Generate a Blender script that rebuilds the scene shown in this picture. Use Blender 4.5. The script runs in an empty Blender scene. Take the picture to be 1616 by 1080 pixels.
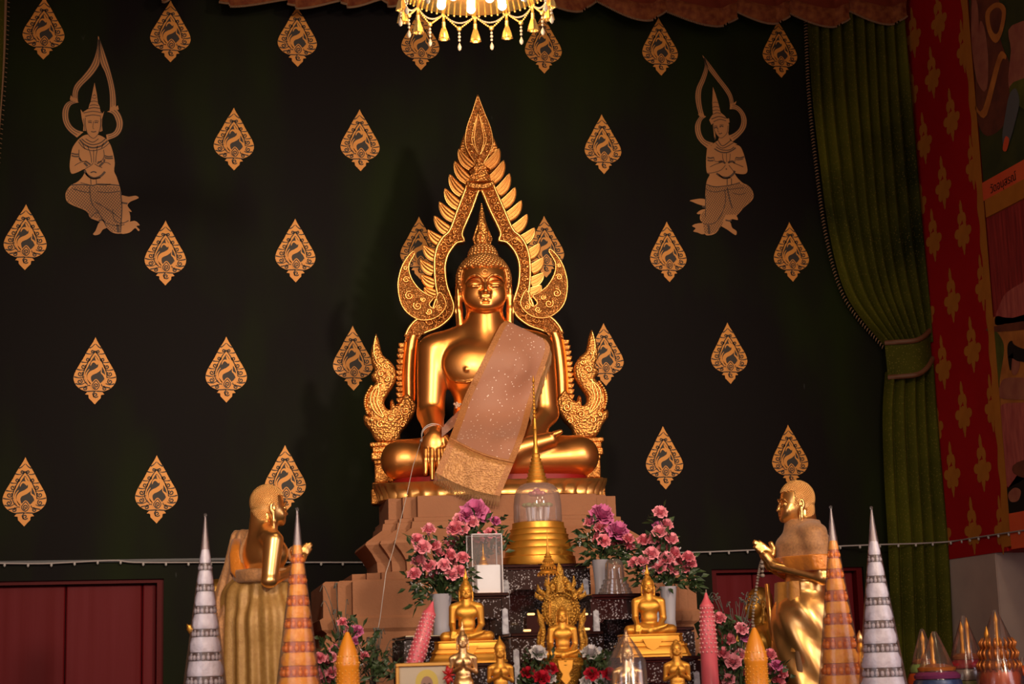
import bpy, bmesh, math, random
import numpy as np
from mathutils import Vector, Matrix

random.seed(7)
RNG = np.random.default_rng(7)
SC = bpy.context.scene
COL = SC.collection
PI = math.pi

# ------------------------------------------------------------------ camera
FPX = 2800.0
TH, PT, RO = math.radians(13.5), math.atan(520 / 2800), 0.03
CAMP = np.array([-1.8, -8.5, 1.1])
CF = np.array([math.sin(TH) * math.cos(PT), math.cos(TH) * math.cos(PT), math.sin(PT)])
_R0 = np.array([math.cos(TH), -math.sin(TH), 0.0])
_U0 = np.cross(_R0, CF)
CU = _U0 * math.cos(RO) + _R0 * math.sin(RO)
CR = _R0 * math.cos(RO) - _U0 * math.sin(RO)
cam = bpy.data.cameras.new('camera')
cam.sensor_width = 36.0
cam.lens = 36.0 * FPX / 1616.0
cam.clip_start = 0.1
cam.dof.use_dof = True
cam.dof.focus_distance = 7.6
cam.dof.aperture_fstop = 6.3
camo = bpy.data.objects.new('camera', cam)
COL.objects.link(camo)
M = Matrix.Identity(4)
for i in range(3):
    M[i][0], M[i][1], M[i][2], M[i][3] = CR[i], CU[i], -CF[i], CAMP[i]
camo.matrix_world = M
SC.camera = camo

# ------------------------------------------------------------------ world, lights, exposure
w = bpy.data.worlds.new('world')
SC.world = w
w.use_nodes = True
w.node_tree.nodes['Background'].inputs[0].default_value = (1.0, 0.93, 0.85, 1)
w.node_tree.nodes['Background'].inputs[1].default_value = 0.2
SC.view_settings.view_transform = 'Standard'
SC.view_settings.look = 'None'
SC.view_settings.gamma = 1.0
SC.view_settings.exposure = 0.0
SC.view_settings.use_curve_mapping = False


def area(name, loc, target, sx, sy, power, color):
    l = bpy.data.lights.new(name, 'AREA')
    l.shape = 'RECTANGLE'
    l.size, l.size_y, l.energy, l.color = sx, sy, power, color
    o = bpy.data.objects.new(name, l)
    COL.objects.link(o)
    o.location = loc
    d = Vector(target) - Vector(loc)
    o.rotation_euler = d.to_track_quat('-Z', 'Z').to_euler()
    return o


# daylight coming in through the hall's front doors and side windows, behind the camera
area('daylight_front_door', (-0.3, -13.8, 1.5), (-0.3, 0, 1.5), 1.7, 2.6, 95, (1.0, 0.86, 0.76))
area('daylight_side_window', (-2.62, -5.6, 1.75), (0, -5.6, 1.75), 1.1, 1.9, 22, (0.95, 0.9, 1.0))
area('daylight_right_window', (2.42, -5.2, 1.75), (0, -5.2, 1.75), 1.1, 1.9, 22, (0.95, 0.9, 1.0))
# warm ceiling tubes of the hall
for k, (lx, ly) in enumerate([(-1.9, -5.6), (1.4, -5.6)]):
    area('ceiling_tube', (lx, ly, 5.0), (lx * 0.6, -1.0, 1.9), 0.25, 1.3, 12, (1.0, 0.72, 0.42))
for k, (lx, ly) in enumerate([(-1.7, -9.6), (1.5, -9.6), (-0.1, -12.0)]):
    area('hall_reflection_fill', (lx, ly, 5.05), (lx, ly - 0.4, 0.0), 0.5, 1.6, 95, (1.0, 0.80, 0.58))  # unseen fill, added so the gold reflects a brighter hall
# two unseen warm spotlights on the main statue, set apart to highlight both cheeks
for sx_ in (-2.45, 2.2):
    sl = bpy.data.lights.new('statue_spotlight', 'SPOT')
    sl.energy, sl.color, sl.spot_size, sl.spot_blend, sl.shadow_soft_size = 1280, (1.0, 0.80, 0.58), math.radians(36), 1.0, 0.3
    slo = bpy.data.objects.new('statue_spotlight', sl)
    COL.objects.link(slo)
    slo.location = (sx_, -9.5, 3.9)
    slo.rotation_euler = (Vector((-0.40, -0.6, 2.15)) - Vector(slo.location)).to_track_quat('-Z', 'Z').to_euler()


# ------------------------------------------------------------------ points
def pt(px, py, Y):
    d = CF + CR * (px - 808) / FPX - CU * (py - 540) / FPX
    return CAMP + (Y - CAMP[1]) / d[1] * d


def ptx(px, py, X):
    d = CF + CR * (px - 808) / FPX - CU * (py - 540) / FPX
    return CAMP + (X - CAMP[0]) / d[0] * d


def mpp(px, py, Y):
    return float((pt(px, py, Y) - CAMP) @ CF / FPX)


# ------------------------------------------------------------------ object helpers
def tag(o, label=None, cat=None, group=None, kind=None):
    if label: o['label'] = label
    if cat: o['category'] = cat
    if group: o['group'] = group
    if kind: o['kind'] = kind
    return o


def empty(name, loc, rz=0.0, label=None, cat=None, group=None, scale=1.0):
    o = bpy.data.objects.new(name, None)
    o.empty_display_size = 0.05
    COL.objects.link(o)
    o.location = loc
    o.rotation_euler = (0, 0, rz)
    o.scale = (scale, scale, scale)
    return tag(o, label, cat, group)


def put(name, me, parent=None, loc=(0, 0, 0), rot=(0, 0, 0), scale=None):
    o = bpy.data.objects.new(name, me)
    COL.objects.link(o)
    o.location = loc
    o.rotation_euler = rot
    if scale is not None:
        o.scale = (scale, scale, scale) if isinstance(scale, (int, float)) else scale
    if parent is not None:
        o.parent = parent
    return o


def copy_tree(o, parent=None, name=None):
    c = o.copy()
    COL.objects.link(c)
    if parent is not None:
        c.parent = parent
    for ch in list(o.children):
        copy_tree(ch, c)
    return c


class MB:
    """collects shapes; build() links them as ONE mesh object"""

    def __init__(s):
        s.v, s.f, s.mi, s.m, s.cur = [], [], [], None, 0

    def add(s, vs, fs):
        n = len(s.v)
        if s.m is not None:
            vs = [tuple(s.m @ Vector(v)) for v in vs]
        s.v += [tuple(map(float, v)) for v in vs]
        s.f += [tuple(int(i) + n for i in f) for f in fs]
        s.mi += [s.cur] * len(fs)

    def box(s, c, d, bev=0.0):
        x, y, z = d[0] / 2, d[1] / 2, d[2] / 2
        if bev <= 0:
            vs = [(c[0] + a * x, c[1] + b * y, c[2] + e * z) for a in (-1, 1) for b in (-1, 1) for e in (-1, 1)]
            s.add(vs, [(0, 1, 3, 2), (4, 6, 7, 5), (0, 4, 5, 1), (2, 3, 7, 6), (0, 2, 6, 4), (1, 5, 7, 3)])
        else:
            b = min(bev, x, y, z)
            rings = []
            for zz, ins in ((-z, b), (-z + b, 0), (z - b, 0), (z, b)):
                a, e = x - ins, y - ins
                rings.append([(c[0] - a + b, c[1] - e, c[2] + zz), (c[0] + a - b, c[1] - e, c[2] + zz), (c[0] + a, c[1] - e + b, c[2] + zz), (c[0] + a, c[1] + e - b, c[2] + zz),
                              (c[0] + a - b, c[1] + e, c[2] + zz), (c[0] - a + b, c[1] + e, c[2] + zz), (c[0] - a, c[1] + e - b, c[2] + zz), (c[0] - a, c[1] - e + b, c[2] + zz)])
            s.loft(rings, True, True)

    def loft(s, rings, closed=True, caps=True):
        n = len(rings[0])
        vs = [v for r in rings for v in r]
        fs = []
        for i in range(len(rings) - 1):
            for j in range(n if closed else n - 1):
                k = (j + 1) % n
                fs.append((i * n + j, i * n + k, (i + 1) * n + k, (i + 1) * n + j))
        if caps and closed:
            fs.append(tuple(range(n))[::-1])
            fs.append(tuple((len(rings) - 1) * n + j for j in range(n)))
        s.add(vs, fs)

    def grid(s, g):
        s.loft(g, False, False)

    def lathe(s, prof, c=(0, 0, 0), seg=24, sx=1.0, sy=1.0, mod=None, caps=True):
        rings = []
        for r, z in prof:
            ring = []
            for j in range(seg):
                a = 2 * PI * j / seg
                q = r * (mod(a, z) if mod else 1.0)
                ring.append((c[0] + q * sx * math.cos(a), c[1] + q * sy * math.sin(a), c[2] + z))
            rings.append(ring)
        s.loft(rings, True, caps)

    def tube(s, path, r, seg=8, caps=True, flat=1.0):
        P = [Vector(p) for p in path]
        n = len(P)
        rr = r if isinstance(r, (list, tuple)) else [r] * n
        up = Vector((0, 0, 1))
        rings = []
        t0 = (P[1] - P[0]).normalized()
        nrm = t0.cross(up)
        if nrm.length < 0.05: nrm = t0.cross(Vector((0, 1, 0)))
        nrm.normalize()
        for i in range(n):
            t = (P[min(i + 1, n - 1)] - P[max(i - 1, 0)])
            if t.length < 1e-9: t = t0
            t.normalize()
            nrm = (nrm - t * nrm.dot(t))
            if nrm.length < 1e-6: nrm = t.orthogonal()
            nrm.normalize()
            b = t.cross(nrm)
            rings.append([tuple(P[i] + (nrm * math.cos(2 * PI * j / seg) + b * (flat * math.sin(2 * PI * j / seg))) * rr[i]) for j in range(seg)])
        s.loft(rings, True, caps)

    def ball(s, c, r, nu=10, nv=6):
        rx, ry, rz = r if isinstance(r, (tuple, list)) else (r, r, r)
        vs = [(c[0], c[1], c[2] - rz)]
        for i in range(1, nv):
            t = -PI / 2 + PI * i / nv
            for j in range(nu):
                a = 2 * PI * j / nu
                vs.append((c[0] + rx * math.cos(t) * math.cos(a), c[1] + ry * math.cos(t) * math.sin(a), c[2] + rz * math.sin(t)))
        vs.append((c[0], c[1], c[2] + rz))
        fs = []
        for j in range(nu):
            k = (j + 1) % nu
            fs.append((0, 1 + k, 1 + j))
            for i in range(nv - 2):
                b0 = 1 + i * nu
                fs.append((b0 + j, b0 + k, b0 + nu + k, b0 + nu + j))
            b0 = 1 + (nv - 2) * nu
            fs.append((b0 + j, b0 + k, len(vs) - 1))
        s.add(vs, fs)

    def prism(s, outline, y0, y1, bev=0.0):
        """outline: (x,z) list, extruded along y from y0 (front) to y1 (back); bev insets the front"""
        n = len(outline)
        A = np.array(outline, float)
        ar = 0.5 * np.sum(A[:, 0] * np.roll(A[:, 1], -1) - np.roll(A[:, 0], -1) * A[:, 1])
        if ar < 0: A = A[::-1]
        if bev > 0:
            e = np.roll(A, -1, 0) - A
            nn = np.stack([-e[:, 1], e[:, 0]], 1)
            nn /= (np.linalg.norm(nn, axis=1, keepdims=True) + 1e-12)
            q = nn + np.roll(nn, 1, 0)
            q /= (np.linalg.norm(q, axis=1, keepdims=True) + 1e-9)
            B = A + q * bev
            rings = [[(x, y0, z) for x, z in B], [(x, y0 + bev * 0.9, z) for x, z in A], [(x, y1, z) for x, z in A]]
        else:
            rings = [[(x, y0, z) for x, z in A], [(x, y1, z) for x, z in A]]
        s.loft(rings, True, False)
        from mathutils.geometry import tessellate_polygon
        for ri in (0, len(rings) - 1):
            R_ = rings[ri]
            tri = tessellate_polygon([[Vector((v[0], v[2], 0)) for v in R_]])
            s.add(R_, [tuple(t) for t in tri])

    def mesh(s, name, mats, smooth=40):
        me = bpy.data.meshes.new(name)
        me.from_pydata(s.v, [], s.f)
        for m in (mats if isinstance(mats, (list, tuple)) else [mats]):
            me.materials.append(m)
        if any(s.mi):
            me.polygons.foreach_set('material_index', s.mi)
        bm = bmesh.new(); bm.from_mesh(me)
        bmesh.ops.remove_doubles(bm, verts=bm.verts, dist=1e-6)
        bmesh.ops.recalc_face_normals(bm, faces=bm.faces)
        bm.to_mesh(me); bm.free()
        if smooth:
            me.polygons.foreach_set('use_smooth', [True] * len(me.polygons))
            if smooth < 180:
                me.set_sharp_from_angle(angle=math.radians(smooth))
        me.update()
        return me

    def build(s, name, mats, parent=None, smooth=40, loc=(0, 0, 0)):
        return put(name, s.mesh(name, mats, smooth), parent, loc)


def smooth_curve(pts, n=8, closed=False):
    """Catmull-Rom through 2D/3D points"""
    P = [np.array(p, float) for p in pts]
    out = []
    m = len(P)
    rng = range(m if closed else m - 1)
    for i in rng:
        if closed:
            a, b, c, d = P[(i - 1) % m], P[i], P[(i + 1) % m], P[(i + 2) % m]
        else:
            a, b, c, d = P[max(i - 1, 0)], P[i], P[i + 1], P[min(i + 2, m - 1)]
        for k in range(n):
            t = k / n
            out.append(0.5 * ((2 * b) + (c - a) * t + (2 * a - 5 * b + 4 * c - d) * t * t + (3 * b - a - 3 * c + d) * t ** 3))
    if not closed: out.append(P[-1])
    return out


def spiral(c, r0, turns, start=0.0, n=16, sgn=1, r1=0.15):
    return [(c[0] + r0 * (1 - (1 - r1) * k / n) * math.cos(start + sgn * 2 * PI * turns * k / n),
             c[1] + r0 * (1 - (1 - r1) * k / n) * math.sin(start + sgn * 2 * PI * turns * k / n)) for k in range(n + 1)]


# ------------------------------------------------------------------ implicit surfaces (for the figures)
class SDF:
    def __init__(s):
        s.ops = []

    def E(s, c, r, k=8, rot=None, op='u'):
        s.ops.append(('E', np.array(c, float), np.array(r, float), k, op, None if rot is None else np.array(Matrix.Rotation(rot[1], 3, rot[0])), None)); return s

    def C(s, a, b, ra, rb=None, k=8, op='u'):
        s.ops.append(('C', np.array(a, float), np.array(b, float), k, op, ra, ra if rb is None else rb)); return s

    def chain(s, pts, rr, k=3, op='u'):
        rr = rr if isinstance(rr, (list, tuple)) else [rr] * len(pts)
        for i in range(len(pts) - 1):
            s.C(pts[i], pts[i + 1], rr[i], rr[i + 1], k, op)
        return s

    def F(s, fn, k=4, op='i'):
        s.ops.append(('F', fn, None, k, op, None, None)); return s

    def _d(s, o, X, Y, Z):
        t, a, b = o[0], o[1], o[2]
        if t == 'F':
            return a(X, Y, Z)
        if t == 'E':
            x, y, z = X - a[0], Y - a[1], Z - a[2]
            if o[5] is not None:
                R = o[5]
                x, y, z = R[0, 0] * x + R[1, 0] * y + R[2, 0] * z, R[0, 1] * x + R[1, 1] * y + R[2, 1] * z, R[0, 2] * x + R[1, 2] * y + R[2, 2] * z
            k0 = np.sqrt((x / b[0]) ** 2 + (y / b[1]) ** 2 + (z / b[2]) ** 2) + 1e-6
            k1 = np.sqrt((x / b[0] ** 2) ** 2 + (y / b[1] ** 2) ** 2 + (z / b[2] ** 2) ** 2) + 1e-9
            return k0 * (k0 - 1) / k1
        ab = b - a
        L = float(ab @ ab) + 1e-9
        h = np.clip(((X - a[0]) * ab[0] + (Y - a[1]) * ab[1] + (Z - a[2]) * ab[2]) / L, 0, 1)
        d = np.sqrt((X - a[0] - h * ab[0]) ** 2 + (Y - a[1] - h * ab[1]) ** 2 + (Z - a[2] - h * ab[2]) ** 2)
        return d - (o[5] + (o[6] - o[5]) * h)

    def _bb(s, o, m):
        if o[0] == 'F': return None
        if o[0] == 'E':
            r = float(max(o[2])) if o[5] is not None else o[2]
            return o[1] - r - m, o[1] + r + m
        r = max(o[5], o[6])
        return np.minimum(o[1], o[2]) - r - m, np.maximum(o[1], o[2]) + r + m

    @staticmethod
    def _mix(d, e, k, op):
        if op == 'u':
            h = np.clip(0.5 + 0.5 * (d - e) / k, 0, 1)
            return d + (e - d) * h - k * h * (1 - h)
        if op == 's': e = -e
        h = np.clip(0.5 - 0.5 * (d - e) / k, 0, 1)
        return d + (e - d) * h + k * h * (1 - h)

    def ev(s, X, Y, Z):
        d = np.full(X.shape, 1e3)
        for o in s.ops:
            d = s._mix(d, s._d(o, X, Y, Z), o[3], o[4])
        return d

    def surf(s, lo, hi, h, project=True):
        lo, hi = np.array(lo, float), np.array(hi, float)
        n = np.ceil((hi - lo) / h).astype(int) + 1
        ax = [lo[i] + h * np.arange(n[i]) for i in range(3)]
        V = np.full(n, 1e3)
        for o in s.ops:
            bb = s._bb(o, 2 * o[3] + 4 * h)
            if bb is None:
                sl = (slice(None),) * 3
            else:
                i0 = np.clip(np.floor((bb[0] - lo) / h).astype(int), 0, n)
                i1 = np.clip(np.ceil((bb[1] - lo) / h).astype(int) + 1, 0, n)
                if np.any(i1 <= i0): continue
                sl = tuple(slice(i0[i], i1[i]) for i in range(3))
            X, Y, Z = ax[0][sl[0]][:, None, None], ax[1][sl[1]][None, :, None], ax[2][sl[2]][None, None, :]
            X, Y, Z = np.broadcast_arrays(X, Y, Z)
            V[sl] = s._mix(V[sl], s._d(o, X, Y, Z), o[3], o[4])
        # surface nets
        S = V < 0
        cs = [(a, b, c) for a in (0, 1) for b in (0, 1) for c in (0, 1)]
        sub = lambda A, c: A[c[0]:n[0] - 1 + c[0], c[1]:n[1] - 1 + c[1], c[2]:n[2] - 1 + c[2]]
        cnt = sum(sub(S, c).astype(int) for c in cs)
        act = (cnt > 0) & (cnt < 8)
        idx = np.full(act.shape, -1, int)
        ijk = np.argwhere(act)
        idx[act] = np.arange(len(ijk))
        acc = np.zeros((len(ijk), 3)); num = np.zeros(len(ijk))
        vals = {c: sub(V, c)[act] for c in cs}
        for c in cs:
            for a in range(3):
                if c[a] == 0:
                    e = list(c); e[a] = 1; e = tuple(e)
                    v0, v1 = vals[c], vals[e]
                    m = (v0 < 0) != (v1 < 0)
                    t = np.where(m, v0 / np.where(np.abs(v0 - v1) < 1e-12, 1, v0 - v1), 0)
                    p = np.tile(np.array(c, float), (len(ijk), 1))
                    p[:, a] += t
                    acc[m] += p[m]; num[m] += 1
        verts = lo + h * (ijk + acc / num[:, None])
        faces = []
        for a in range(3):
            b, c = (a + 1) % 3, (a + 2) % 3
            s0 = [slice(None)] * 3; s1 = [slice(None)] * 3
            s0[a] = slice(0, n[a] - 1); s1[a] = slice(1, n[a])
            A0, A1 = S[tuple(s0)], S[tuple(s1)]
            e = np.argwhere(A0 != A1)
            e = e[(e[:, b] > 0) & (e[:, c] > 0) & (e[:, b] < n[b] - 1) & (e[:, c] < n[c] - 1)]
            if not len(e): continue
            inn = A0[tuple(e.T)]
            q = []
            for (db, dc) in ((-1, -1), (0, -1), (0, 0), (-1, 0)):
                g = e.copy(); g[:, b] += db; g[:, c] += dc
                q.append(idx[tuple(g.T)])
            q = np.stack(q, 1)
            q[~inn] = q[~inn][:, ::-1]
            faces.append(q)
        faces = np.concatenate(faces)
        faces = faces[(faces >= 0).all(1)]
        if project:
            for _ in range(2):
                x, y, z = verts.T
                f0 = s.ev(x, y, z); ep = 0.35 * h
                g = np.stack([s.ev(x + ep, y, z) - f0, s.ev(x, y + ep, z) - f0, s.ev(x, y, z + ep) - f0], 1) / ep
                gg = np.maximum((g * g).sum(1), 0.2)
                stp = np.clip(f0 / gg, -0.5 * h, 0.5 * h)
                verts = verts - 0.9 * g * stp[:, None]
        return verts, faces


def np_mesh(name, parts, mats, smooth=180):
    """parts: list of (verts Nx3, quads Mx4, material index)"""
    me = bpy.data.meshes.new(name)
    vs, fs, mi, off = [], [], [], 0
    for v, f, m in parts:
        vs.append(v); fs += (f + off).tolist(); mi += [m] * len(f); off += len(v)
    me.from_pydata(np.concatenate(vs).tolist(), [], fs)
    for m in (mats if isinstance(mats, (list, tuple)) else [mats]):
        me.materials.append(m)
    me.polygons.foreach_set('material_index', mi)
    me.polygons.foreach_set('use_smooth', [True] * len(fs))
    me.update()
    return me


# ------------------------------------------------------------------ materials
def mat(name, col, rough=0.5, metal=0.0, spec=0.5, bump=None, noise=None, coat=0.0, emit=None, estr=0.0, sheen=0.0):
    """bump=(kind, scale, strength[, distance]); noise=(scale, second colour, contrast[, stretch])"""
    m = bpy.data.materials.new(name)
    m.use_nodes = True
    nt = m.node_tree
    N, L = nt.nodes, nt.links
    b = N['Principled BSDF']
    b.inputs['Base Color'].default_value = (*col, 1)
    b.inputs['Roughness'].default_value = rough
    b.inputs['Metallic'].default_value = metal
    b.inputs['Specular IOR Level'].default_value = spec
    b.inputs['Coat Weight'].default_value = coat
    b.inputs['Sheen Weight'].default_value = sheen
    if emit:
        b.inputs['Emission Color'].default_value = (*emit, 1)
        b.inputs['Emission Strength'].default_value = estr
    if noise or bump:
        tc = N.new('ShaderNodeTexCoord')
    if noise:
        mp = N.new('ShaderNodeMapping')
        if len(noise) > 3: mp.inputs['Scale'].default_value = noise[3]
        L.new(tc.outputs['Object'], mp.inputs[0])
        nz = N.new('ShaderNodeTexNoise'); nz.inputs['Scale'].default_value = noise[0]; nz.inputs['Detail'].default_value = 5
        L.new(mp.outputs[0], nz.inputs['Vector'])
        rp = N.new('ShaderNodeValToRGB')
        c = noise[2]
        rp.color_ramp.elements[0].position = 0.5 - c; rp.color_ramp.elements[0].color = (*col, 1)
        rp.color_ramp.elements[1].position = 0.5 + c; rp.color_ramp.elements[1].color = (*noise[1], 1)
        L.new(nz.outputs['Fac'], rp.inputs[0])
        L.new(rp.outputs[0], b.inputs['Base Color'])
    if bump:
        bn = N.new('ShaderNodeBump')
        bn.inputs['Strength'].default_value = bump[2]
        bn.inputs['Distance'].default_value = bump[3] if len(bump) > 3 else 0.01
        if bump[0] == 'noise':
            tx = N.new('ShaderNodeTexNoise'); tx.inputs['Scale'].default_value = bump[1]; tx.inputs['Detail'].default_value = 4; out = tx.outputs['Fac']
        elif bump[0] == 'voronoi':
            tx = N.new('ShaderNodeTexVoronoi'); tx.inputs['Scale'].default_value = bump[1]; out = tx.outputs['Distance']
        else:
            tx = N.new('ShaderNodeTexWave'); tx.inputs['Scale'].default_value = bump[1]; tx.inputs['Distortion'].default_value = 1.5; out = tx.outputs['Fac']
            if bump[0] == 'wavez': tx.bands_direction = 'Z'
        L.new(tc.outputs['Object'], tx.inputs['Vector'])
        L.new(out, bn.inputs['Height'])
        L.new(bn.outputs[0], b.inputs['Normal'])
    return m


def clear_mat(name, tint=(1, 1, 1), gloss=0.12, rough=0.08, haze=0.0, haze_col=(0.8, 0.8, 0.85)):
    """thin clear plastic or glass: transparent, a fresnel gloss and a little milky diffuse"""
    m = bpy.data.materials.new(name)
    m.use_nodes = True
    nt = m.node_tree; N, L = nt.nodes, nt.links
    N.remove(N['Principled BSDF'])
    tr = N.new('ShaderNodeBsdfTransparent'); tr.inputs[0].default_value = (*tint, 1)
    gl = N.new('ShaderNodeBsdfGlossy'); gl.inputs['Roughness'].default_value = rough
    lw = N.new('ShaderNodeLayerWeight'); lw.inputs[0].default_value = 0.25
    ma = N.new('ShaderNodeMath'); ma.operation = 'MULTIPLY_ADD'; ma.inputs[1].default_value = 0.7; ma.inputs[2].default_value = gloss
    L.new(lw.outputs['Fresnel'], ma.inputs[0])
    mx = N.new('ShaderNodeMixShader')
    L.new(ma.outputs[0], mx.inputs[0]); L.new(tr.outputs[0], mx.inputs[1]); L.new(gl.outputs[0], mx.inputs[2])
    out = mx
    if haze > 0:
        df = N.new('ShaderNodeBsdfDiffuse'); df.inputs[0].default_value = (*haze_col, 1)
        m2 = N.new('ShaderNodeMixShader'); m2.inputs[0].default_value = haze
        L.new(mx.outputs[0], m2.inputs[1]); L.new(df.outputs[0], m2.inputs[2]); out = m2
    L.new(out.outputs[0], N['Material Output'].inputs[0])
    return m


GOLD = mat('polished_gold', (0.93, 0.42, 0.125), 0.34, 0.95, bump=('noise', 9, 0.06, 0.01), noise=(5, (0.88, 0.36, 0.09), 0.25))
GOLDC = mat('carved_gold', (0.84, 0.38, 0.10), 0.42, 0.9, bump=('voronoi', 110, 0.6, 0.006), noise=(40, (0.60, 0.24, 0.06), 0.2))
GOLDR = mat('gold_relief', (0.80, 0.37, 0.11), 0.45, 0.85, bump=('voronoi', 130, 1.0, 0.007), noise=(70, (0.55, 0.22, 0.06), 0.2))
GOLDF = mat('gold_rim', (0.98, 0.52, 0.16), 0.34, 0.92)
GOLDH = mat('gold_curls', (0.66, 0.32, 0.10), 0.42, 0.85)
GOLDS = mat('yellow_gold', (0.68, 0.31, 0.042), 0.42, 0.75, bump=('noise', 40, 0.05))
GOLDP = mat('pale_gold', (0.78, 0.50, 0.22), 0.30, 0.9, bump=('noise', 30, 0.08))
BRONZE = mat('dull_gilding', (0.55, 0.30, 0.06), 0.42, 0.85, bump=('noise', 60, 0.2), noise=(25, (0.32, 0.16, 0.04), 0.2))
STENCIL = mat('gold_leaf_paint', (0.66, 0.27, 0.032), 0.5, 0.2, noise=(3, (0.57, 0.22, 0.04), 0.2))
STENDARK = mat('dark_linework', (0.02, 0.012, 0.008), 0.6)
WHITEPL = mat('white_plaster', (0.50, 0.39, 0.36), 0.8, noise=(6, (0.40, 0.31, 0.30), 0.3))
REDWOOD = mat('red_painted_wood', (0.105, 0.002, 0.004), 0.55, spec=0.12, noise=(2.2, (0.135, 0.012, 0.018), 0.25, (9, 9, 0.35)))
REDDARK = mat('dark_red_paint', (0.08, 0.0015, 0.003), 0.5, spec=0.12)

# ================================================================== the room
XR, XL, YR, ZC = 2.5026, -2.72, -14.0, 5.25
BLACKW = mat('black_green_wall_paint', (0.0062, 0.0046, 0.0048), 0.6, spec=0.07, bump=('noise', 12, 0.05))
nt = BLACKW.node_tree
N, L = nt.nodes, nt.links
tc = N.new('ShaderNodeTexCoord')
mp = N.new('ShaderNodeMapping'); mp.inputs['Scale'].default_value = (1.5, 1, 0.55)
nz = N.new('ShaderNodeTexNoise'); nz.inputs['Scale'].default_value = 1.1; nz.inputs['Detail'].default_value = 4
rp = N.new('ShaderNodeValToRGB')
rp.color_ramp.elements[0].position = 0.46; rp.color_ramp.elements[0].color = (0.0062, 0.0046, 0.0048, 1)
rp.color_ramp.elements[1].position = 0.66; rp.color_ramp.elements[1].color = (0.0095, 0.0145, 0.0022, 1)
L.new(tc.outputs['Object'], mp.inputs[0]); L.new(mp.outputs[0], nz.inputs['Vector']); L.new(nz.outputs['Fac'], rp.inputs[0])
# small pale scuffs and drips in the old paint
mp2 = N.new('ShaderNodeMapping'); mp2.inputs['Scale'].default_value = (1, 1, 0.25)
n2 = N.new('ShaderNodeTexNoise'); n2.inputs['Scale'].default_value = 26; n2.inputs['Detail'].default_value = 2
r2 = N.new('ShaderNodeValToRGB')
r2.color_ramp.elements[0].position = 0.765; r2.color_ramp.elements[0].color = (0, 0, 0, 1)
r2.color_ramp.elements[1].position = 0.80; r2.color_ramp.elements[1].color = (0.35, 0.35, 0.35, 1)
mx = N.new('ShaderNodeMix'); mx.data_type = 'RGBA'
L.new(tc.outputs['Object'], mp2.inputs[0]); L.new(mp2.outputs[0], n2.inputs['Vector']); L.new(n2.outputs['Fac'], r2.inputs[0])
L.new(r2.outputs[0], mx.inputs[0]); L.new(rp.outputs[0], mx.inputs[6]); mx.inputs[7].default_value = (0.08, 0.085, 0.09, 1)
L.new(mx.outputs[2], N['Principled BSDF'].inputs['Base Color'])

D1R, D1T = float(pt(258, 1000, 0)[0]), 1.575
D1L = D1R - 1.12
D2L, D2T = float(pt(1128, 1000, 0)[0]), 1.575
D2R = D2L + 0.82


def wall_piece(mb, x0, x1, y0, y1, z0, z1):
    mb.box(((x0 + x1) / 2, (y0 + y1) / 2, (z0 + z1) / 2), (abs(x1 - x0), abs(y1 - y0), abs(z1 - z0)))


mb = MB()
for x0, x1, z0, z1 in ((XL, D1L, 0, D1T), (D1R, D2L, 0, D1T), (D2R, XR, 0, D1T), (XL, XR, D1T, ZC)):
    wall_piece(mb, x0, x1, 0, 0.3, z0, z1)
wall_back = tag(mb.build('wall_back', BLACKW, smooth=0), kind='structure')

REDWALL = mat('red_wall_paint', (0.33, 0.005, 0.009), 0.6, spec=0.1, noise=(3, (0.40, 0.010, 0.013), 0.3))
mb = MB()
WY0, WY1, WZ = -0.56, -1.9, 1.60        # low opening beside the painted band
wall_piece(mb, XR, XR + 0.3, 0.3, WY0, 0, ZC)
wall_piece(mb, XR, XR + 0.3, WY0, WY1, WZ, ZC)
wall_piece(mb, XR, XR + 0.3, WY1, -4.6, 0, ZC)
wall_piece(mb, XR, XR + 0.3, -4.6, -5.8, 0, 0.75)
wall_piece(mb, XR, XR + 0.3, -4.6, -5.8, 2.75, ZC)
wall_piece(mb, XR, XR + 0.3, -5.8, YR, 0, ZC)
wall_right = tag(mb.build('wall_right', REDWALL, smooth=0), kind='structure')
mb = MB()
wall_piece(mb, XL - 0.3, XL, 0.3, -5.0, 0, ZC)
wall_piece(mb, XL - 0.3, XL, -5.0, -6.2, 0, 0.75)
wall_piece(mb, XL - 0.3, XL, -5.0, -6.2, 2.75, ZC)
wall_piece(mb, XL - 0.3, XL, -6.2, YR, 0, ZC)
tag(mb.build('wall_left', mat('ochre_wall', (0.40, 0.22, 0.11), 0.7, noise=(2, (0.32, 0.15, 0.08), 0.3)), smooth=0), kind='structure')
mb = MB()
wall_piece(mb, XL, -1.2, YR - 0.3, YR, 0, ZC)
wall_piece(mb, 0.6, XR, YR - 0.3, YR, 0, ZC)
wall_piece(mb, -1.2, 0.6, YR - 0.3, YR, 3.6, ZC)
tag(mb.build('wall_rear', mat('ochre_rear_wall', (0.52, 0.33, 0.18), 0.7), smooth=0), kind='structure')
mb = MB(); wall_piece(mb, XL - 0.3, XR + 0.3, YR - 0.3, 0.3, -0.2, 0)
tag(mb.build('floor', mat('red_carpet', (0.20, 0.04, 0.03), 0.9, noise=(30, (0.13, 0.02, 0.02), 0.3)), smooth=0), kind='structure')
mb = MB(); wall_piece(mb, XL - 0.3, XR + 0.3, YR - 0.3, 0.3, ZC, ZC + 0.2)
tag(mb.build('ceiling', mat('dark_red_ceiling', (0.12, 0.02, 0.015), 0.7), smooth=0), kind='structure')

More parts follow.
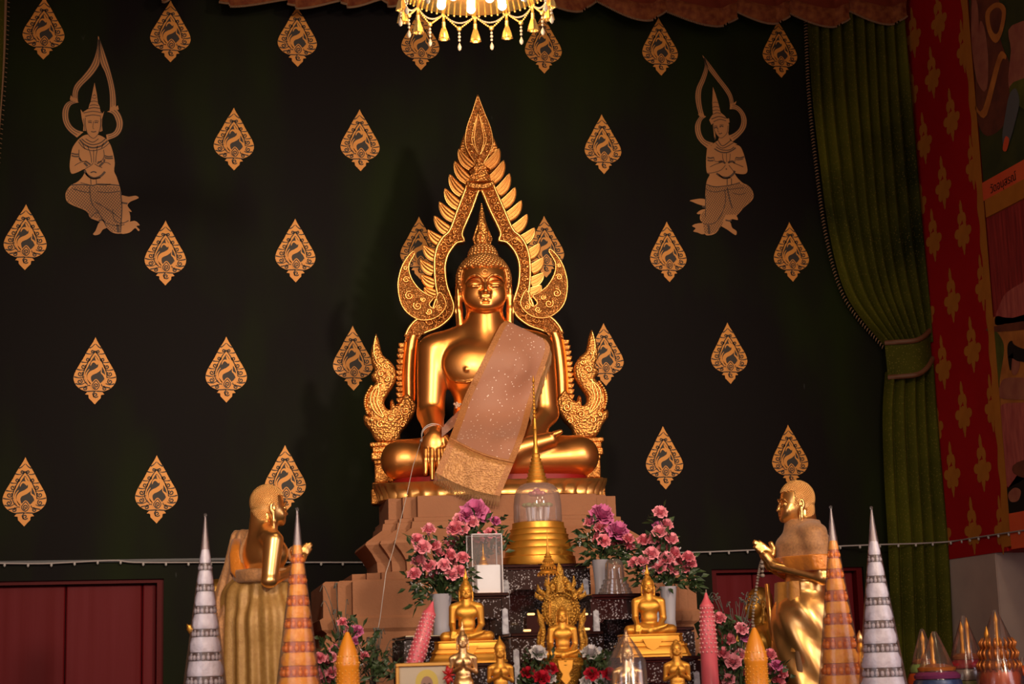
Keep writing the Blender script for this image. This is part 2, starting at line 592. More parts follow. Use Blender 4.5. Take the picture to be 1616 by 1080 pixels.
# left door: boards in a frame, recessed in the dark wall
def plank_door(name, x0, x1, top, seams, lab):
    fr = MB()
    for a, b in ((x0, x0 + 0.03), (x1 - 0.03, x1)):
        wall_piece(fr, a, b, 0.02, 0.2, 0, top)
    wall_piece(fr, x0 + 0.03, x1 - 0.03, 0.02, 0.2, top - 0.018, top)
    d = tag(fr.build(name, REDDARK, smooth=0), kind='structure')
    xs = [x0 + 0.03] + seams + [x1 - 0.03]
    for a, b in zip(xs[:-1], xs[1:]):
        m = MB(); m.box(((a + b) / 2, 0.09, (top - 0.02) / 2), (b - a - 0.004, 0.05, top - 0.02), 0.006)
        m.build('door_board', REDWOOD, d, smooth=30)
    m = MB(); m.box(((x0 + x1) / 2, 0.16, top / 2), (x1 - x0 - 0.06, 0.03, top - 0.03)); m.build('door_back', STENDARK, d)
    return d


s1 = float(pt(103, 1000, 0.07)[0]); s2 = float(pt(224, 1000, 0.07)[0])
plank_door('door_1', D1L, D1R, D1T, [s1 - 0.38, s1, s2], '')
plank_door('door_2', D2L, D2R, D2T, [D2L + 0.24, D2L + 0.5], '')
# low opening in the right wall with its dark red shutter
mb = MB(); wall_piece(mb, XR + 0.22, XR + 0.26, WY0, WY1, 0.0, WZ)
sh = tag(mb.build('window_1', mat('maroon_shutter', (0.09, 0.003, 0.005), 0.5), smooth=0), kind='structure')
mb = MB(); wall_piece(mb, XR - 0.004, XR + 0.0, 0.0, WY0, 0, WZ); wall_piece(mb, XR, XR + 0.22, WY0 - 0.004, WY0, 0, WZ)
mb.build('plaster_dado', WHITEPL, wall_right, smooth=0)
# thin conduit line along the back wall
mb = MB(); zt = float(pt(300, 884, 0)[2])
mb.box(((XL + 0.02 - 0.95) / 2, -0.008, zt), (abs(XL + 0.02 + 0.95), 0.014, 0.012))
tag(mb.build('trim_1', mat('grey_conduit', (0.05, 0.05, 0.06), 0.5), smooth=0), kind='structure')

# ================================================================== gilded stencils on the wall
def stroke(mb, path, wd, y):
    """flat painted line in the XZ plane"""
    P = [np.array(p, float) for p in path]
    n = len(P)
    ws = wd if isinstance(wd, (list, tuple)) else [wd] * n
    vs = []
    for i in range(n):
        t = P[min(i + 1, n - 1)] - P[max(i - 1, 0)]
        t = t / (np.linalg.norm(t) + 1e-9)
        q = np.array([-t[1], t[0]]) * ws[i] / 2
        vs += [(P[i][0] + q[0], y, P[i][1] + q[1]), (P[i][0] - q[0], y, P[i][1] - q[1])]
    mb.add(vs, [(2 * i, 2 * i + 1, 2 * i + 3, 2 * i + 2) for i in range(n - 1)])


def poly(mb, pts, y):
    mb.add([(p[0], y, p[1]) for p in pts], [tuple(range(len(pts)))])


def motif_mesh():
    g = MB()
    k = 1 / 7.71 / 318.0
    T = lambda pts: [((x - 508) * k, (545 - y) * k) for x, y in pts]
    mir = lambda pts: [(1016 - x, y) for x, y in pts]
    # gold ground: scalloped teardrop and the bud below it
    half = [(508, 132), (480, 190), (440, 255), (405, 315), (372, 380), (335, 445), (300, 505), (275, 560), (263, 615), (272, 660), (298, 705), (345, 745), (405, 768), (465, 776), (490, 760)]
    g.cur = 0
    poly(g, T(smooth_curve(half, 3) + smooth_curve(mir(half), 3)[::-1][:-1]), -0.003)
    bud = [(508, 762), (470, 770), (430, 768), (398, 805), (436, 812), (440, 850), (470, 880), (510, 922)]
    poly(g, T(bud + mir(bud)[::-1][1:-1]), -0.0036)
    g.cur = 1
    inner = smooth_curve([(506, 345), (470, 400), (432, 470), (398, 540), (392, 600), (420, 650), (470, 690), (508, 700)], 4)
    poly(g, T(inner + mir(inner)[::-1][1:-1]), -0.0045)
    wl = 13 * k
    for sd in (0, 1):
        mm = mir if sd else (lambda p: p)
        for (cx, cy, r, st) in ((478, 300, 22, 0.5), (425, 395, 26, 0.6), (375, 480, 30, 0.7), (338, 565, 32, 0.8), (335, 655, 32, 1.2), (395, 735, 26, 1.6)):
            stroke(g, T(mm(spiral((cx, cy), r, 1.3, -st, 14, 1, 0.2))), wl, -0.0045)
        for a, b, c in (((505, 210), (470, 245), (438, 262)), ((470, 330), (430, 330), (400, 322)), ((430, 430), (380, 430), (350, 425)), ((392, 520), (340, 520), (300, 512)),
                        ((390, 600), (330, 612), (268, 600)), ((410, 660), (350, 690), (285, 680)), ((440, 700), (400, 715), (330, 730))):
            stroke(g, T(mm(smooth_curve([a, b, c], 5))), [wl * (0.5 + 0.7 * t / 10) for t in range(11)], -0.0045)
    for sd in (0, 1):
        mm = mir if sd else (lambda p: p)
        stroke(g, T(mm(smooth_curve([(508, 300), (462, 362), (420, 440), (382, 530), (372, 605), (402, 668), (455, 706)], 5))), wl * .9, -0.0045)
    g.cur = 0
    sw = smooth_curve([(492, 700), (452, 655), (440, 600), (462, 560), (520, 530), (562, 492), (560, 440), (530, 412), (508, 360)], 5)
    n = len(sw)
    stroke(g, T(sw), [k * (12 + 40 * math.sin(PI * min(1, (i + 2) / n)) ** 0.8) for i in range(n)], -0.0055)
    stroke(g, T(smooth_curve([(540, 450), (500, 420), (470, 432), (455, 470)], 4)), [k * v for v in (30, 30, 28, 26, 24, 22, 20, 18, 16, 14, 12, 8, 4)], -0.0058)
    stroke(g, T(smooth_curve([(590, 690), (635, 640), (610, 580), (580, 550), (585, 500)], 4)), [k * (42 - 2.4 * i) for i in range(17)], -0.0055)
    stroke(g, T(smooth_curve([(450, 690), (405, 620), (408, 560), (440, 510)], 4)), [k * (34 - 2.4 * i) for i in range(13)], -0.0055)
    poly(g, T(smooth_curve([(520, 625), (580, 700), (560, 745), (520, 765), (480, 745), (462, 700)], 4, True)), -0.0062)
    g.cur = 1
    stroke(g, T(spiral((522, 705), 32, 1.4, 1.57, 18, 1, 0.15)), wl, -0.007)
    stroke(g, T(smooth_curve([(520, 640), (560, 700), (520, 752), (475, 705), (520, 640)], 4)), wl * 0.8, -0.007)
    stroke(g, T(spiral((518, 812), 32, 1.3, 0.5, 16, 1, 0.15)), wl, -0.0055)
    stroke(g, T([(508, 770), (485, 800), (500, 840)]), wl, -0.0055)
    stroke(g, T([(405, 772), (508, 766), (612, 772)]), wl, -0.0055)
    return g.mesh('flame_motif', [STENCIL, STENDARK], 0)


MOTIF = motif_mesh()
SPOTS = [(69, 47), (269, 52), (469, 60), (663, 66), (857, 72), (1041, 76), (1230, 80), (369, 222), (568, 224), (951, 230),
         (40, 377), (261, 402), (466, 398), (662, 394), (860, 392), (1054, 400), (1248, 400), (150, 588), (357, 586), (557, 568),
         (954, 562), (1150, 560), (39, 779), (247, 775), (450, 758), (1048, 725), (1246, 722)]
first = None
for i, (px, py) in enumerate(SPOTS):
    P = pt(px, py, 0)
    if first is None:
        first = put('flame_motif', MOTIF, wall_back)
        first['label'] = 'gold stencilled teardrop flame motif with a curling swan shape'
        o = first
    else:
        o = first.copy(); COL.objects.link(o)
    o.location = (P[0], -0.001, P[2])
    o.scale = (0.985, 1, 1.0)


STENCIL2 = mat('gold_painted_skin', (0.46, 0.195, 0.055), 0.55, 0.1, noise=(4, (0.38, 0.155, 0.045), 0.2))
LINE2 = mat('brown_linework', (0.07, 0.03, 0.012), 0.6)


def inside(p, pg):
    x, y = p; r = False; n = len(pg); j = n - 1
    for i in range(n):
        xi, yi = pg[i]; xj, yj = pg[j]
        if (yi > y) != (yj > y) and x < (xj - xi) * (y - yi) / (yj - yi) + xi: r = not r
        j = i
    return r


def deity(name, A_, B_, d, lab):
    """painted kneeling deity; A_/B_ map the upper / lower sketch frames to the photo, then to the wall"""
    g = MB()
    W_ = lambda px, py: (lambda q: (q[0], q[2]))(pt(px, py, 0))
    def T(pts, f): return [W_(*f(x, y)) for x, y in pts]
    u = 1 / 318.0
    g.cur = 0
    for k_, (o, i_) in enumerate(d['halo']):
        o2, i2 = T(smooth_curve(o, 5), A_), T(smooth_curve(i_, 5), A_)
        n = 24
        o3, i3 = resamp_(o2, n), resamp_(i2, n)
        y = -0.0018 - 0.0002 * k_
        g.add([(p[0], y, p[1]) for p in o3] + [(p[0], y, p[1]) for p in i3], [(j, j + 1, n + j + 1, n + j) for j in range(n - 1)])
        g.cur = 1
        for t_ in (0.0, 0.3, 0.7, 1.0): stroke(g, [a * (1 - t_) + b * t_ for a, b in zip(o3, i3)][1:-1], u * (1.0 if t_ in (0.3, 0.7) else 0.7), -0.0036)
        g.cur = 0
    for k_, pl_ in enumerate(d['upper']): poly(g, T(pl_, A_), -0.0026 - 0.0002 * k_)
    face = T(smooth_curve(d['face'], 3, True), A_); poly(g, face, -0.0041)
    for k_, pl_ in enumerate(d['lower']): poly(g, T(smooth_curve(pl_, 3, True), B_), -0.0028 - 0.00015 * k_)
    g.cur = 1
    for fr, pts, wd in d['lines']:
        f = A_ if fr == 'A' else B_
        stroke(g, T(smooth_curve(pts, 4), f), u * wd, -0.0046)
    # woven cloth: two families of fine lines inside the skirt outline
    sk = T(d['skirt'], B_)
    xs, zs = [p[0] for p in sk], [p[1] for p in sk]
    for (dx, dz) in ((0.55, 0.83), (-0.75, 0.66)):
        for c in np.arange(-0.5, 0.5, 0.0105):
            cx_, cz_ = (min(xs) + max(xs)) / 2 - dz * c, (min(zs) + max(zs)) / 2 + dx * c
            seg = []
            for t_ in np.arange(-0.3, 0.3, 0.004):
                p = (cx_ + dx * t_, cz_ + dz * t_)
                if inside(p, sk): seg.append(p)
                else:
                    if len(seg) > 2: stroke(g, [seg[0], seg[-1]], u * 0.75, -0.0042)
                    seg = []
    o = g.build(name, [STENCIL2, LINE2], wall_back, smooth=0)
    o['label'] = lab
    return o


def resamp_(c, n):
    c = np.array(c); d = np.concatenate([[0], np.cumsum(np.linalg.norm(np.diff(c, axis=0), axis=1))])
    t = np.linspace(0, d[-1], n)
    return np.stack([np.interp(t, d, c[:, 0]), np.interp(t, d, c[:, 1])], 1)


LD = dict(
    halo=[([(505, 45), (490, 200), (430, 360), (340, 480), (260, 570), (232, 660), (238, 735)], [(515, 60), (525, 310), (490, 400), (420, 490), (330, 580), (290, 650), (290, 750)]),
          ([(245, 728), (170, 760), (130, 830), (126, 920), (150, 1000), (200, 1068), (280, 1130)], [(300, 755), (220, 782), (190, 850), (190, 930), (220, 1000), (280, 1050), (350, 1070)]),
          ([(505, 45), (560, 190), (620, 370), (670, 560), (692, 700), (694, 815)], [(515, 60), (525, 310), (580, 440), (618, 580), (632, 720), (628, 850)]),
          ([(690, 815), (740, 880), (768, 970), (752, 1060), (700, 1120), (600, 1160)], [(600, 855), (660, 880), (695, 950), (702, 1010), (668, 1075), (590, 1100)])],
    upper=[[(205, 720), (215, 680), (232, 700), (262, 738), (215, 745)], [(725, 830), (715, 785), (695, 805), (660, 845), (700, 845)],
           [(467, 545), (480, 610), (490, 660), (505, 770), (522, 800), (530, 850), (556, 880), (545, 925), (460, 895), (370, 915), (335, 890), (350, 855), (400, 825), (412, 780), (425, 750), (445, 650)],
           [(318, 830), (345, 865), (372, 915), (368, 1000), (375, 1060), (345, 1060), (350, 1000), (332, 930)], [(570, 850), (548, 880), (530, 915), (530, 1000), (522, 1070), (552, 1060), (545, 1000), (548, 930)]],
    face=[(370, 912), (450, 893), (532, 908), (534, 990), (512, 1085), (470, 1135), (432, 1135), (390, 1085), (368, 1000)],
    lower=[[(350, 20), (290, 55), (250, 100), (215, 160), (197, 260), (190, 340), (208, 408), (270, 395), (345, 362), (325, 430), (270, 490), (205, 525), (160, 580), (148, 630), (165, 690), (230, 730), (330, 770), (370, 800), (395, 850), (440, 872), (510, 900), (560, 950), (620, 1000), (700, 1010), (780, 980), (795, 900), (790, 800), (720, 720), (705, 620), (692, 540), (660, 440), (636, 385), (642, 300), (625, 200), (592, 105), (540, 50), (470, 20)],
           [(440, 850), (495, 885), (475, 915), (450, 980), (425, 1012), (440, 1026), (490, 1015), (522, 970), (560, 950), (552, 895), (510, 850)],
           [(700, 630), (780, 640), (850, 630), (880, 655), (800, 690), (770, 730), (812, 790), (770, 780), (715, 730)],
           [(710, 920), (800, 890), (850, 885), (892, 925), (858, 935), (890, 970), (878, 985), (845, 955), (790, 1000), (700, 1008)]],
    skirt=[(215, 530), (300, 530), (400, 530), (560, 530), (690, 540), (700, 620), (712, 720), (712, 900), (690, 1000), (620, 995), (560, 945), (500, 870), (400, 840), (370, 800), (330, 765), (230, 725), (165, 688), (150, 630), (162, 580)],
    lines=[('A', [(395, 958), (420, 950), (440, 958)], 1.0), ('A', [(465, 958), (488, 950), (512, 960)], 1.0), ('A', [(400, 972), (418, 967), (436, 975)], 1.8), ('A', [(468, 975), (486, 968), (505, 974)], 1.8), ('A', [(456, 960), (450, 1030), (464, 1036)], .9), ('A', [(430, 1066), (455, 1072), (485, 1066)], 1.6),
           ('A', [(368, 905), (450, 890), (535, 902)], 1.4), ('A', [(350, 870), (450, 852), (548, 868)], 1.2), ('A', [(400, 825), (460, 812), (526, 822)], 1.2), ('A', [(415, 790), (460, 782), (508, 790)], 1.0), ('A', [(425, 750), (462, 742), (500, 752)], 1.0), ('A', [(450, 690), (465, 675), (480, 690)], 1.0), ('A', [(440, 700), (466, 715), (492, 700)], .8),
           ('A', [(350, 930), (360, 1000), (360, 1060)], .8), ('A', [(540, 930), (536, 1000), (536, 1060)], .8), ('A', [(368, 920), (372, 1010), (395, 1090), (440, 1135), (470, 1133), (510, 1085), (532, 990), (530, 910)], 1.0),
           ('B', [(290, 70), (340, 120), (420, 150), (510, 130), (570, 80)], 2.4), ('B', [(280, 90), (330, 150), (420, 180), (520, 155), (590, 100)], 1.2), ('B', [(310, 60), (360, 100), (425, 120), (500, 100), (550, 60)], 1.6), ('B', [(350, 60), (420, 95), (480, 60)], 1.2), ('B', [(320, 110), (345, 165)], 1.2), ('B', [(370, 130), (385, 175)], 1.2), ('B', [(470, 130), (460, 175)], 1.2), ('B', [(530, 100), (510, 155)], 1.2),
           ('B', [(210, 205), (245, 215), (280, 215)], 2.2), ('B', [(210, 228), (245, 238), (280, 238)], 2.2), ('B', [(540, 230), (580, 240), (622, 235)], 2.2), ('B', [(540, 250), (580, 258), (625, 255)], 2.2),
           ('B', [(285, 170), (285, 240), (315, 285), (360, 285)], 1.1), ('B', [(530, 170), (535, 240), (505, 285), (470, 290)], 1.1), ('B', [(390, 180), (405, 240), (410, 300)], 1.1), ('B', [(465, 180), (455, 240), (452, 300)], 1.1), ('B', [(430, 170), (432, 300)], 1.0), ('B', [(240, 330), (290, 300), (350, 285)], 1.0), ('B', [(345, 362), (400, 330), (425, 305)], 1.1), ('B', [(515, 350), (470, 330), (440, 310)], 1.1), ('B', [(520, 300), (570, 300), (600, 320)], 1.0), ('B', [(285, 250), (305, 285)], 2.6), ('B', [(540, 265), (535, 295)], 2.6),
           ('B', [(335, 300), (370, 335)], 3.4), ('B', [(350, 285), (400, 320)], 2.4), ('B', [(490, 335), (525, 300)], 3.4), ('B', [(465, 310), (510, 285)], 2.4),
           ('B', [(340, 375), (365, 420), (430, 455), (500, 435), (545, 390)], 3.4), ('B', [(350, 400), (380, 440), (430, 462), (500, 450)], 2.2), ('B', [(400, 400), (430, 390), (460, 400)], 2.0), ('B', [(400, 455), (405, 520)], 1.2), ('B', [(455, 455), (460, 520)], 1.2),
           ('B', [(205, 525), (300, 520), (420, 528), (480, 515), (600, 520), (690, 530)], 2.0), ('B', [(300, 500), (400, 525)], 1.0), ('B', [(220, 560), (320, 590), (400, 600)], 1.4), ('B', [(470, 590), (580, 600), (695, 585)], 1.4), ('B', [(470, 520), (540, 525), (600, 515)], 1.6),
           ('B', [(390, 540), (410, 700), (480, 800), (560, 940)], 1.6), ('B', [(440, 690), (560, 760), (700, 860)], 1.4), ('B', [(700, 590), (714, 740), (706, 900), (700, 1000)], 1.8), ('B', [(620, 770), (640, 880), (720, 905), (780, 880)], 1.4), ('B', [(395, 855), (440, 810), (480, 800)], 1.4), ('B', [(480, 880), (520, 875), (550, 900)], 2.4), ('B', [(668, 920), (680, 1000)], 4.0), ('B', [(705, 700), (770, 710)], 2.6), ('B', [(560, 905), (650, 930), (740, 920)], 1.2)])
RD = dict(
    halo=[([(203, 15), (232, 130), (190, 270), (140, 380), (122, 480), (135, 590), (165, 700)], [(215, 30), (265, 170), (235, 300), (195, 400), (185, 500), (200, 620), (228, 715)]),
          ([(180, 702), (130, 780), (118, 860), (140, 950), (190, 1020), (260, 1075)], [(245, 715), (195, 760), (180, 840), (195, 920), (240, 985), (330, 1015)]),
          ([(203, 15), (290, 120), (400, 270), (500, 400), (545, 490), (562, 590)], [(215, 30), (265, 170), (350, 285), (440, 400), (500, 500), (518, 600)]),
          ([(520, 575), (600, 590), (670, 660), (705, 750), (690, 850), (620, 940), (545, 1000)], [(513, 632), (580, 637), (630, 690), (645, 770), (620, 850), (560, 905), (495, 932)])],
    upper=[[(560, 560), (590, 540), (580, 575), (545, 590)], [(150, 690), (175, 690), (245, 712), (190, 728)],
           [(322, 378), (338, 420), (352, 460), (380, 550), (410, 670), (455, 705), (480, 740), (505, 735), (512, 780), (470, 810), (420, 752), (340, 775), (305, 810), (280, 755), (300, 720), (322, 690), (315, 560)],
           [(320, 800), (345, 890), (355, 960), (345, 985), (335, 940)], [(475, 780), (505, 800), (500, 880), (485, 930)], [(400, 930), (490, 880), (520, 990), (600, 1030), (430, 1060), (300, 1040), (380, 985)]],
    face=[(328, 775), (400, 745), (470, 765), (492, 830), (482, 900), (430, 955), (390, 950), (350, 890), (326, 830)],
    lower=[[(330, -40), (275, -20), (262, 20), (254, 110), (254, 220), (268, 290), (297, 303), (265, 370), (250, 450), (242, 600), (240, 715), (190, 770), (182, 830), (215, 885), (240, 1005), (300, 1017), (370, 990), (430, 910), (490, 850), (560, 830), (620, 780), (700, 690), (780, 620), (812, 560), (790, 480), (740, 430), (680, 400), (620, 340), (592, 290), (650, 298), (715, 295), (740, 250), (715, 130), (680, 20), (630, -40), (480, -50)],
           [(425, 870), (500, 850), (540, 870), (560, 930), (610, 968), (606, 1016), (570, 1000), (500, 950), (425, 905)], [(480, 770), (560, 755), (610, 790), (626, 838), (580, 830), (520, 820)],
           [(245, 600), (180, 588), (110, 598), (60, 612), (95, 626), (150, 650), (245, 672)], [(245, 715), (190, 722), (143, 762), (190, 768)], [(310, 890), (160, 878), (88, 908), (130, 936), (102, 972), (150, 985), (230, 1004)]],
    skirt=[(252, 430), (350, 445), (450, 450), (560, 430), (650, 405), (740, 435), (790, 485), (810, 560), (775, 620), (700, 690), (620, 780), (480, 780), (440, 900), (370, 985), (300, 1010), (230, 990), (215, 885), (190, 840), (190, 780), (242, 720), (242, 600)],
    lines=[('A', [(338, 850), (358, 835), (372, 852)], 2.2), ('A', [(398, 838), (418, 822), (440, 832)], 2.2), ('A', [(335, 828), (355, 818), (372, 830)], .9), ('A', [(395, 818), (418, 806), (445, 814)], .9), ('A', [(378, 845), (378, 885), (392, 890)], 1.0), ('A', [(385, 908), (405, 912), (425, 902)], 1.6),
           ('A', [(328, 775), (400, 748), (470, 765)], 1.4), ('A', [(305, 745), (390, 715), (470, 735)], 1.6), ('A', [(322, 690), (370, 672), (412, 684)], 1.2), ('A', [(320, 650), (362, 640), (402, 650)], 1.0), ('A', [(318, 610), (355, 602), (392, 610)], 1.0), ('A', [(318, 560), (350, 552), (380, 560)], .9), ('A', [(326, 790), (340, 880), (390, 950), (430, 955), (482, 900), (492, 820)], 1.0), ('A', [(345, 945), (345, 985)], 1.6), ('A', [(380, 985), (430, 1050), (520, 990)], 1.6), ('A', [(350, 1010), (430, 1075), (560, 1010)], 1.4),
           ('B', [(350, 0), (420, 40), (500, 45), (560, 20), (600, -10)], 2.2), ('B', [(370, -20), (440, 15), (530, 15), (580, -20)], 1.6), ('B', [(268, 105), (300, 112), (345, 105)], 2.4), ('B', [(268, 135), (300, 143), (340, 140)], 2.2), ('B', [(600, 105), (650, 110), (700, 95)], 2.4), ('B', [(605, 130), (650, 130), (690, 120)], 1.6),
           ('B', [(300, 215), (360, 185), (440, 160)], 1.2), ('B', [(690, 215), (630, 190), (560, 160)], 1.2), ('B', [(445, 60), (450, 120), (470, 165)], 1.1), ('B', [(535, 60), (532, 120), (520, 165)], 1.1), ('B', [(490, 50), (495, 160)], 1.0), ('B', [(400, 160), (440, 150), (480, 175)], 3.4), ('B', [(510, 165), (560, 150), (590, 170)], 3.4), ('B', [(345, 110), (360, 150), (440, 150)], 1.0), ('B', [(600, 110), (590, 150)], 1.0), ('B', [(268, 290), (350, 280), (430, 250), (480, 195)], 1.1), ('B', [(592, 290), (555, 240), (520, 195)], 1.1), ('B', [(482, 240), (498, 240)], 2.4),
           ('B', [(375, 290), (430, 330), (510, 340), (570, 300), (590, 260)], 3.6), ('B', [(400, 300), (460, 350), (540, 340)], 2.2), ('B', [(500, 350), (500, 430)], 1.6), ('B', [(550, 350), (552, 430)], 1.6), ('B', [(252, 420), (350, 448), (470, 440), (560, 425), (650, 400)], 1.8), ('B', [(250, 480), (350, 510), (470, 490), (600, 470), (700, 460)], 1.2), ('B', [(500, 460), (530, 600), (560, 700)], 2.4), ('B', [(560, 520), (650, 540), (720, 520)], 1.2), ('B', [(245, 560), (244, 800)], 1.4), ('B', [(470, 480), (480, 620), (430, 780), (340, 880), (215, 885)], 1.4), ('B', [(280, 900), (290, 1005)], 4.0), ('B', [(480, 840), (530, 850), (550, 840)], 2.6), ('B', [(205, 680), (240, 690)], 2.6)])
deity('deity_painting', lambda x, y: (80 + x / 6.75, 50 + y / 6.75), lambda x, y: (80 + x / 6.35, 210 + y / 6.35), LD, 'gilded painting of a kneeling deity with praying hands and pointed halo, left of the statue')
deity('deity_painting', lambda x, y: (1080 + x / 7.2, 85 + y / 7.2), lambda x, y: (1080 + x / 7.448, 235 + y / 7.448), RD, 'gilded painting of a kneeling deity with praying hands and pointed halo, right of the statue')

# ================================================================== painted band and murals on the right wall
GOLDPAINT = mat('gold_wall_paint', (0.50, 0.19, 0.03), 0.6, 0.0, spec=0.1, noise=(8, (0.40, 0.14, 0.022), 0.25))
YB = -0.69


def sd(px, py, dx=0.0):
    q = ptx(px, py, XR)
    return (XR - dx, q[1], q[2])


def sidepoly(mb, pts, dx):
    mb.add([(XR - dx, y, z) for y, z in pts], [tuple(range(len(pts)))])


def frm(px, py):
    q = ptx(px, py, XR); return (q[1], q[2])


mb = MB()
mb.box((XR - 0.004, (YB - 0.005) / 2, (WZ + ZC) / 2), (0.008, abs(YB), ZC - WZ))
band = mb.build('painted_band', REDWALL, wall_right, smooth=0)
# gold border strip along the band's edge, with a wavy inner edge
mb = MB()
e = [(-0.70, WZ + 0.02)]
z = WZ + 0.02
out = []
while z < ZC - 0.05:
    ph = ((z - 1.78) % 0.555) / 0.555
    out.append((YB + 0.015 + 0.006 * math.sin(6 * PI * ph), z)); z += 0.02
sidepoly(mb, [(YB - 0.05, WZ + 0.02)] + out + [(YB - 0.05, out[-1][1])], 0.010)
mb.build('gold_border', GOLDPAINT, wall_right, smooth=0)


def floral(half=0):
    m = MB()
    def blob(cy, cz, ry, rz, pnt=0.0):
        pts = []
        for a in np.linspace(0, 2 * PI, 15)[:-1]:
            pts.append((cy + ry * math.cos(a), cz + rz * math.sin(a) + (pnt if abs(a - PI / 2) < 0.25 else 0)))
        m.add([(-0.0002, y, z) for y, z in pts], [tuple(range(len(pts)))])
    blob(0.004, 0.118, 0.016, 0.032, 0.008); blob(0.024, 0.062, 0.024, 0.030); blob(-0.024, 0.052, 0.020, 0.030, 0.006); blob(0, 0.080, 0.018, 0.032)
    blob(0.058, -0.010, 0.032, 0.026); blob(-0.058, -0.014, 0.032, 0.026); blob(0, -0.012, 0.048, 0.042); blob(0.03, 0.012, 0.012, 0.018, 0.015); blob(-0.03, 0.012, 0.012, 0.018, 0.015)
    blob(0.038, -0.056, 0.024, 0.026); blob(-0.038, -0.056, 0.024, 0.026); blob(0, -0.07, 0.020, 0.044); blob(0, -0.11, 0.009, 0.022)
    return m.mesh('floral_motif', GOLDPAINT, 0)


FL = floral()
k = 0
for px, py in [(1484, 30), (1444, 55), (1474, 118), (1504, 185), (1461, 222), (1491, 292), (1522, 363), (1476, 375), (1505, 470), (1537, 548), (1491, 576),
               (1523, 650), (1553, 735), (1505, 745), (1538, 834)]:
    P = sd(px, py, 0.0095)
    put('floral_motif', FL, wall_right, P, (0, 0, 0))
for px, py in [(1431, 150), (1452, 318), (1463, 491), (1477, 671), (1492, 838)]:       # cut by the corner
    P = sd(px, py, 0.0095)
    put('floral_motif', FL, wall_right, (P[0], -0.055, P[2]), (0, 0, 0), (1, 0.9, 1))

for py in (88, 268, 455, 643, 834):                 # cut by the gold border
    P = sd(1507 + (py - 88) * 0.095, py, 0.0095)
    put('floral_motif', FL, wall_right, (P[0], YB + 0.035, P[2]), (0, 0, 0), (1, 0.8, 1))
# murals: a dark upper scene, a writing strip, a gold rail, a lower scene with red drapes
ORANGE = mat('orange_red_paint', (0.8000, 0.1350, 0.0405), 0.6, noise=(5, (0.7290, 0.0810, 0.0324), 0.3))
SKIN = mat('mural_flesh', (0.4290, 0.1658, 0.0975), 0.6, noise=(14, (0.2925, 0.0780, 0.0585), 0.25))
MGREEN = mat('mural_dark_green', (0.0273, 0.0390, 0.0156), 0.6, noise=(7, (0.0585, 0.0683, 0.0156), 0.2))
MBROWN = mat('mural_brown', (0.1950, 0.0546, 0.0273), 0.6, noise=(11, (0.0975, 0.0273, 0.0195), 0.2))
MRED = mat('mural_red_drape', (0.3900, 0.0390, 0.0351), 0.6, noise=(7, (0.1755, 0.0117, 0.0156), 0.2, (1, 9, 0.6)))
MPINK = mat('mural_pink_cloth', (0.5460, 0.1365, 0.1072), 0.6, noise=(9, (0.3510, 0.0585, 0.0585), 0.2, (1, 6, 1)))
MLEAF = mat('mural_leaf_green', (0.1365, 0.1462, 0.0195), 0.6, noise=(12, (0.0585, 0.0683, 0.0117), 0.2))
MBLACK = mat('mural_black', (0.010, 0.006, 0.006), 0.6)
MGREY = mat('mural_silver', (0.1170, 0.1268, 0.1365), 0.5)
MOCHRE = mat('mural_ochre', (0.6075, 0.2363, 0.0495), 0.6, noise=(10, (0.3600, 0.1125, 0.0270), 0.2))
mats = [MGREEN, SKIN, MBROWN, MOCHRE, MRED, MPINK, MLEAF, MBLACK, MGREY, ORANGE]
ZR0 = frm(1550, 318)[1]      # underside of the writing strip region
mb = MB()
Z1 = float(ptx(1548, 292, XR)[2]); Z2 = float(ptx(1548, 322, XR)[2]); Z3 = float(ptx(1549, 350, XR)[2]); ZM = WZ + 0.17
YM = -3.2
mb.cur = 0; sidepoly(mb, [(YB - 0.05, Z1), (YB - 0.05, ZC - 0.1), (YM, ZC - 0.1), (YM, Z1)], 0.004)
def sp(ci, pts, dx):
    mb.cur = ci
    sidepoly(mb, [tuple(p) for p in smooth_curve([frm(x if x < 1616 else x + 70, y) for x, y in pts], 4, True)], dx)
# upper scene: rock wall, a leaning bare figure with raised arm, cart wheels, a yellow angular seat, an armoured figure
sp(2, [(1534, 0), (1541, 110), (1543, 185), (1560, 215), (1590, 190), (1600, 120), (1580, 60), (1578, 0)], 0.006)
sp(1, [(1537, 0), (1545, 8), (1548, 60), (1552, 105), (1560, 125), (1556, 145), (1545, 130), (1539, 100), (1535, 55)], 0.008)
sp(1, [(1548, 40), (1556, 44), (1562, 90), (1560, 140), (1548, 128)], 0.009)
sp(3, [(1543, 167), (1554, 172), (1578, 88), (1590, 86), (1590, 94), (1582, 100), (1560, 182), (1544, 176)], 0.010)
sp(3, [(1558, 20), (1575, 4), (1590, 14), (1585, 50), (1574, 68), (1562, 52)], 0.009)
sp(2, [(1565, 22), (1576, 12), (1584, 20), (1580, 46), (1574, 54), (1567, 44)], 0.010)
sp(1, [(1600, 40), (1616, 30), (1616, 120), (1606, 140), (1594, 130), (1598, 80)], 0.009)
sp(6, [(1602, 130), (1616, 120), (1616, 200), (1608, 165)], 0.0095)
sp(8, [(1596, 150), (1606, 140), (1612, 160), (1606, 190), (1596, 225), (1588, 235), (1585, 215), (1590, 180)], 0.011)
sp(9, [(1590, 216), (1596, 220), (1592, 238), (1586, 236)], 0.012)
mb.cur = 4; sidepoly(mb, [(YB - 0.05, ZM), (YB - 0.05, Z3), (YM, Z3), (YM, ZM)], 0.004)
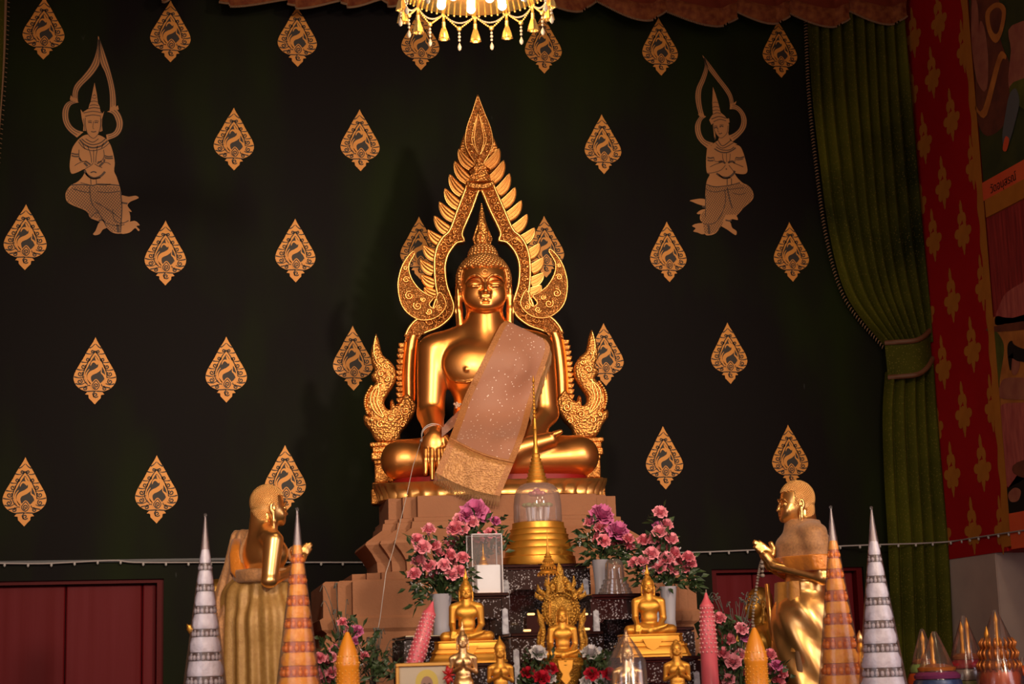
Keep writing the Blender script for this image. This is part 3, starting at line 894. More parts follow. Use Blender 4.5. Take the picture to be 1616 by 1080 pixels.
# lower scene: parted drapes, a canopy bed rail, a resting figure with dark hair, pink cloth
sp(5, [(1580, 480), (1600, 455), (1616, 420), (1616, 505), (1600, 510), (1572, 512)], 0.006)
sp(3, [(1566, 512), (1600, 502), (1616, 494), (1616, 640), (1578, 650)], 0.006)
sp(6, [(1567, 520), (1580, 530), (1587, 552), (1580, 600), (1578, 640), (1570, 560)], 0.008)
sp(2, [(1568, 516), (1616, 498), (1616, 512), (1574, 524)], 0.009)
sp(7, [(1593, 546), (1600, 538), (1610, 548), (1616, 575), (1608, 570), (1602, 556), (1598, 585), (1594, 570)], 0.010)
sp(1, [(1602, 555), (1610, 558), (1612, 578), (1606, 592), (1599, 586)], 0.009)
sp(1, [(1582, 606), (1600, 596), (1616, 604), (1616, 625), (1586, 630)], 0.0095)
sp(5, [(1579, 645), (1610, 636), (1616, 640), (1616, 690), (1594, 770), (1584, 700)], 0.008)
sp(7, [(1592, 772), (1616, 690), (1616, 850), (1596, 852)], 0.008)
sp(1, [(1594, 780), (1604, 770), (1614, 775), (1610, 790), (1598, 792)], 0.010)
sp(2, [(1608, 730), (1616, 715), (1616, 760), (1610, 752)], 0.010)
mb.build('mural', mats, wall_right, smooth=0)['label'] = 'wall painting of story scenes with figures and red drapes'
mb = MB()
mb.box((XR - 0.006, (YB - 0.05 + YM) / 2, (Z1 + Z2) / 2), (0.012, abs(YM - YB + 0.05), Z1 - Z2)); mb.build('caption_strip', ORANGE, wall_right, smooth=0)
mb = MB()
mb.box((XR - 0.008, (YB - 0.07 + YM) / 2, (Z2 + Z3) / 2), (0.016, abs(YM - YB + 0.07), Z2 - Z3)); mb.build('gold_rail', GOLDPAINT, wall_right, smooth=0)
mb = MB()
mb.box((XR - 0.006, (YB - 0.05 + YM) / 2, (WZ + 0.01 + ZM) / 2), (0.012, abs(YM - YB + 0.05), ZM - WZ)); mb.build('lower_border', ORANGE, wall_right, smooth=0)
# a line of small dark script on the caption strip
cu = bpy.data.curves.new('caption_text', 'FONT')
cu.body = 'วัดอนุสรณ์'
cu.size = 0.06
cu.extrude = 0.0005
cu.materials.append(MBLACK)
to = bpy.data.objects.new('caption_text', cu)
COL.objects.link(to); to.parent = wall_right
q = frm(1567, 306)
to.matrix_world = Matrix(((0, 0, -1, XR - 0.0135), (-1, 0, 0, q[0]), (0, 1, 0, q[1]), (0, 0, 0, 1)))

# ================================================================== green curtain at the corner of the back wall
CURT = mat('green_brocade', (0.012, 0.016, 0.003), 0.8, spec=0.1, noise=(2.0, (0.085, 0.085, 0.005), 0.2))
nt = CURT.node_tree; N, L = nt.nodes, nt.links
vo = N.new('ShaderNodeTexVoronoi'); vo.inputs['Scale'].default_value = 75
tcn = [n for n in N if n.type == 'TEX_COORD'][0]
L.new(tcn.outputs['Object'], vo.inputs['Vector'])
rr = N.new('ShaderNodeValToRGB'); rr.color_ramp.elements[0].position = 0.10; rr.color_ramp.elements[0].color = (1, 1, 1, 1); rr.color_ramp.elements[1].position = 0.3; rr.color_ramp.elements[1].color = (0, 0, 0, 1)
L.new(vo.outputs['Distance'], rr.inputs[0])
mxx = N.new('ShaderNodeMix'); mxx.data_type = 'RGBA'
ramp = [n for n in N if n.type == 'VALTORGB' and n != rr][0]
mu = N.new('ShaderNodeMath'); mu.operation = 'MULTIPLY'; mu.inputs[1].default_value = 0.55
L.new(rr.outputs[0], mu.inputs[0]); L.new(mu.outputs[0], mxx.inputs[0])
L.new(ramp.outputs[0], mxx.inputs[6]); mxx.inputs[7].default_value = (0.20, 0.15, 0.035, 1)
L.new(mxx.outputs[2], N['Principled BSDF'].inputs['Base Color'])
FRINGE = mat('old_gold_fringe', (0.22, 0.12, 0.06), 0.7)

W = lambda px, py: (lambda q: np.array([q[0], q[2]]))(pt(px, py, 0))


def curve_at(pts, ts):
    c = smooth_curve(pts, 12)
    c = np.array(c)
    d = np.concatenate([[0], np.cumsum(np.linalg.norm(np.diff(c, axis=0), axis=1))]); d /= d[-1]
    return np.stack([np.interp(ts, d, c[:, 0]), np.interp(ts, d, c[:, 1])], 1)


def drape(left, right, nfold, amp, nu=90, nv=40, pinch=None, y0=-0.045):
    ts = np.linspace(0, 1, nv)
    Lc, Rc = curve_at(left, ts), curve_at(right, ts)
    g = []
    for j, t in enumerate(ts):
        row = []
        for i in range(nu):
            s = i / (nu - 1)
            p = Lc[j] * (1 - s) + Rc[j] * s
            a = amp * (pinch(t) if pinch else 1)
            f = abs(math.sin(PI * nfold * (s + 0.015 * math.sin(9 * s + 3 * t))))
            row.append((p[0], y0 - a * (f ** 0.8), p[1]))
        g.append(row)
    return g


cur = empty('curtain', (W(1440, 1000)[0], -0.03, 0.0), 0, 'tall green brocade curtain tied back at the right corner of the black wall', 'curtain')
inv = Matrix.Translation(-Vector(cur.location))
Lp = [W(1268, 30), W(1273, 150), W(1284, 260), W(1301, 380), W(1330, 475), W(1388, 548)]
Rp = [W(1419, 30), W(1428, 140), W(1437, 260), W(1447, 380), W(1456, 470), W(1462, 545)]
m = MB(); m.m = inv
m.grid(drape(Lp, Rp, 9, 0.085, nu=130, pinch=lambda t: 1.0 - 0.35 * t))
m.build('upper_drape', CURT, cur, smooth=180)
m = MB(); m.m = inv
m.grid(drape([W(1391, 590), W(1386, 660), W(1388, 760), W(1394, 880), W(1400, 1080), W(1404, 1300)], [W(1466, 575), W(1472, 660), W(1480, 760), W(1489, 880), W(1497, 1080), W(1505, 1300)], 5, 0.06))
m.build('lower_drape', CURT, cur, smooth=180)
m = MB(); m.m = inv
tl = curve_at([W(1386, 546), W(1425, 546), W(1456, 526)], np.linspace(0, 1, 14)); bl = curve_at([W(1391, 600), W(1430, 598), W(1460, 570)], np.linspace(0, 1, 14))
g = [[(*(tl[i] * (1 - v) + bl[i] * v), ) for i in range(14)] for v in np.linspace(0, 1, 6)]
m.grid([[(p[0], -0.06 - 0.09 * math.sin(PI * (i + 1) / 15), p[1]) for i, p in enumerate(r)] for r in g])
for c in (tl, bl):
    m.cur = 1
    m.tube([(p[0], -0.065 - 0.09 * math.sin(PI * (i + 1) / 15), p[1]) for i, p in enumerate(c)], 0.014, 6)
m.build('tieback', [CURT, mat('orange_braid', (0.12, 0.045, 0.018), 0.6)], cur, smooth=60)
m = MB(); m.m = inv
c = curve_at(Lp, np.linspace(0, 1, 110))
for i, p in enumerate(c):
    t = (c[min(i + 1, 109)] - c[max(i - 1, 0)]); t /= np.linalg.norm(t); n_ = np.array([t[1], -t[0]])
    n_ = n_ if n_[0] < 0 else -n_
    b = p + n_ * 0.020 + t * 0.007
    m.tube([(p[0], -0.05, p[1]), ((p + n_ * 0.008)[0], -0.052, (p + n_ * 0.008)[1]), (b[0], -0.05, b[1])], [0.004, 0.0035, 0.002], 4)
m.build('fringe', FRINGE, cur, smooth=180)

# left curtain: only its inner edge shows
cul = empty('curtain', (W(-30, 1000)[0], -0.03, 0.0), 0, 'narrow strip of green curtain at the left edge of the black wall', 'curtain')
inv2 = Matrix.Translation(-Vector(cul.location))
LL = [W(-90, -20), W(-90, 120), W(-90, 260), W(-90, 420)]
LR = [W(13, -20), W(9, 100), W(2, 200), W(-16, 420)]
m = MB(); m.m = inv2; m.grid(drape(LL, LR, 4, 0.05, 50, 24)); m.build('upper_drape', CURT, cul, smooth=180)
m = MB(); m.m = inv2
c = curve_at(LR, np.linspace(0, 1, 60))
for i, p in enumerate(c):
    m.tube([(p[0], -0.05, p[1]), (p[0] + 0.012, -0.05, p[1] - 0.004)], [0.003, 0.002], 4)
m.build('fringe', FRINGE, cul, smooth=180)
m = MB(); m.m = inv2
m.tube([(p[0] - 0.008, -0.062, p[1]) for p in c], 0.008, 6)
m.build('edge_braid', FRINGE, cul, smooth=180)

# ================================================================== red valance along the top of the wall
VAL = mat('red_brown_valance', (0.16, 0.03, 0.012), 0.75, spec=0.1, noise=(9, (0.10, 0.015, 0.008), 0.25))
VEDGE = mat('orange_valance_edge', (0.24, 0.08, 0.025), 0.7, spec=0.1, noise=(30, (0.12, 0.025, 0.012), 0.2))
SW = []   # x0, x1, y at x0, lowest y, x of lowest (photo), flip
for (x0, x1, y0, ylow, flip) in [(345, 458, 0, 14, 1), (452, 540, 2, 17, 1), (536, 602, 0, 15, 1), (600, 664, -12, 14, 1), (250, 286, -20, 7, 1),
                                 (816, 935, -16, 22, 0), (925, 1046, -2, 36, 0), (1030, 1158, 14, 45, 0), (1138, 1240, 12, 41, 0), (1220, 1334, 14, 46, 0), (1314, 1424, 10, 42, 0)]:
    sw = empty('valance_swag', (float(pt((x0 + x1) / 2, 0, -0.1)[0]), -0.1, float(pt(x0, -40, -0.1)[2])), 0)
    SW.append((sw, x0))
    iv = Matrix.Translation(-Vector(sw.location))
    top, nu = -75, 26
    low = []
    for i in range(nu):
        s = i / (nu - 1)
        q = (1 - s) if flip else s
        yb = y0 + (ylow - y0) * math.sin(PI * 0.5 * min(1, q / 0.75)) ** 1.2 if q < 0.75 else ylow - (ylow - y0) * 0.35 * ((q - 0.75) / 0.25) ** 2
        low.append((x0 + (x1 - x0) * s, yb))
    g = []
    for v in np.linspace(0, 1, 14):
        row = []
        for i, (x, yb) in enumerate(low):
            s = i / (nu - 1)
            py = top * (1 - v) + yb * v
            q = pt(x, py, -0.1)
            q_ = (1 - s) if flip else s
            dep = 0.05 * math.sin(PI * s) + 0.018 * abs(math.sin(PI * (4 * v + 2.0 * (q_ - 0.5) ** 2))) + (0.04 if q_ > 0.85 else 0)
            row.append((q[0], q[1] - dep, q[2]))
        g.append(row)
    m = MB(); m.m = iv; m.grid(g[:11]); m.build('swag_cloth', VAL, sw, smooth=180)
    m = MB(); m.m = iv; m.grid(g[10:]); m.build('border', VEDGE, sw, smooth=180)
    m = MB(); m.m = iv
    for i in range(nu):
        for h_ in (0, 0.5):
            a, b = g[-1][i], g[-1][min(i + 1, nu - 1)]
            p = [a[j] * (1 - h_) + b[j] * h_ for j in range(3)]
            m.ball((p[0], p[1], p[2] - 0.004), (0.0045, 0.0045, 0.007), 5, 4)
    m.build('fringe', FRINGE, sw, smooth=180)
order = sorted([s for s in SW], key=lambda s: s[1])
names = ['at the far left end, just its tip showing', 'first full one at the left, above bare black wall', 'above the third teardrop motif from the left', 'with a rolled fold, left of the chandelier',
         'half hidden by the left rim of the chandelier', 'partly behind the right rim of the chandelier', 'first full one right of the chandelier', 'above the sixth motif of the top row',
         'between the sixth and seventh motif of the top row', 'just left of the green curtain head', 'across the head of the green curtain, rightmost of the row']
for (o, _), n_ in zip(order, names):
    tag(o, 'red brown valance swag ' + n_, 'valance', 'valance swags along the top of the wall')

# ================================================================== the figures: head, seated body
def head_sdf(ears=True, spire=False):
    s = SDF()
    s.E((0, 4, 16), (39, 45, 39), 4)
    s.E((0, -7, -9), (35, 37, 38), 12)
    for q in (-1, 1):
        s.E((q * 17, -27, -14), (15, 13, 17), 10)
    s.E((0, -38, -33), (13, 9, 9), 10)
    # brow arches
    for q in (-1, 1):
        s.chain([(q * 2.5, -45, 3), (q * 5, -45.8, 8.5), (q * 10.5, -45.6, 13), (q * 18, -43.3, 14.5), (q * 26, -38.6, 11), (q * 31, -33.5, 4.5)], [1.6, 2.0, 2.2, 2.2, 1.8, 0.9], 2.5)
        # hollow under the brow, then a downcast lid
        s.E((q * 16, -47, 2.5), (11, 6, 5.5), 5, op='s')
        s.E((q * 16, -37.5, 0.5), (11.5, 6.5, 5.8), 2)
        s.chain([(q * 6, -44.2, -2.5), (q * 12, -46, -4.2), (q * 20, -44.8, -3.8), (q * 27, -40.5, -0.5)], [1.0, 1.5, 1.5, 0.8], 1.2)
        s.chain([(q * 8, -44.5, -4.6), (q * 15, -46.0, -6.4), (q * 24, -43, -4.6)], 0.8, 0.8, op='s')
    s.chain([(0, -43.5, 6), (0, -48, -5), (0, -52.5, -13.0)], [2.4, 2.9, 3.5], 3.0)
    for q in (-1, 1):
        s.E((q * 4.6, -47, -14.5), (3.2, 3.8, 2.7), 2.5)
    s.E((0, -32, -20), (24, 11, 18), 14)
    # lips: long, gently smiling
    s.chain([(-11.5, -42.5, -21.2), (-5, -46.4, -21.6), (0, -47.0, -22.4), (5, -46.4, -21.6), (11.5, -42.5, -21.2)], [0.9, 1.9, 1.7, 1.9, 0.9], 3.0)
    s.chain([(-11, -42.3, -24.4), (0, -46.5, -27.0), (11, -42.3, -24.4)], [1.1, 2.4, 1.1], 3.2)
    s.chain([(-12, -43.5, -22.6), (-5, -48.8, -24.2), (5, -48.8, -24.2), (12, -43.5, -22.6)], 0.6, 0.8, op='s')
    s.E((0, -47.5, -31.2), (6, 2.6, 1.4), 2.5, op='s')
    # neck with soft creases
    s.C((0, 6, -25), (0, 8, -92), 29, 33, 6)
    for z in (-58, -70):
        s.chain([(31 * math.cos(a), 7 - 32 * math.sin(a), z - 3 * math.sin(a)) for a in np.linspace(0.2, PI - 0.2, 7)], 1.0, 1.5, op='s')
    if ears:
        for q in (-1, 1):
            s.E((q * 42, 6, -2), (4.5, 9, 15), 4)
            s.E((q * 46, 3, -1), (3, 4.5, 9), 2, op='s')
            s.chain([(q * 41, 3, -12), (q * 41.5, 2, -34), (q * 39.5, 1, -57)], [6.0, 6.0, 6.4], 4)
            s.chain([(q * 46.5, -2, -20), (q * 45, -4, -52)], 2.0, 1.5, op='s')
    return s


def hair_sdf(spire=True):
    s = SDF()
    s.E((0, 6, 16), (42, 48, 43), 4)
    if spire: s.E((0, 8, 58), (21, 21, 20), 10)
    else: s.E((0, 17, -12), (36, 34, 44), 10)
    s.F(lambda X, Y, Z: np.minimum(29.5 + 0.0018 * X * X - Z, -13 - Y + 0 * Z), 2, 'i')
    s.F(lambda X, Y, Z: (-34 if spire else -50) - Z, 3, 'i')
    if not spire: s.F(lambda X, Y, Z: np.minimum(-14 - Z, 8 - Y + 0.35 * np.abs(X)), 3, 'i')
    return s


HEAD_S = head_sdf()
HV, HF = HEAD_S.surf((-52, -62, -90), (52, 58, 62), 1.15)
HVs, HFs = HEAD_S.surf((-52, -62, -90), (52, 58, 62), 3.2)
AV, AF = hair_sdf(True).surf((-50, -52, -42), (50, 62, 84), 2.0)
AVm, AFm = hair_sdf(False).surf((-50, -52, -58), (50, 62, 66), 2.0)
AVs, AFs = hair_sdf(True).surf((-50, -52, -42), (50, 62, 84), 4.0)


def curl_mesh(mb, n, r, spire=True, nu=6, nv=4):
    ga = PI * (3 - math.sqrt(5))
    c, q = (0, 6, 16), (42.5, 48.5, 43.5)
    for i in range(n):
        z = 1 - 2 * (i + 0.5) / n
        rr = math.sqrt(1 - z * z)
        p = (c[0] + q[0] * rr * math.cos(ga * i), c[1] + q[1] * rr * math.sin(ga * i), c[2] + q[2] * z)
        if p[2] < -30: continue
        if p[1] < -12 and p[2] < 31 + 0.0018 * p[0] ** 2: continue
        if abs(p[0]) > 38 and abs(p[1] - 5) < 9 and p[2] < 12: continue
        if spire and (p[0] ** 2 + (p[1] - 8) ** 2) < 17 ** 2 and p[2] > 30: continue
        mb.ball(p, r, nu, nv)
    if not spire:                       # short hair down to the nape
        for i in range(n):
            z = 1 - 2 * (i + 0.5) / n
            rr = math.sqrt(1 - z * z)
            p = (36.5 * rr * math.cos(ga * i), 17 + 34.5 * rr * math.sin(ga * i), -12 + 44.5 * z)
            if -48 < p[2] < 0 and p[1] > 8 + 0.35 * abs(p[0]): mb.ball(p, r, nu, nv)
    if spire:
        for k in range(6):
            t = 0.12 + 0.22 * k
            zz, R = 56 + 21 * math.sin(t), 22 * math.cos(t)
            m_ = max(4, int(2 * PI * R / (1.75 * r)))
            for j in range(m_):
                a = 2 * PI * (j + 0.5 * (k % 2)) / m_
                mb.ball((R * math.cos(a), 8 + R * math.sin(a), zz), r, nu, nv)


def flame_spire(mb, z0=72, h=74, y=8, seg=18):
    mb.lathe([(6, z0), (9, z0 + 3), (12, z0 + 8), (12.5, z0 + 14), (10.5, z0 + 22), (9, z0 + 30), (6.5, z0 + 42), (4, z0 + 56), (1.8, z0 + 68), (0.3, z0 + h)], (0, y, 0), seg,
             mod=lambda a, z: 1 + 0.16 * math.cos(6 * a + 0.12 * z))
    for q in range(6):
        a = q * PI / 3
        mb.tube([(10.5 * math.cos(a), y + 10.5 * math.sin(a), z0 + 4), (13.5 * math.cos(a), y + 13.5 * math.sin(a), z0 + 14), (9 * math.cos(a + .2), y + 9 * math.sin(a + .2), z0 + 30), (7 * math.cos(a + .3), y + 7 * math.sin(a + .3), z0 + 38)], [2.5, 3, 2, 0.6], 5)


NECKZ = 302     # height of the head's own origin above the seat


def seated_sdf(fingers=True):
    s = SDF()
    s.E((0, 4, 166), (66, 46, 60), 8)
    s.E((0, 2, 100), (54, 40, 50), 18)
    s.E((0, 8, 38), (92, 58, 40), 16)
    s.C((-70, 8, 207), (70, 8, 207), 25, k=18)
    for q in (-1, 1):
        s.C((q * 14, 8, 242), (q * 66, 8, 212), 16, 20, 14)
    s.C((0, 6, 200), (0, 7, 262), 33, 30, 12)
    for q in (-1, 1):
        s.E((q * 32, -23, 176), (36, 17, 30), 16)
        s.E((q * 33, -41.5, 165), (3.2, 2.6, 3.2), 3)
    s.chain([(-60, -20, 154), (-50, -30, 148), (-34, -37, 145), (-18, -40, 147), (-4, -41, 155)], 1.5, 1.5)
    # the statue's right arm reaches down over the knee
    s.C((-84, 6, 204), (-90, 2, 102), 26, 21.5, 9)
    s.C((-90, 2, 102), (-86, -66, 60), 21, 15, 5)
    s.E((-88, -79, 40), (19, 9, 22), 6, ('X', 0.30)) if False else s.E((-87, -80, 42), (19, 10, 22), 6)
    if fingers:
        for i, (x0, x1, ln, r) in enumerate([(-100, -101, 20, 5.0), (-90.5, -91, 29, 5.2), (-80.5, -80, 31, 5.2), (-71.5, -69.5, 25, 4.8)]):
            s.chain([(x0, -86, 32), (x0 * .5 + x1 * .5, -91, 18), (x1, -92, 30 - ln - 14)], [r + 0.6, r, r - 1.6], 1.6)
        s.chain([(-70, -80, 52), (-62, -87, 38), (-61, -90, 24)], [6, 5.4, 3.8], 2.5)
    # the left arm rests in the lap
    s.C((84, 6, 204), (92, 6, 100), 26, 21.5, 9)
    s.C((92, 6, 99), (56, -50, 46), 21, 14, 6)
    s.E((26, -60, 44), (30, 20, 9), 8)
    if fingers:
        for i in range(4):
            s.chain([(8, -50 - 8 * i, 46), (-12, -54 - 8 * i, 48), (-30, -56 - 8 * i, 46)], [5, 5, 3.6], 1.6)
    # crossed legs
    s.C((-40, 6, 34), (-138, -40, 24), 36, 31, 14)
    s.C((40, 6, 34), (138, -40, 24), 36, 31, 14)
    s.C((138, -42, 23), (-10, -82, 12), 29, 21, 10)
    s.C((-138, -42, 23), (20, -84, 25), 29, 22, 8)
    s.C((20, -84, 26), (92, -78, 46), 20, 12, 8)
    if fingers:
        for i in range(5):
            s.chain([(98, -86 + 6 * i, 53), (108 - 1.5 * i, -86 + 6.5 * i, 57)], [5.0 - .3 * i, 3.8 - .2 * i], 2)
    return s


BODY_S = seated_sdf()
BV, BF = BODY_S.surf((-186, -116, -14), (186, 76, 262), 2.1)
BODY_L = seated_sdf(True)
BVs, BFs = BODY_L.surf((-186, -116, -14), (186, 76, 262), 5.0)

# ================================================================== the main statue
OB = pt(772, 752, -1.0)
SB = mpp(772, 752, -1.0)
AB = math.radians(-10)
ca, sa = math.cos(-AB), math.sin(-AB)


def loc_ray(px, py):
    d = CF + CR * (px - 808) / FPX - CU * (py - 540) / FPX
    o = (CAMP - OB) / SB
    r = lambda v: np.array([ca * v[0] - sa * v[1], sa * v[0] + ca * v[1], v[2]])
    return r(o), r(d)


def Lp_(px, py, y):
    o, d = loc_ray(px, py)
    t = (y - o[1]) / d[1]
    q = o + t * d
    return np.array([q[0], q[2]])


SCL = Matrix.Scale(SB, 4)
hx, hz = Lp_(766, 446, 0)
HO = np.array([0.0, 2.0, NECKZ])
buddha = empty('buddha_statue', OB, AB, 'large polished gold seated Buddha statue on a lotus base before the black wall', 'statue')
put('body', np_mesh('body', [(BV * SB, BF, 0), ((HV + HO) * SB, HF, 0)], GOLD), buddha)
mb = MB(); mb.m = SCL @ Matrix.Translation(HO)
curl_mesh(mb, 900, 3.5)
hair = np_mesh('hair', [((AV + HO) * SB, AF, 0)], GOLDH)
hm = mb.mesh('curls', GOLDH, 180)
hb = put('hair', hair, buddha)
put('curls', hm, hb)
mb = MB(); mb.m = SCL @ Matrix.Translation(HO)
flame_spire(mb); mb.build('flame_finial', GOLDC, buddha, smooth=60)
mb = MB(); mb.m = SCL @ Matrix.Translation(HO)
mb.tube([(4 * math.cos(a), -46.5 + abs(math.cos(a)) * .6, 19 + 3.6 * math.sin(a)) for a in np.linspace(0, 2 * PI, 13)], 0.7, 5)
for q in (-1, 1):
    path = []
    for x, _, z in smooth_curve([(2.5, 0, 3), (5, 0, 8.5), (10.5, 0, 13), (18, 0, 14.5), (26, 0, 11), (31, 0, 4.5)], 4):
        y = -70.0
        for _i in range(60):
            dd = float(HEAD_S.ev(np.array([x]), np.array([y]), np.array([z]))[0])
            if dd < 0.05: break
            y += max(.1, dd * .8)
        path.append((q * x, y, z))
    mb.tube(path, 0.9, 5)
mb.build('brow_line', GOLDF, buddha, smooth=180)
EYE = mat('dark_eye_inlay', (0.02, 0.012, 0.01), 0.2)
for q in (-1, 1):
    mb = MB(); mb.m = SCL @ Matrix.Translation(HO)
    mb.ball((q * 16.5, -43.6, -5.4), (4.2, 2.6, 1.6), 10, 6); mb.build('eye', EYE, buddha, smooth=180)

# lotus base
ZRIM, ZBOT = float(Lp_(786, 757, -116)[1]), float(Lp_(786, 782, -106)[1])
lot = empty('lotus_base', OB, AB, 'gilded lotus petal base with flared boat shaped ends under the large statue', 'statue base')
mb = MB(); mb.m = SCL


def lotus_ring(rx, ry, z, n=144, flute=0.0, lift=0.0):
    r = []
    for j in range(n):
        a = 2 * PI * j / n
        c, s_ = math.cos(a), math.sin(a)
        m_ = (abs(c) ** 2.6 + abs(s_) ** 2.6) ** (-1 / 2.6)
        q = 1 + flute * abs(math.sin(24 * a))
        r.append((rx * m_ * c * q, -22 + ry * m_ * s_ * q, z + lift * abs(c) ** 5))
    return r


mb.loft([lotus_ring(168, 84, -34), lotus_ring(171, 87, -32, flute=.03), lotus_ring(169, 85, -27, flute=.045), lotus_ring(170, 86, -18, flute=.05), lotus_ring(175, 90, -10, flute=.04, lift=3), lotus_ring(181, 96, -5, flute=.012, lift=7), lotus_ring(183, 98, -2, lift=9), lotus_ring(176, 92, -3, lift=5), lotus_ring(164, 84, -6)])
mb.v = [(x, y, (ZBOT + (z / SB + 34) * (ZRIM - ZBOT) / 32) * SB) for x, y, z in mb.v]
mb.build('petal_ring', GOLDF, lot, smooth=50)
mb = MB(); mb.m = SCL
mb.loft([lotus_ring(150, 74, ZRIM - 8), lotus_ring(152, 76, -8), lotus_ring(146, 70, -6)])
mb.build('red_lining', mat('red_lacquer', (0.25, 0.008, 0.008), 0.4), lot, smooth=50)

# halo arch behind the statue
YA = 78.0
A = lambda pts, y=YA: [Lp_(x, y_, y) for x, y_ in pts]
arch = empty('halo_arch', OB, AB, 'tall pointed gilded arch of flames with naga heads framing the large statue', 'arch')
X0 = float(Lp_(756.5, 300, YA)[0] * .5 + Lp_(765, 640, YA)[0] * .5)
X0 = 0.5 * (float(Lp_(658, 600, YA)[0]) + float(Lp_(873, 592, YA)[0]))


def both(fn):
    for s_ in (0, 1):
        fn(lambda pts: ([np.array([2 * X0 - p[0], p[1]]) for p in pts] if s_ else [np.array(p) for p in pts]))


inner = [(757, 299), (754, 304), (744, 332), (732, 360), (729, 372), (733, 381), (722, 383), (714, 391), (706, 404), (702, 423), (705, 450), (712, 470), (716, 484), (711, 501), (692, 517), (668, 527), (661, 540), (658, 580), (657, 630), (650, 658), (642, 672)]
outer = [(737, 290), (735, 298), (722, 332), (710, 364), (700, 374), (691, 388), (686, 408), (686, 434), (688, 452), (690, 466), (686, 478), (678, 500), (662, 503), (650, 512), (640, 530), (635, 560), (633, 600), (634, 636), (630, 655), (620, 668), (612, 672)]
inn = smooth_curve(A(inner), 4); ou = smooth_curve(A(outer), 4)
NB = 100
ts = np.linspace(0, 1, NB)


def resamp(c, n):
    c = np.array(c); d = np.concatenate([[0], np.cumsum(np.linalg.norm(np.diff(c, axis=0), axis=1))]); d /= d[-1]
    t = np.linspace(0, 1, n)
    return np.stack([np.interp(t, d, c[:, 0]), np.interp(t, d, c[:, 1])], 1)


Ii, Oo = resamp(inn, NB), resamp(ou, NB)
SPLIT = 62


def mk_band(tr):
    a, b = tr(list(Ii)), tr(list(Oo))
    # upper carved band
    m = MB(); m.m = SCL
    prof = [(0.0, 8), (0.02, -2), (0.15, -3), (0.17, 1), (0.5, -1), (0.83, 1), (0.85, -3), (0.98, -2), (1.0, 8), (1.0, 22), (0.0, 22)]
    def rings(i0, i1, prof):
        return [[((a[i] * (1 - u) + b[i] * u)[0], YA + dy, (a[i] * (1 - u) + b[i] * u)[1]) for u, dy in prof] for i in range(i0, i1)]
    m.loft(rings(0, SPLIT + 6, prof)); m.build('carved_band', GOLDR, arch, smooth=50)
    m = MB(); m.m = SCL
    for c in (a, b):
        m.tube([(p[0], YA - 2, p[1]) for p in c[:SPLIT + 4]], 2.6, 6)
    m.build('rim', GOLDF, arch, smooth=180)
    m = MB(); m.m = SCL
    for i in range(3, SPLIT - 2, 3):
        c = (a[i] + b[i]) / 2; r = np.linalg.norm(a[i] - b[i]) * 0.30
        m.tube([(x, YA - 2.5, z) for x, z in spiral(c, r, 1.4, i * 1.3, 14, 1 if i % 2 else -1)], [1.7] * 14 + [2.4], 5)
    m.build('scrollwork', GOLDC, arch, smooth=180)
    # smooth rounded lower body of the naga
    m = MB(); m.m = SCL
    prof2 = [(0.02, 10), (0.03, 2), (0.10, -1), (0.15, 1), (0.20, -2), (0.35, -4.5), (0.5, -5.5), (0.65, -4.8), (0.80, -2), (0.86, 1), (0.93, -1), (1.0, 6), (1.0, 20), (0.0, 20)]
    m.loft(rings(SPLIT + 3, NB, prof2)); m.build('naga_body', GOLD, arch, smooth=60)
    # row of fins on its outer side
    m = MB(); m.m = SCL
    for i in range(SPLIT + 6, NB - 8, 2):
        p = b[i]; t = b[min(i + 1, NB - 1)] - b[i - 1]; t /= np.linalg.norm(t)
        nn = (b[i] - a[i]); nn /= np.linalg.norm(nn)
        q = [p - nn * 2 - t * 4, p + nn * 5 - t * 5.5, p + nn * 9.5 - t * 6, p + nn * 8 - t * 1, p + nn * 5 + t * 3, p - nn * 2 + t * 4]
        m.prism([(x[0], x[1]) for x in q], YA + 2, YA + 14, 1.2)
    m.build('fin_row', GOLDC, arch, smooth=40)


both(mk_band)

GOLDL = mat('gold_flame_leaf', (0.66, 0.29, 0.075), 0.46, 0.85, bump=('noise', 40, 0.1))
# flames up the outer side
FLM = [((727, 233), (749, 262)), ((721, 252), (744, 284)), ((713, 273), (735, 304)), ((705, 295), (729, 324)), ((696, 316), (722, 343)), ((688, 338), (714, 364)),
       ((677, 360), (703, 381)), ((670, 385), (692, 405)), ((665, 408), (688, 427)), ((666, 432), (689, 447)), ((670, 452), (691, 464))]


def mk_flame(tr):
    for (tp, bs) in FLM:
        p, q = [np.array(v) for v in A([tp, bs])]
        d = q - p; ln = np.linalg.norm(d); d /= ln; n = np.array([-d[1], d[0]])
        if n[0] > 0: n = -n            # towards the outside
        cen = [p + d * ln * t + n * ln * (0.10 - 0.42 * 1.0 * (t - 0.0) * (1 - t) * -1.0) for t in np.linspace(0, 1, 9)]
        wd = [0.3, 3.2, 5.4, 7.0, 8.2, 8.9, 9.2, 9.0, 8.4]
        up = [c + n * w_ * .9 for c, w_ in zip(cen, wd)]; lo = [c - n * w_ * .9 for c, w_ in zip(cen, wd)]
        m = MB(); m.m = SCL
        ol = tr(up + lo[::-1])
        m.prism([(x[0], x[1]) for x in ol], YA - 1, YA + 16, 1.0)
        for off_ in (-0.35, 0.25):
            m.tube([(x[0], YA - 1.5, x[1]) for x in tr([c + n * w_ * off_ for c, w_ in zip(cen, wd)])][1:], [0.5, 1.0, 1.3, 1.4, 1.4, 1.3, 1.2, 0.8], 5)
        m.cur = 1
        for sd_ in (up, lo):
            m.tube([(x[0], YA + 0.8, x[1]) for x in tr(sd_)], [0.6] + [1.5] * 8, 5)
        m.build('flame', [GOLDL, GOLDF], arch, smooth=40)


both(mk_flame)

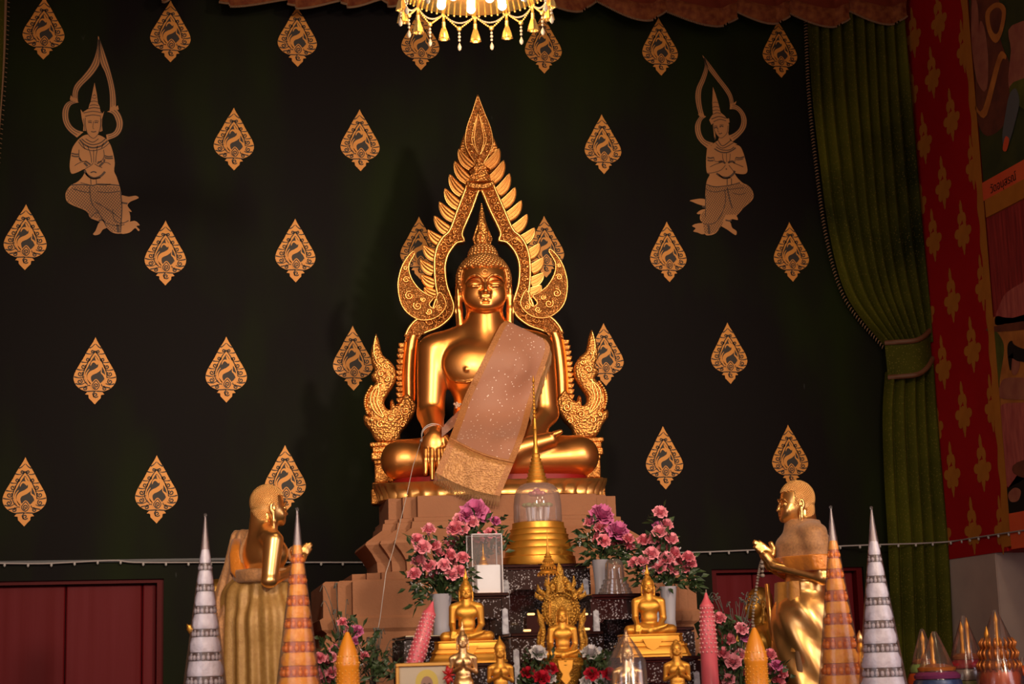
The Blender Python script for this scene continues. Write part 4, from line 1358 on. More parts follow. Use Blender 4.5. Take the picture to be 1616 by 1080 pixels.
# the large curl on each side
curl_o = [(652, 398), (643, 407), (633, 425), (628, 450), (631, 474), (638, 489), (650, 500), (664, 506), (680, 505), (694, 498), (704, 484), (700, 470), (694, 462), (689, 470), (690, 480), (684, 488), (677, 482), (682, 474), (684, 470), (674, 466), (660, 456), (648, 438), (645, 420), (654, 402)]


def mk_curl(tr):
    pts = tr(smooth_curve(A(curl_o), 3, True))
    m = MB(); m.m = SCL
    m.prism([(p[0], p[1]) for p in pts], YA - 5, YA + 8, 2.0)
    m.build('curled_tail', GOLDR, arch, smooth=50)
    m = MB(); m.m = SCL
    m.tube([(p[0], YA - 4.5, p[1]) for p in pts + pts[:1]], 1.6, 5, caps=False)
    for (c, r, st) in (((641, 443), 6, 0), ((646, 468), 8, 1), ((659, 484), 8, 2), ((677, 493), 6, 3), ((694, 488), 6, 1), ((640, 425), 4, 0), ((668, 474), 5, 2)):
        cc = A([c])[0]
        m.tube([(x[0], YA - 6, x[1]) for x in tr([np.array(v) for v in spiral(cc, r, 1.6, st, 16)])], [1.7] * 16 + [2.4], 5)
    m.build('scrollwork', GOLDF, arch, smooth=180)


both(mk_curl)

# naga heads at the feet of the arch
nag = [(594, 528), (588, 545), (585, 560), (587, 575), (592, 586), (586, 593), (588, 600), (594, 604), (587, 612), (579, 624), (576, 638), (578, 652), (585, 660), (575, 656), (575, 668), (585, 680), (596, 698), (628, 698), (632, 684), (642, 672), (652, 656), (657, 640), (648, 628), (640, 622), (633, 634), (624, 642), (620, 632), (616, 636), (616, 648), (609, 645), (606, 634), (612, 622), (620, 610), (625, 598), (623, 582), (614, 570), (604, 562), (600, 548)]


def mk_naga(tr):
    pts = tr(smooth_curve(A(nag), 2, True))
    m = MB(); m.m = SCL
    m.prism([(p[0], p[1]) for p in pts], YA - 12, YA + 16, 3.5)
    m.build('naga_head', GOLDC, arch, smooth=50)
    m = MB(); m.m = SCL
    S = lambda c, r, tu, st, w_=1.8: m.tube([(x[0], YA - 13, x[1]) for x in tr([np.array(v) for v in spiral(A([c])[0], r, tu, st, 16)])], [w_] * 16 + [w_ * 1.4], 5)
    S((602, 592), 7, 1.3, 0); S((611, 580), 5, 1.4, 2); S((596, 566), 4, 1.2, 1); S((640, 650), 8, 1.5, 2); S((618, 662), 7, 1.4, 0); S((600, 672), 6, 1.3, 1); S((612, 600), 5, 1.4, 3); S((636, 672), 6, 1.4, 0); S((588, 664), 4, 1.2, 0)
    for off in (0, 5, 10):
        path = smooth_curve(A([(603 - off * .6, 606), (591 + off - 3, 620), (587 + off - 2, 636), (592 + off, 652), (606, 662 - off * .3)]), 5)
        m.tube([(x[0], YA - 13, x[1]) for x in tr(path)], 1.6, 5)
    path = smooth_curve(A([(586, 612), (578, 626), (576, 640), (580, 654)]), 4)
    for x in tr(path): m.ball((x[0], YA - 12, x[1]), 2.6, 6, 4)
    path = smooth_curve(A([(594, 530), (590, 552), (594, 572), (604, 582)]), 4)
    m.tube([(x[0], YA - 12.5, x[1]) for x in tr(path)], 1.4, 5)
    m.build('scrollwork', GOLDF, arch, smooth=180)
    # carved post under the naga
    ps = A([(586, 700), (626, 700), (626, 785), (586, 785)])
    ps = tr(ps)
    xa, xb = min(p[0] for p in ps), max(p[0] for p in ps); zt, zb = max(p[1] for p in ps), -34
    m = MB(); m.m = SCL
    hh = (zt - zb) / 85
    cx = (xa + xb) / 2
    for (z0, z1, w_) in ((0, 6, 44), (6, 14, 36), (14, 24, 40), (24, 30, 32), (30, 55, 30), (55, 64, 38), (64, 85, 42)):
        m.box((cx, YA + 3, zt - hh * (z0 + z1) / 2), (w_, 34 if w_ > 34 else 28, hh * (z1 - z0)), 1.5)
    m.build('carved_post', GOLDC, arch, smooth=30)


both(mk_naga)

# finial of the arch
cx = X0
def zz(py): return float(Lp_(757, py, YA)[1])
zt, zs = zz(151), (zz(151) - zz(298)) / 147
fin = lambda pts: [(cx + dx, zt - dy * zs) for dx, dy in pts]
half = [(0, 0), (-5, 14), (-11, 30), (-17, 44), (-21, 57), (-23, 72), (-21, 84), (-15, 96), (-8, 106), (-6, 116)]
lf = fin(smooth_curve(half, 3)); rt = [(2 * cx - x, z) for x, z in lf][::-1]
m = MB(); m.m = SCL; m.prism(lf + rt[:-1], YA - 4, YA + 12, 2.0)
m.build('finial_leaf', GOLDR, arch, smooth=40)
half2 = [(0, 4), (-14, 36), (-26, 62), (-34, 84), (-36, 100), (-28, 112), (-12, 120)]
lf2 = fin(smooth_curve(half2, 3)); rt2 = [(2 * cx - x, z) for x, z in lf2][::-1]
m = MB(); m.m = SCL; m.prism(lf2 + rt2[:-1], YA + 14, YA + 34, 2.0)
m.build('finial_back_leaf', GOLDC, arch, smooth=40)
m = MB(); m.m = SCL
m.tube([(x, YA - 4, z) for x, z in lf + rt], 1.4, 5)
for sc_ in (0.62, 0.42):
    tear = [(0, 100 - 74 * 1), (-8 * sc_ * 1.8, 55), (-13 * sc_ * 1.5, 72), (-9 * sc_, 88), (0, 96)]
    t_ = fin(smooth_curve(tear, 4)); t2 = [(2 * cx - x, z) for x, z in t_][::-1]
    m.tube([(x, YA - 5, z) for x, z in t_ + t2], 1.6, 5)
for k in range(7):
    dy = 20 + 11 * k; w_ = 5 + 2.6 * k if k < 6 else 17
    for s_ in (-1, 1):
        m.tube([(cx + s_ * w_ * .95, YA - 4, zt - dy * zs), (cx + s_ * w_ * .7, YA - 6, zt - (dy + 5) * zs), (cx + s_ * w_ * .55, YA - 5, zt - (dy + 1) * zs)], [2.2, 2.0, 0.8], 5)
m.build('scrollwork', GOLDF, arch, smooth=180)
# crest below the finial leaf: a stepped pile on a boat shaped tray
m = MB(); m.m = SCL
m.prism(fin([(0, 96), (-6, 108), (-10, 118), (-16, 128), (-19, 138), (19, 138), (16, 128), (10, 118), (6, 108)]), YA - 9, YA + 12, 2)
m.prism(fin(smooth_curve([(-23, 134), (-18, 139), (0, 142), (18, 139), (23, 134), (20, 147), (0, 150), (-20, 147)], 3, True)), YA - 14, YA + 14, 2)
for (dx, dy, r) in ((0, 106, 4.5), (-6, 118, 4), (6, 118, 4), (-12, 130, 4), (0, 128, 5), (12, 130, 4)):
    m.tube([(x, YA - 10, z) for x, z in spiral(fin([(dx, dy)])[0], r, 1.3, dx, 12)], 1.4, 5)
m.build('crest', GOLDC, arch, smooth=50)


# ------------------------------------------------------------------ the sash over the statue's shoulder
CLOTH = mat('rose_brown_silk', (0.30, 0.125, 0.075), 0.6, sheen=0.2, bump=('noise', 60, 0.05))
nt = CLOTH.node_tree; N, L = nt.nodes, nt.links
tcn = [n for n in N if n.type == 'TEX_COORD'][0]
vo = N.new('ShaderNodeTexVoronoi'); vo.inputs['Scale'].default_value = 58
L.new(tcn.outputs['Object'], vo.inputs['Vector'])
r1 = N.new('ShaderNodeValToRGB'); r1.color_ramp.elements[0].position = 0.12; r1.color_ramp.elements[0].color = (0.85, 0.70, 0.62, 1); r1.color_ramp.elements[1].position = 0.17; r1.color_ramp.elements[1].color = (0.40, 0.175, 0.105, 1)
L.new(vo.outputs['Distance'], r1.inputs[0]); L.new(r1.outputs[0], N['Principled BSDF'].inputs['Base Color'])
BORDER = mat('embroidered_border', (0.48, 0.20, 0.065), 0.55, 0.1, bump=('voronoi', 180, 0.4, 0.003), noise=(120, (0.36, 0.14, 0.045), 0.2))
BROCADE = mat('gold_brocade', (0.55, 0.27, 0.09), 0.45, 0.25, bump=('voronoi', 120, 0.6, 0.004), noise=(70, (0.36, 0.15, 0.045), 0.2))
FRI = mat('sash_fringe', (0.36, 0.19, 0.08), 0.7)
BOTH_S = SDF(); BOTH_S.ops = list(BODY_S.ops)


def march(px, py, off=5.0, ylim=-104):
    o, d = loc_ray(px, py)
    d = d / np.linalg.norm(d)
    t = (-150 - o[1]) / d[1]
    for _ in range(70):
        p = o + d * t
        v = float(BODY_S.ev(np.array([p[0]]), np.array([p[1]]), np.array([p[2]]))[0])
        if v < off: break
        t += max(0.5, 0.8 * (v - off) + 0.2)
        if p[1] > 60: break
    return p


NU, NV = 33, 60
Lc = smooth_curve([(800, 506), (788, 516), (762, 568), (735, 622), (722, 658), (706, 700), (687, 746)], 10)
Rc = smooth_curve([(861, 536), (868, 552), (855, 592), (840, 640), (830, 680), (812, 728), (789, 783)], 10)
Lc, Rc = resamp(Lc, NV), resamp(Rc, NV)
Pg = np.zeros((NV, NU, 3))
for j in range(NV):
    for i in range(NU):
        s_ = i / (NU - 1)
        p2 = Lc[j] * (1 - s_) + Rc[j] * s_
        bow = 6 * math.sin(PI * s_) * min(1, j / 8)
        q = march(p2[0], p2[1] + bow)
        if q[1] > 40 or j > 47:          # on top of the shoulder, or hanging free below the lap
            o, d = loc_ray(p2[0], p2[1] + bow)
            yy = -130.0 if j > 47 else 14.0
            q = o + d * ((yy - o[1]) / d[1])
        Pg[j, i] = q
# pull the cloth taut: it spans the hollows between chest and lap, never sinks into the body
Yv = Pg[:, :, 1].copy()
for it in range(60):
    Z = Yv.copy()
    Z[1:-1] = 0.5 * Yv[1:-1] + 0.25 * (Yv[:-2] + Yv[2:])
    Z[:, 1:-1] = 0.6 * Z[:, 1:-1] + 0.2 * (Z[:, :-2] + Z[:, 2:])
    Yv = np.minimum(Z, Pg[:, :, 1])
for j in range(NV):
    for i in range(NU):
        s_ = i / (NU - 1)
        p2 = Lc[j] * (1 - s_) + Rc[j] * s_
        bow = 6 * math.sin(PI * s_) * min(1, j / 8)
        o, d = loc_ray(p2[0], p2[1] + bow)
        y = Yv[j, i] - 1.5 * abs(math.sin(3.0 * s_ + 0.11 * j)) - 1.2 * max(0, math.sin(2.2 * j / 10 + 7 * s_))
        Pg[j, i] = o + d * ((y - o[1]) / d[1])
back = []                                # over the shoulder and down behind
for i in range(NU):
    p = Pg[0, i]
    back.append([p + np.array([1, 12, 2]), p + np.array([2, 28, -2]), p + np.array([4, 48, -16]), p + np.array([4, 60, -60])])
sash = empty('sash', OB, AB, 'rose brown sequinned sash draped over the large statue\'s left shoulder', 'cloth')
full = np.concatenate([np.array(back).transpose(1, 0, 2)[::-1], Pg], 0) * SB
nb = 4
def cloth_piece(name, j0, j1, i0, i1, mt, dy=0.0):
    m = MB()
    th = 0.006
    front = [[tuple(full[j, i] + np.array([0, dy, 0])) for i in range(i0, i1 + 1)] for j in range(j0, j1 + 1)]
    m.grid(front)
    return m.build(name, mt, sash, smooth=180)
JE = nb + 46
cloth_piece('sash_panel', 0, JE, 3, NU - 4, CLOTH)
cloth_piece('brocade_end', JE, nb + NV - 1, 3, NU - 4, BROCADE)
cloth_piece('border', 0, nb + NV - 1, 0, 3, BORDER)
cloth_piece('border', 0, nb + NV - 1, NU - 4, NU - 1, BORDER)
m = MB()
m.tube([tuple(full[JE, i] + np.array([0, -0.004, 0])) for i in range(NU)], 0.006, 6)
m.build('border', BORDER, sash, smooth=180)
m = MB()
for k in range(70):
    s_ = k / 69 * (NU - 1); i = min(int(s_), NU - 2); f = s_ - i
    p = full[-1, i] * (1 - f) + full[-1, i + 1] * f
    m.tube([tuple(p), (p[0] - .003, p[1] - .002, p[2] - 0.02), (p[0] - 0.008 + 0.006 * math.sin(k * 2.1), p[1], p[2] - 0.045)], 0.0014, 4)
for k in range(60):                       # glittering tassels on the outer edge by the arm
    s_ = nb + 4 + k * 0.42; j = int(s_); f = s_ - j
    p = full[j, NU - 1] * (1 - f) + full[j + 1, NU - 1] * f
    m.tube([tuple(p), (p[0] + .006, p[1], p[2] - 0.02), (p[0] + 0.004 * math.sin(k), p[1], p[2] - 0.06)], 0.0013, 4)
m.build('fringe', FRI, sash, smooth=180)
# gathered corner of the cloth behind the arm
m = MB()
tri = [march(734, 640, 4), march(720, 652, 4), march(707, 664, 4), march(697, 676, 4)]
tri2 = [march(731, 664, 5), march(718, 672, 5), march(707, 682, 5), march(697, 690, 5)]
m.grid([[tuple(p * SB + np.array([0, -.004, 0])) for p in tri], [tuple((a * .5 + b * .5) * SB + np.array([0, -.012, 0])) for a, b in zip(tri, tri2)], [tuple(p * SB) for p in tri2]])
m.build('tucked_corner', CLOTH, sash, smooth=180)
m = MB()
q = march(722, 640, 8) * SB
for k in range(10):
    m.ball((q[0] + 0.016 * math.cos(k * 2.4) * (k / 10), q[1] - .004, q[2] + 0.016 * math.sin(k * 2.4) * (k / 10)), 0.006, 7, 5)
m.build('brooch', mat('pale_beads', (0.55, 0.35, 0.25), 0.4), sash, smooth=180)

# sacred thread from the statue's wrist
THREAD = mat('white_thread', (0.5, 0.44, 0.42), 0.8)
th = empty('sacred_thread', OB, AB, 'thin white thread tied at the large statue\'s wrist and running down to the flowers', 'thread')
m = MB(); m.m = SCL
ring = []
for a in np.linspace(0, 2 * PI, 20):
    c = np.array([-88.5, -63, 59.5]); t_ = np.array([.1, -.62, -.4]); t_ /= np.linalg.norm(t_)
    u_ = np.cross(t_, (0, 0, 1)); u_ /= np.linalg.norm(u_); v_ = np.cross(t_, u_)
    ring.append(tuple(c + 17.5 * (math.cos(a) * u_ + math.sin(a) * v_)))
for dz in (-1.5, 1.5): m.tube([(x, y + dz, z + dz) for x, y, z in ring], 0.9, 5, caps=False)
m.ball((-106, -68, 50), 3.0, 6, 4)
def wl(P):
    v = (np.array(P) - OB) / SB
    return (ca * v[0] - sa * v[1], sa * v[0] + ca * v[1], v[2])
m.tube([(-106, -66, 52), wl(pt(652, 735, -1.32)), wl(pt(640, 790, -1.5)), wl(pt(620, 870, -1.86)), wl(pt(609, 905, -2.05)), wl(pt(600, 975, -2.2)), wl(pt(592, 1018, -2.25))], 0.55, 5)
m.build('thread', THREAD, th, smooth=180)

# ------------------------------------------------------------------ stepped sandstone pedestal
STONE = mat('sandstone_cement', (0.34, 0.145, 0.068), 0.85, bump=('noise', 70, 0.25), noise=(5, (0.27, 0.11, 0.055), 0.3))
pc = pt(784, 790, -1.05)
ped = empty('stone_pedestal', (pc[0], -1.03, 0), math.radians(-3), 'stepped sandstone pedestal with flared mouldings carrying the large statue', 'pedestal')
kp = mpp(784, 850, -1.7)


def redent(hw, z, n=2):
    hd = hw * 0.60
    a, b = hw * kp, hd * kp
    st = 22 * kp
    q = [(a, b - 2 * st), (a - st, b - 2 * st), (a - st, b - st), (a - 2 * st, b - st), (a - 2 * st, b)]
    out = []
    for sx, sy, rev in ((1, 1, 0), (-1, 1, 1), (-1, -1, 0), (1, -1, 1)):
        c = [(sx * x, sy * y) for x, y in q]
        out += c[::-1] if rev else c
    return [(x, y, z) for x, y in out]


def zpx(py): return float(pt(784, py, -1.75)[2])
lv = [(783, 196), (799, 196), (800, 203), (806, 203), (807, 206), (818, 208), (838, 236), (843, 238), (858, 226), (872, 218), (888, 217), (890, 220), (892, 262), (905, 262)]
zs_ = [(zpx(py), hw) for py, hw in lv]
zs_[0] = (OB[2] + ZBOT * SB - 0.001, 196)
m = MB()
m.loft([redent(hw, z) for z, hw in zs_[::-1]])
m.build('upper_tier', STONE, ped, smooth=0)
m = MB()
m.loft([redent(hw, zpx(py)) for py, hw in [(1300, 334), (1200, 334), (1195, 320), (1020, 320), (1012, 312), (990, 306), (984, 314), (968, 318), (964, 312), (908, 312), (905, 308)]])
m.build('lower_tier', STONE, ped, smooth=0)
m = MB()
m.loft([redent(hw, z) for z, hw in [(0, 352), (zpx(1305), 352), (zpx(1300), 336)]])
m.build('foot_tier', STONE, ped, smooth=0)

# ================================================================== standing disciples
def stand_sdf(skirt=True, pray=True):
    s = SDF()
    s.C((0, 8, -50), (0, 8, -100), 27, 32, 8)
    s.C((-64, 10, -118), (64, 10, -118), 22, k=16)
    for q in (-1, 1): s.C((q * 14, 10, -84), (q * 64, 12, -112), 14, 18, 14)
    s.E((0, 8, -155), (70, 44, 62), 14)
    s.E((0, 6, -235), (58, 42, 60), 18)
    s.E((0, 8, -320), (74, 52, 80), 20)
    if skirt:
        s.C((0, 6, -330), (0, 4, -660), 66, 74, 20)
        s.C((-26, -4, -300), (-30, -8, -640), 46, 40, 14)
        s.C((26, -4, -300), (30, -8, -640), 46, 40, 14)
    for q in (-1, 1):
        s.E((q * 26, -18, -150), (32, 17, 28), 14)
        s.C((q * 82, 10, -122), (q * 90, 22, -222), 21, 17, 8)
        if pray:
            s.C((q * 92, 22, -222), (q * 20, -60, -186), 16.5, 11, 6)
            s.C((q * 16, -62, -184), (q * 8, -76, -158), 11, 10, 6)
            for i in range(4):
                y0, z0 = -104 - 9 * (1.5 - i) * 0.62, -142 - 9 * (1.5 - i) * -0.78
                ln = (26, 34, 36, 30)[i] if i < 4 else 20
                ys, zs2 = -0.66, 0.75
                fy, fz = -72 - 5.4 * (i - 1.5) * -0.75, -154 + 5.4 * (i - 1.5) * 0.66
                s.chain([(q * 6.2, fy, fz), (q * 4.8, fy + ys * ln * .6, fz + zs2 * ln * .6), (q * 3.6, fy + ys * ln * 1.1, fz + zs2 * ln * 1.1)], [4.9, 4.4, 3.0], 1.2)
            s.chain([(q * 10, -62, -158), (q * 7, -58, -142), (q * 5, -63, -128)], [6, 4.8, 3.6], 2)
        else:
            s.C((q * 92, 22, -222), (q * 84, -20, -300), 19, 12.5, 6)
            s.E((q * 82, -26, -320), (9, 14, 22), 6)
        # feet
        s.E((q * 32, -34, -722), (22, 48, 14), 8)
        s.C((q * 30, 0, -640), (q * 30, 4, -722), 26, 20, 10)
        for i in range(5):
            s.E((q * (18 + 7 * i), -82 + 3 * i, -724), (4.5, 9, 5), 2)
    return s


ST = stand_sdf()
SV, SF = ST.surf((-128, -150, -740), (128, 90, -40), 3.0)
STs = stand_sdf()
SVs, SFs = STs.surf((-128, -150, -740), (128, 90, -40), 6.0)
KU = 0.00147
KM = Matrix.Scale(KU, 4)
SATIN = mat('orange_satin', (0.62, 0.20, 0.02), 0.28, 0.25, sheen=0.2, bump=('noise', 25, 0.3, 0.02))
SHAWL = mat('brown_gold_mesh_cloth', (0.50, 0.24, 0.09), 0.6, 0.1, sheen=0.2, bump=('noise', 180, 0.3, 0.003), noise=(120, (0.32, 0.15, 0.06), 0.2))
ROBEG = mat('olive_gold_lame', (0.42, 0.24, 0.07), 0.5, 0.2, bump=('noise', 160, 0.25, 0.003), noise=(60, (0.33, 0.17, 0.045), 0.2))
DGOLD = mat('polished_disciple_gold', (0.88, 0.50, 0.17), 0.30, 0.95, bump=('noise', 14, 0.05))


def shell(src, off, regions, lo, hi, h, extra=None, wav=None):
    s = SDF(); s.ops = list(src.ops)
    base = s
    out = SDF()
    def fn(X, Y, Z):
        d = base.ev(X, Y, Z) - off
        if extra is not None: d = SDF._mix(d, extra(X, Y, Z), 10, 'u')
        if wav is not None: d = d + wav(X, Y, Z)
        return d
    out.ops = [('F', fn, None, 0.01, 'i0', None, None)]
    # a bare function field: evaluate by taking it directly
    out.ev = lambda X, Y, Z: np.maximum(fn(X, Y, Z), regions(X, Y, Z))
    def surf2():
        o = SDF(); o.ev = out.ev
        o.ops = [('F', out.ev, None, 1e-6, 'i', None, None)]
        o._mixd = None
        return o
    o = FieldSDF(out.ev)
    return o.surf(lo, hi, h)


class FieldSDF(SDF):
    def __init__(s, f):
        s.ops = [('F', f, None, 1e-6, 'F', None, None)]
        s.f = f

    def ev(s, X, Y, Z):
        return s.f(X, Y, Z)

    @staticmethod
    def _mix(d, e, k, op):
        return e if op == 'F' else SDF._mix(d, e, k, op)


def torso_only():
    s = SDF()
    s.ops = [o for o in ST.ops]
    return s


def disciple_base(loc, rz, label, kind):
    t = empty('disciple_statue', loc, rz, label, 'statue')
    put('body', DBODY, t)
    hb_ = put('hair', DHAIR, t)
    put('curls', DCURL, hb_)
    return t


HDN = np.array([0, -6, -36.0])       # the head sits low and a little forward on the shoulders
BSC = np.array([1.12, 1.18, 1.0])
BOD = lambda v: v * BSC
HSQ = np.array([1.0, 0.88, 1.0])


def hd_turn(v, deg=0.0):
    a = math.radians(deg)
    q = v * HSQ
    return np.stack([q[:, 0] * math.cos(a) - q[:, 1] * math.sin(a), q[:, 0] * math.sin(a) + q[:, 1] * math.cos(a), q[:, 2]], 1) + HDN


DBODY = np_mesh('disciple_body', [(BOD(SV) * KU, SF, 0), (hd_turn(HV) * KU, HF, 0)], DGOLD)
HAIRG = mat('disciple_hair_gold', (0.76, 0.42, 0.14), 0.45, 0.6)
DHAIR = np_mesh('disciple_hair', [(hd_turn(AVm) * KU, AFm, 0)], HAIRG)
mb = MB(); mb.m = KM @ Matrix.Translation(HDN) @ Matrix.Diagonal((1.0, 0.88, 1.0, 1.0)); curl_mesh(mb, 1300, 2.6, False, 5, 3); DCURL = mb.mesh('disciple_curls', HAIRG, 180)

# ---- left disciple: bare right shoulder, robe wrapped below the waist and over the far shoulder
pl = pt(421, 803, -1.9) + np.array([0, 0, 36 * KU])
dl = disciple_base(pl, math.radians(102), 'tall gilded standing disciple statue facing right, at left, bare shouldered in brown gold robe', 'l')


def cap_d(a, b, r):
    a, b = np.array(a, float), np.array(b, float); ab = b - a; L_ = ab @ ab
    def f(X, Y, Z):
        h = np.clip(((X - a[0]) * ab[0] + (Y - a[1]) * ab[1] + (Z - a[2]) * ab[2]) / L_, 0, 1)
        return np.sqrt((X - a[0] - h * ab[0]) ** 2 + (Y - a[1] - h * ab[1]) ** 2 + (Z - a[2] - h * ab[2]) ** 2) - r
    return f


fold = lambda n, a: (lambda X, Y, Z: a * np.sin(n * np.arctan2(Y - 8, X) + 0.004 * Z) * np.clip((-190 - Z) / 120, 0, 1))
# legs only, so that the forearms stay bare
LEG = SDF(); LEG.ops = [o for o in ST.ops if not (o[0] == 'C' and abs(o[1][0]) > 15 and o[1][2] > -240) and not (o[0] == 'C' and o[1][1] < -80)]
v, f = shell(LEG, 9, lambda X, Y, Z: np.maximum(np.maximum(Z + 212 - 0.10 * X, -705 - Z), -1e3), (-130, -110, -712), (130, 120, -180), 4.0,
             extra=cap_d((20, 30, -260), (30, 52, -690), 62), wav=fold(15, 4.5))
put('skirt_robe', np_mesh('skirt_robe', [(BOD(v) * KU, f, 0)], ROBEG), dl)
drp = lambda X, Y, Z: np.minimum(cap_d((66, 26, -112), (40, 84, -330), 34)(X, Y, Z), cap_d((40, 84, -330), (40, 98, -690), 40)(X, Y, Z))
dv = FieldSDF(lambda X, Y, Z: np.maximum(drp(X, Y, Z) + 3.5 * np.sin(0.22 * X + 0.16 * Y), np.maximum(Z + 84, -640 - Z)))
v, f = dv.surf((-20, -20, -650), (110, 150, -76), 3.5)
put('shoulder_drape', np_mesh('shoulder_drape', [(BOD(v) * KU, f, 0)], SHAWL), dl)
# over the far shoulder and down the chest
v, f = shell(LEG, 6, lambda X, Y, Z: np.maximum(np.maximum(-X + 18 - 0.45 * (Z + 110) * -1 * 0.5, Z + 90), -215 - Z), (-110, -110, -220), (130, 100, -80), 4.0)
put('chest_drape', np_mesh('chest_drape', [(BOD(v) * KU, f, 0)], SHAWL), dl)
m = MB(); m.m = KM @ Matrix.Diagonal((1.12, 1.18, 1.0, 1.0))
m.tube([(40, 56, -110), (22, 62, -150), (6, 62, -190), (-14, 58, -215)], [9, 15, 17, 10], 10, flat=0.5)
m.build('satin_edge', SATIN, dl, smooth=180)
m = MB(); m.m = KM @ Matrix.Diagonal((1.12, 1.18, 1.0, 1.0))
m.lathe([(76, -190), (79, -196), (80, -206), (79, -216), (76, -222)], (0, 12, 0), 40, 1.0, 0.74, mod=lambda a, z: 1 + .012 * math.sin(14 * a + z))
m.build('waist_wrap', SHAWL, dl, smooth=180)
m = MB(); m.m = KM @ Matrix.Diagonal((1.12, 1.18, 1.0, 1.0))
g = []
for i, z in enumerate(np.linspace(-235, -700, 24)):
    g.append([(-52 - 20 * s_ - .02 * (z + 235), -40 - 24 * s_ + 4 * math.sin(5 * s_ + z * .02), z) for s_ in np.linspace(-0.4, 0.7, 9)])
m.grid(g)
m.build('front_panel', SATIN, dl, smooth=180)

def ellf(c, r):
    def f(X, Y, Z):
        x, y, z = X - c[0], Y - c[1], Z - c[2]
        k0 = np.sqrt((x / r[0]) ** 2 + (y / r[1]) ** 2 + (z / r[2]) ** 2) + 1e-6
        k1 = np.sqrt((x / r[0] ** 2) ** 2 + (y / r[1] ** 2) ** 2 + (z / r[2] ** 2) ** 2) + 1e-9
        return k0 * (k0 - 1) / k1
    return f


# ---- right disciple: shawl over both shoulders, beads in the hands
pr = pt(1259, 797, -2.45) + np.array([0, 0, 36 * KU])
dr = disciple_base(pr, math.radians(-97), 'tall gilded standing disciple statue facing left, at right, with brown shawl and orange hem', 'r')
UP = SDF(); UP.ops = [o for o in ST.ops if not (o[0] == 'C' and abs(o[2][0]) <= 20.5 and o[2][1] < -50) and not (o[0] == 'C' and o[1][1] < -80)]
v, f = shell(UP, 7, lambda X, Y, Z: np.maximum(Z + 74 + 0.05 * Y, -172 - Z), (-140, -90, -180), (140, 110, -58), 3.2, extra=ellf((0, 9, -150), (92, 58, 66)), wav=lambda X, Y, Z: 1.2 * np.sin(0.16 * Z + .02 * X))
put('shawl', np_mesh('shawl', [(BOD(v) * KU, f, 0)], SHAWL), dr)
v, f = shell(UP, 10, lambda X, Y, Z: np.maximum(Z + 166, -204 - Z - 0.05 * Y), (-140, -100, -215), (140, 115, -160), 3.2, extra=ellf((0, 9, -165), (98, 64, 80)), wav=lambda X, Y, Z: 2.0 * np.sin(9 * np.arctan2(Y - 8, X)))
put('shawl_hem', np_mesh('shawl_hem', [(BOD(v) * KU, f, 0)], SATIN), dr)
v, f = shell(LEG, 8, lambda X, Y, Z: np.maximum(Z + 225, -705 - Z), (-130, -110, -712), (130, 110, -215), 3.6,
             wav=lambda X, Y, Z: 2.4 * np.sin(0.06 * Z + 8.0 * np.arctan2(Y - 8, X)) * np.clip((-240 - Z) / 60, 0, 1))
put('pleated_robe', np_mesh('pleated_robe', [(BOD(v) * KU, f, 0)], DGOLD), dr)
m = MB(); m.m = KM @ Matrix.Diagonal((1.12, 1.18, 1.0, 1.0))
for x0, w_ in ((-66, 4.5), (-76, 4.0)):
    m.tube([(x0, -58, -225), (x0 - 12, -52, -330), (x0 - 16, -34, -470), (x0 - 16, -14, -600)], w_, 7)
m.build('robe_edge', GOLDF, dr, smooth=180)
m = MB(); m.m = KM @ Matrix.Diagonal((1.12, 1.18, 1.0, 1.0))
g = []
for i, z in enumerate(np.linspace(-226, -395, 18)):
    sp_ = 1 + 0.16 * i / 17
    g.append([((72 + 3 * math.sin(10 * s_)) * sp_ * math.sin(1.05 * s_), 6 - (60 + 4 * math.sin(10 * s_)) * sp_ * math.cos(1.05 * s_), z) for s_ in np.linspace(-1, 1, 33)])
m.grid(g); m.build('front_apron', mat('ochre_cloth', (0.42, 0.17, 0.02), 0.5, 0.1, sheen=0.2, bump=('noise', 30, 0.3, 0.02)), dr, smooth=180)
m = MB(); m.m = KM @ Matrix.Diagonal((1.12, 1.18, 1.0, 1.0))
g = []
for i, z in enumerate(np.linspace(-392, -440, 6)):
    g.append([((84 + 4 * math.sin(16 * s_)) * math.sin(1.07 * s_), 6 - (71 + 4 * math.sin(16 * s_)) * math.cos(1.07 * s_), z + 4 * math.sin(11 * s_)) for s_ in np.linspace(-1, 1, 41)])
m.grid(g); m.build('apron_ruffle', mat('brown_ruffle', (0.16, 0.08, 0.035), 0.7), dr, smooth=180)
BEAD = mat('grey_beads', (0.25, 0.20, 0.17), 0.35, coat=0.3)
m = MB(); m.m = KM @ Matrix.Diagonal((1.12, 1.18, 1.0, 1.0))
path = smooth_curve([(-12, -80, -170), (-14, -88, -200), (-30, -100, -290), (-40, -104, -370)], 12)
for i, p in enumerate(path): m.ball(tuple(p), 3.6, 7, 5)
for dx in (-1, 1):
    m.ball((dx * 3, -84, -176), 4, 7, 5); m.ball((dx * 3, -84, -186), 5, 7, 5); m.ball((dx * 2, -84, -198), 3.4, 7, 5); m.ball((dx * 2, -84, -208), 5, 7, 5)
m.build('bead_string', BEAD, dr, smooth=180)
m = MB(); m.m = KM @ Matrix.Diagonal((1.12, 1.18, 1.0, 1.0))
ring = [(-24 + 12 * 1.35 * math.cos(a) * .9, -76 + 11 * 1.35 * math.cos(a) * -.2, -180 + 13 * 1.3 * math.sin(a)) for a in np.linspace(0, 2 * PI, 19)]
m.tube(ring, 1.8, 5, caps=False); m.build('thread_bracelet', THREAD, dr, smooth=180)

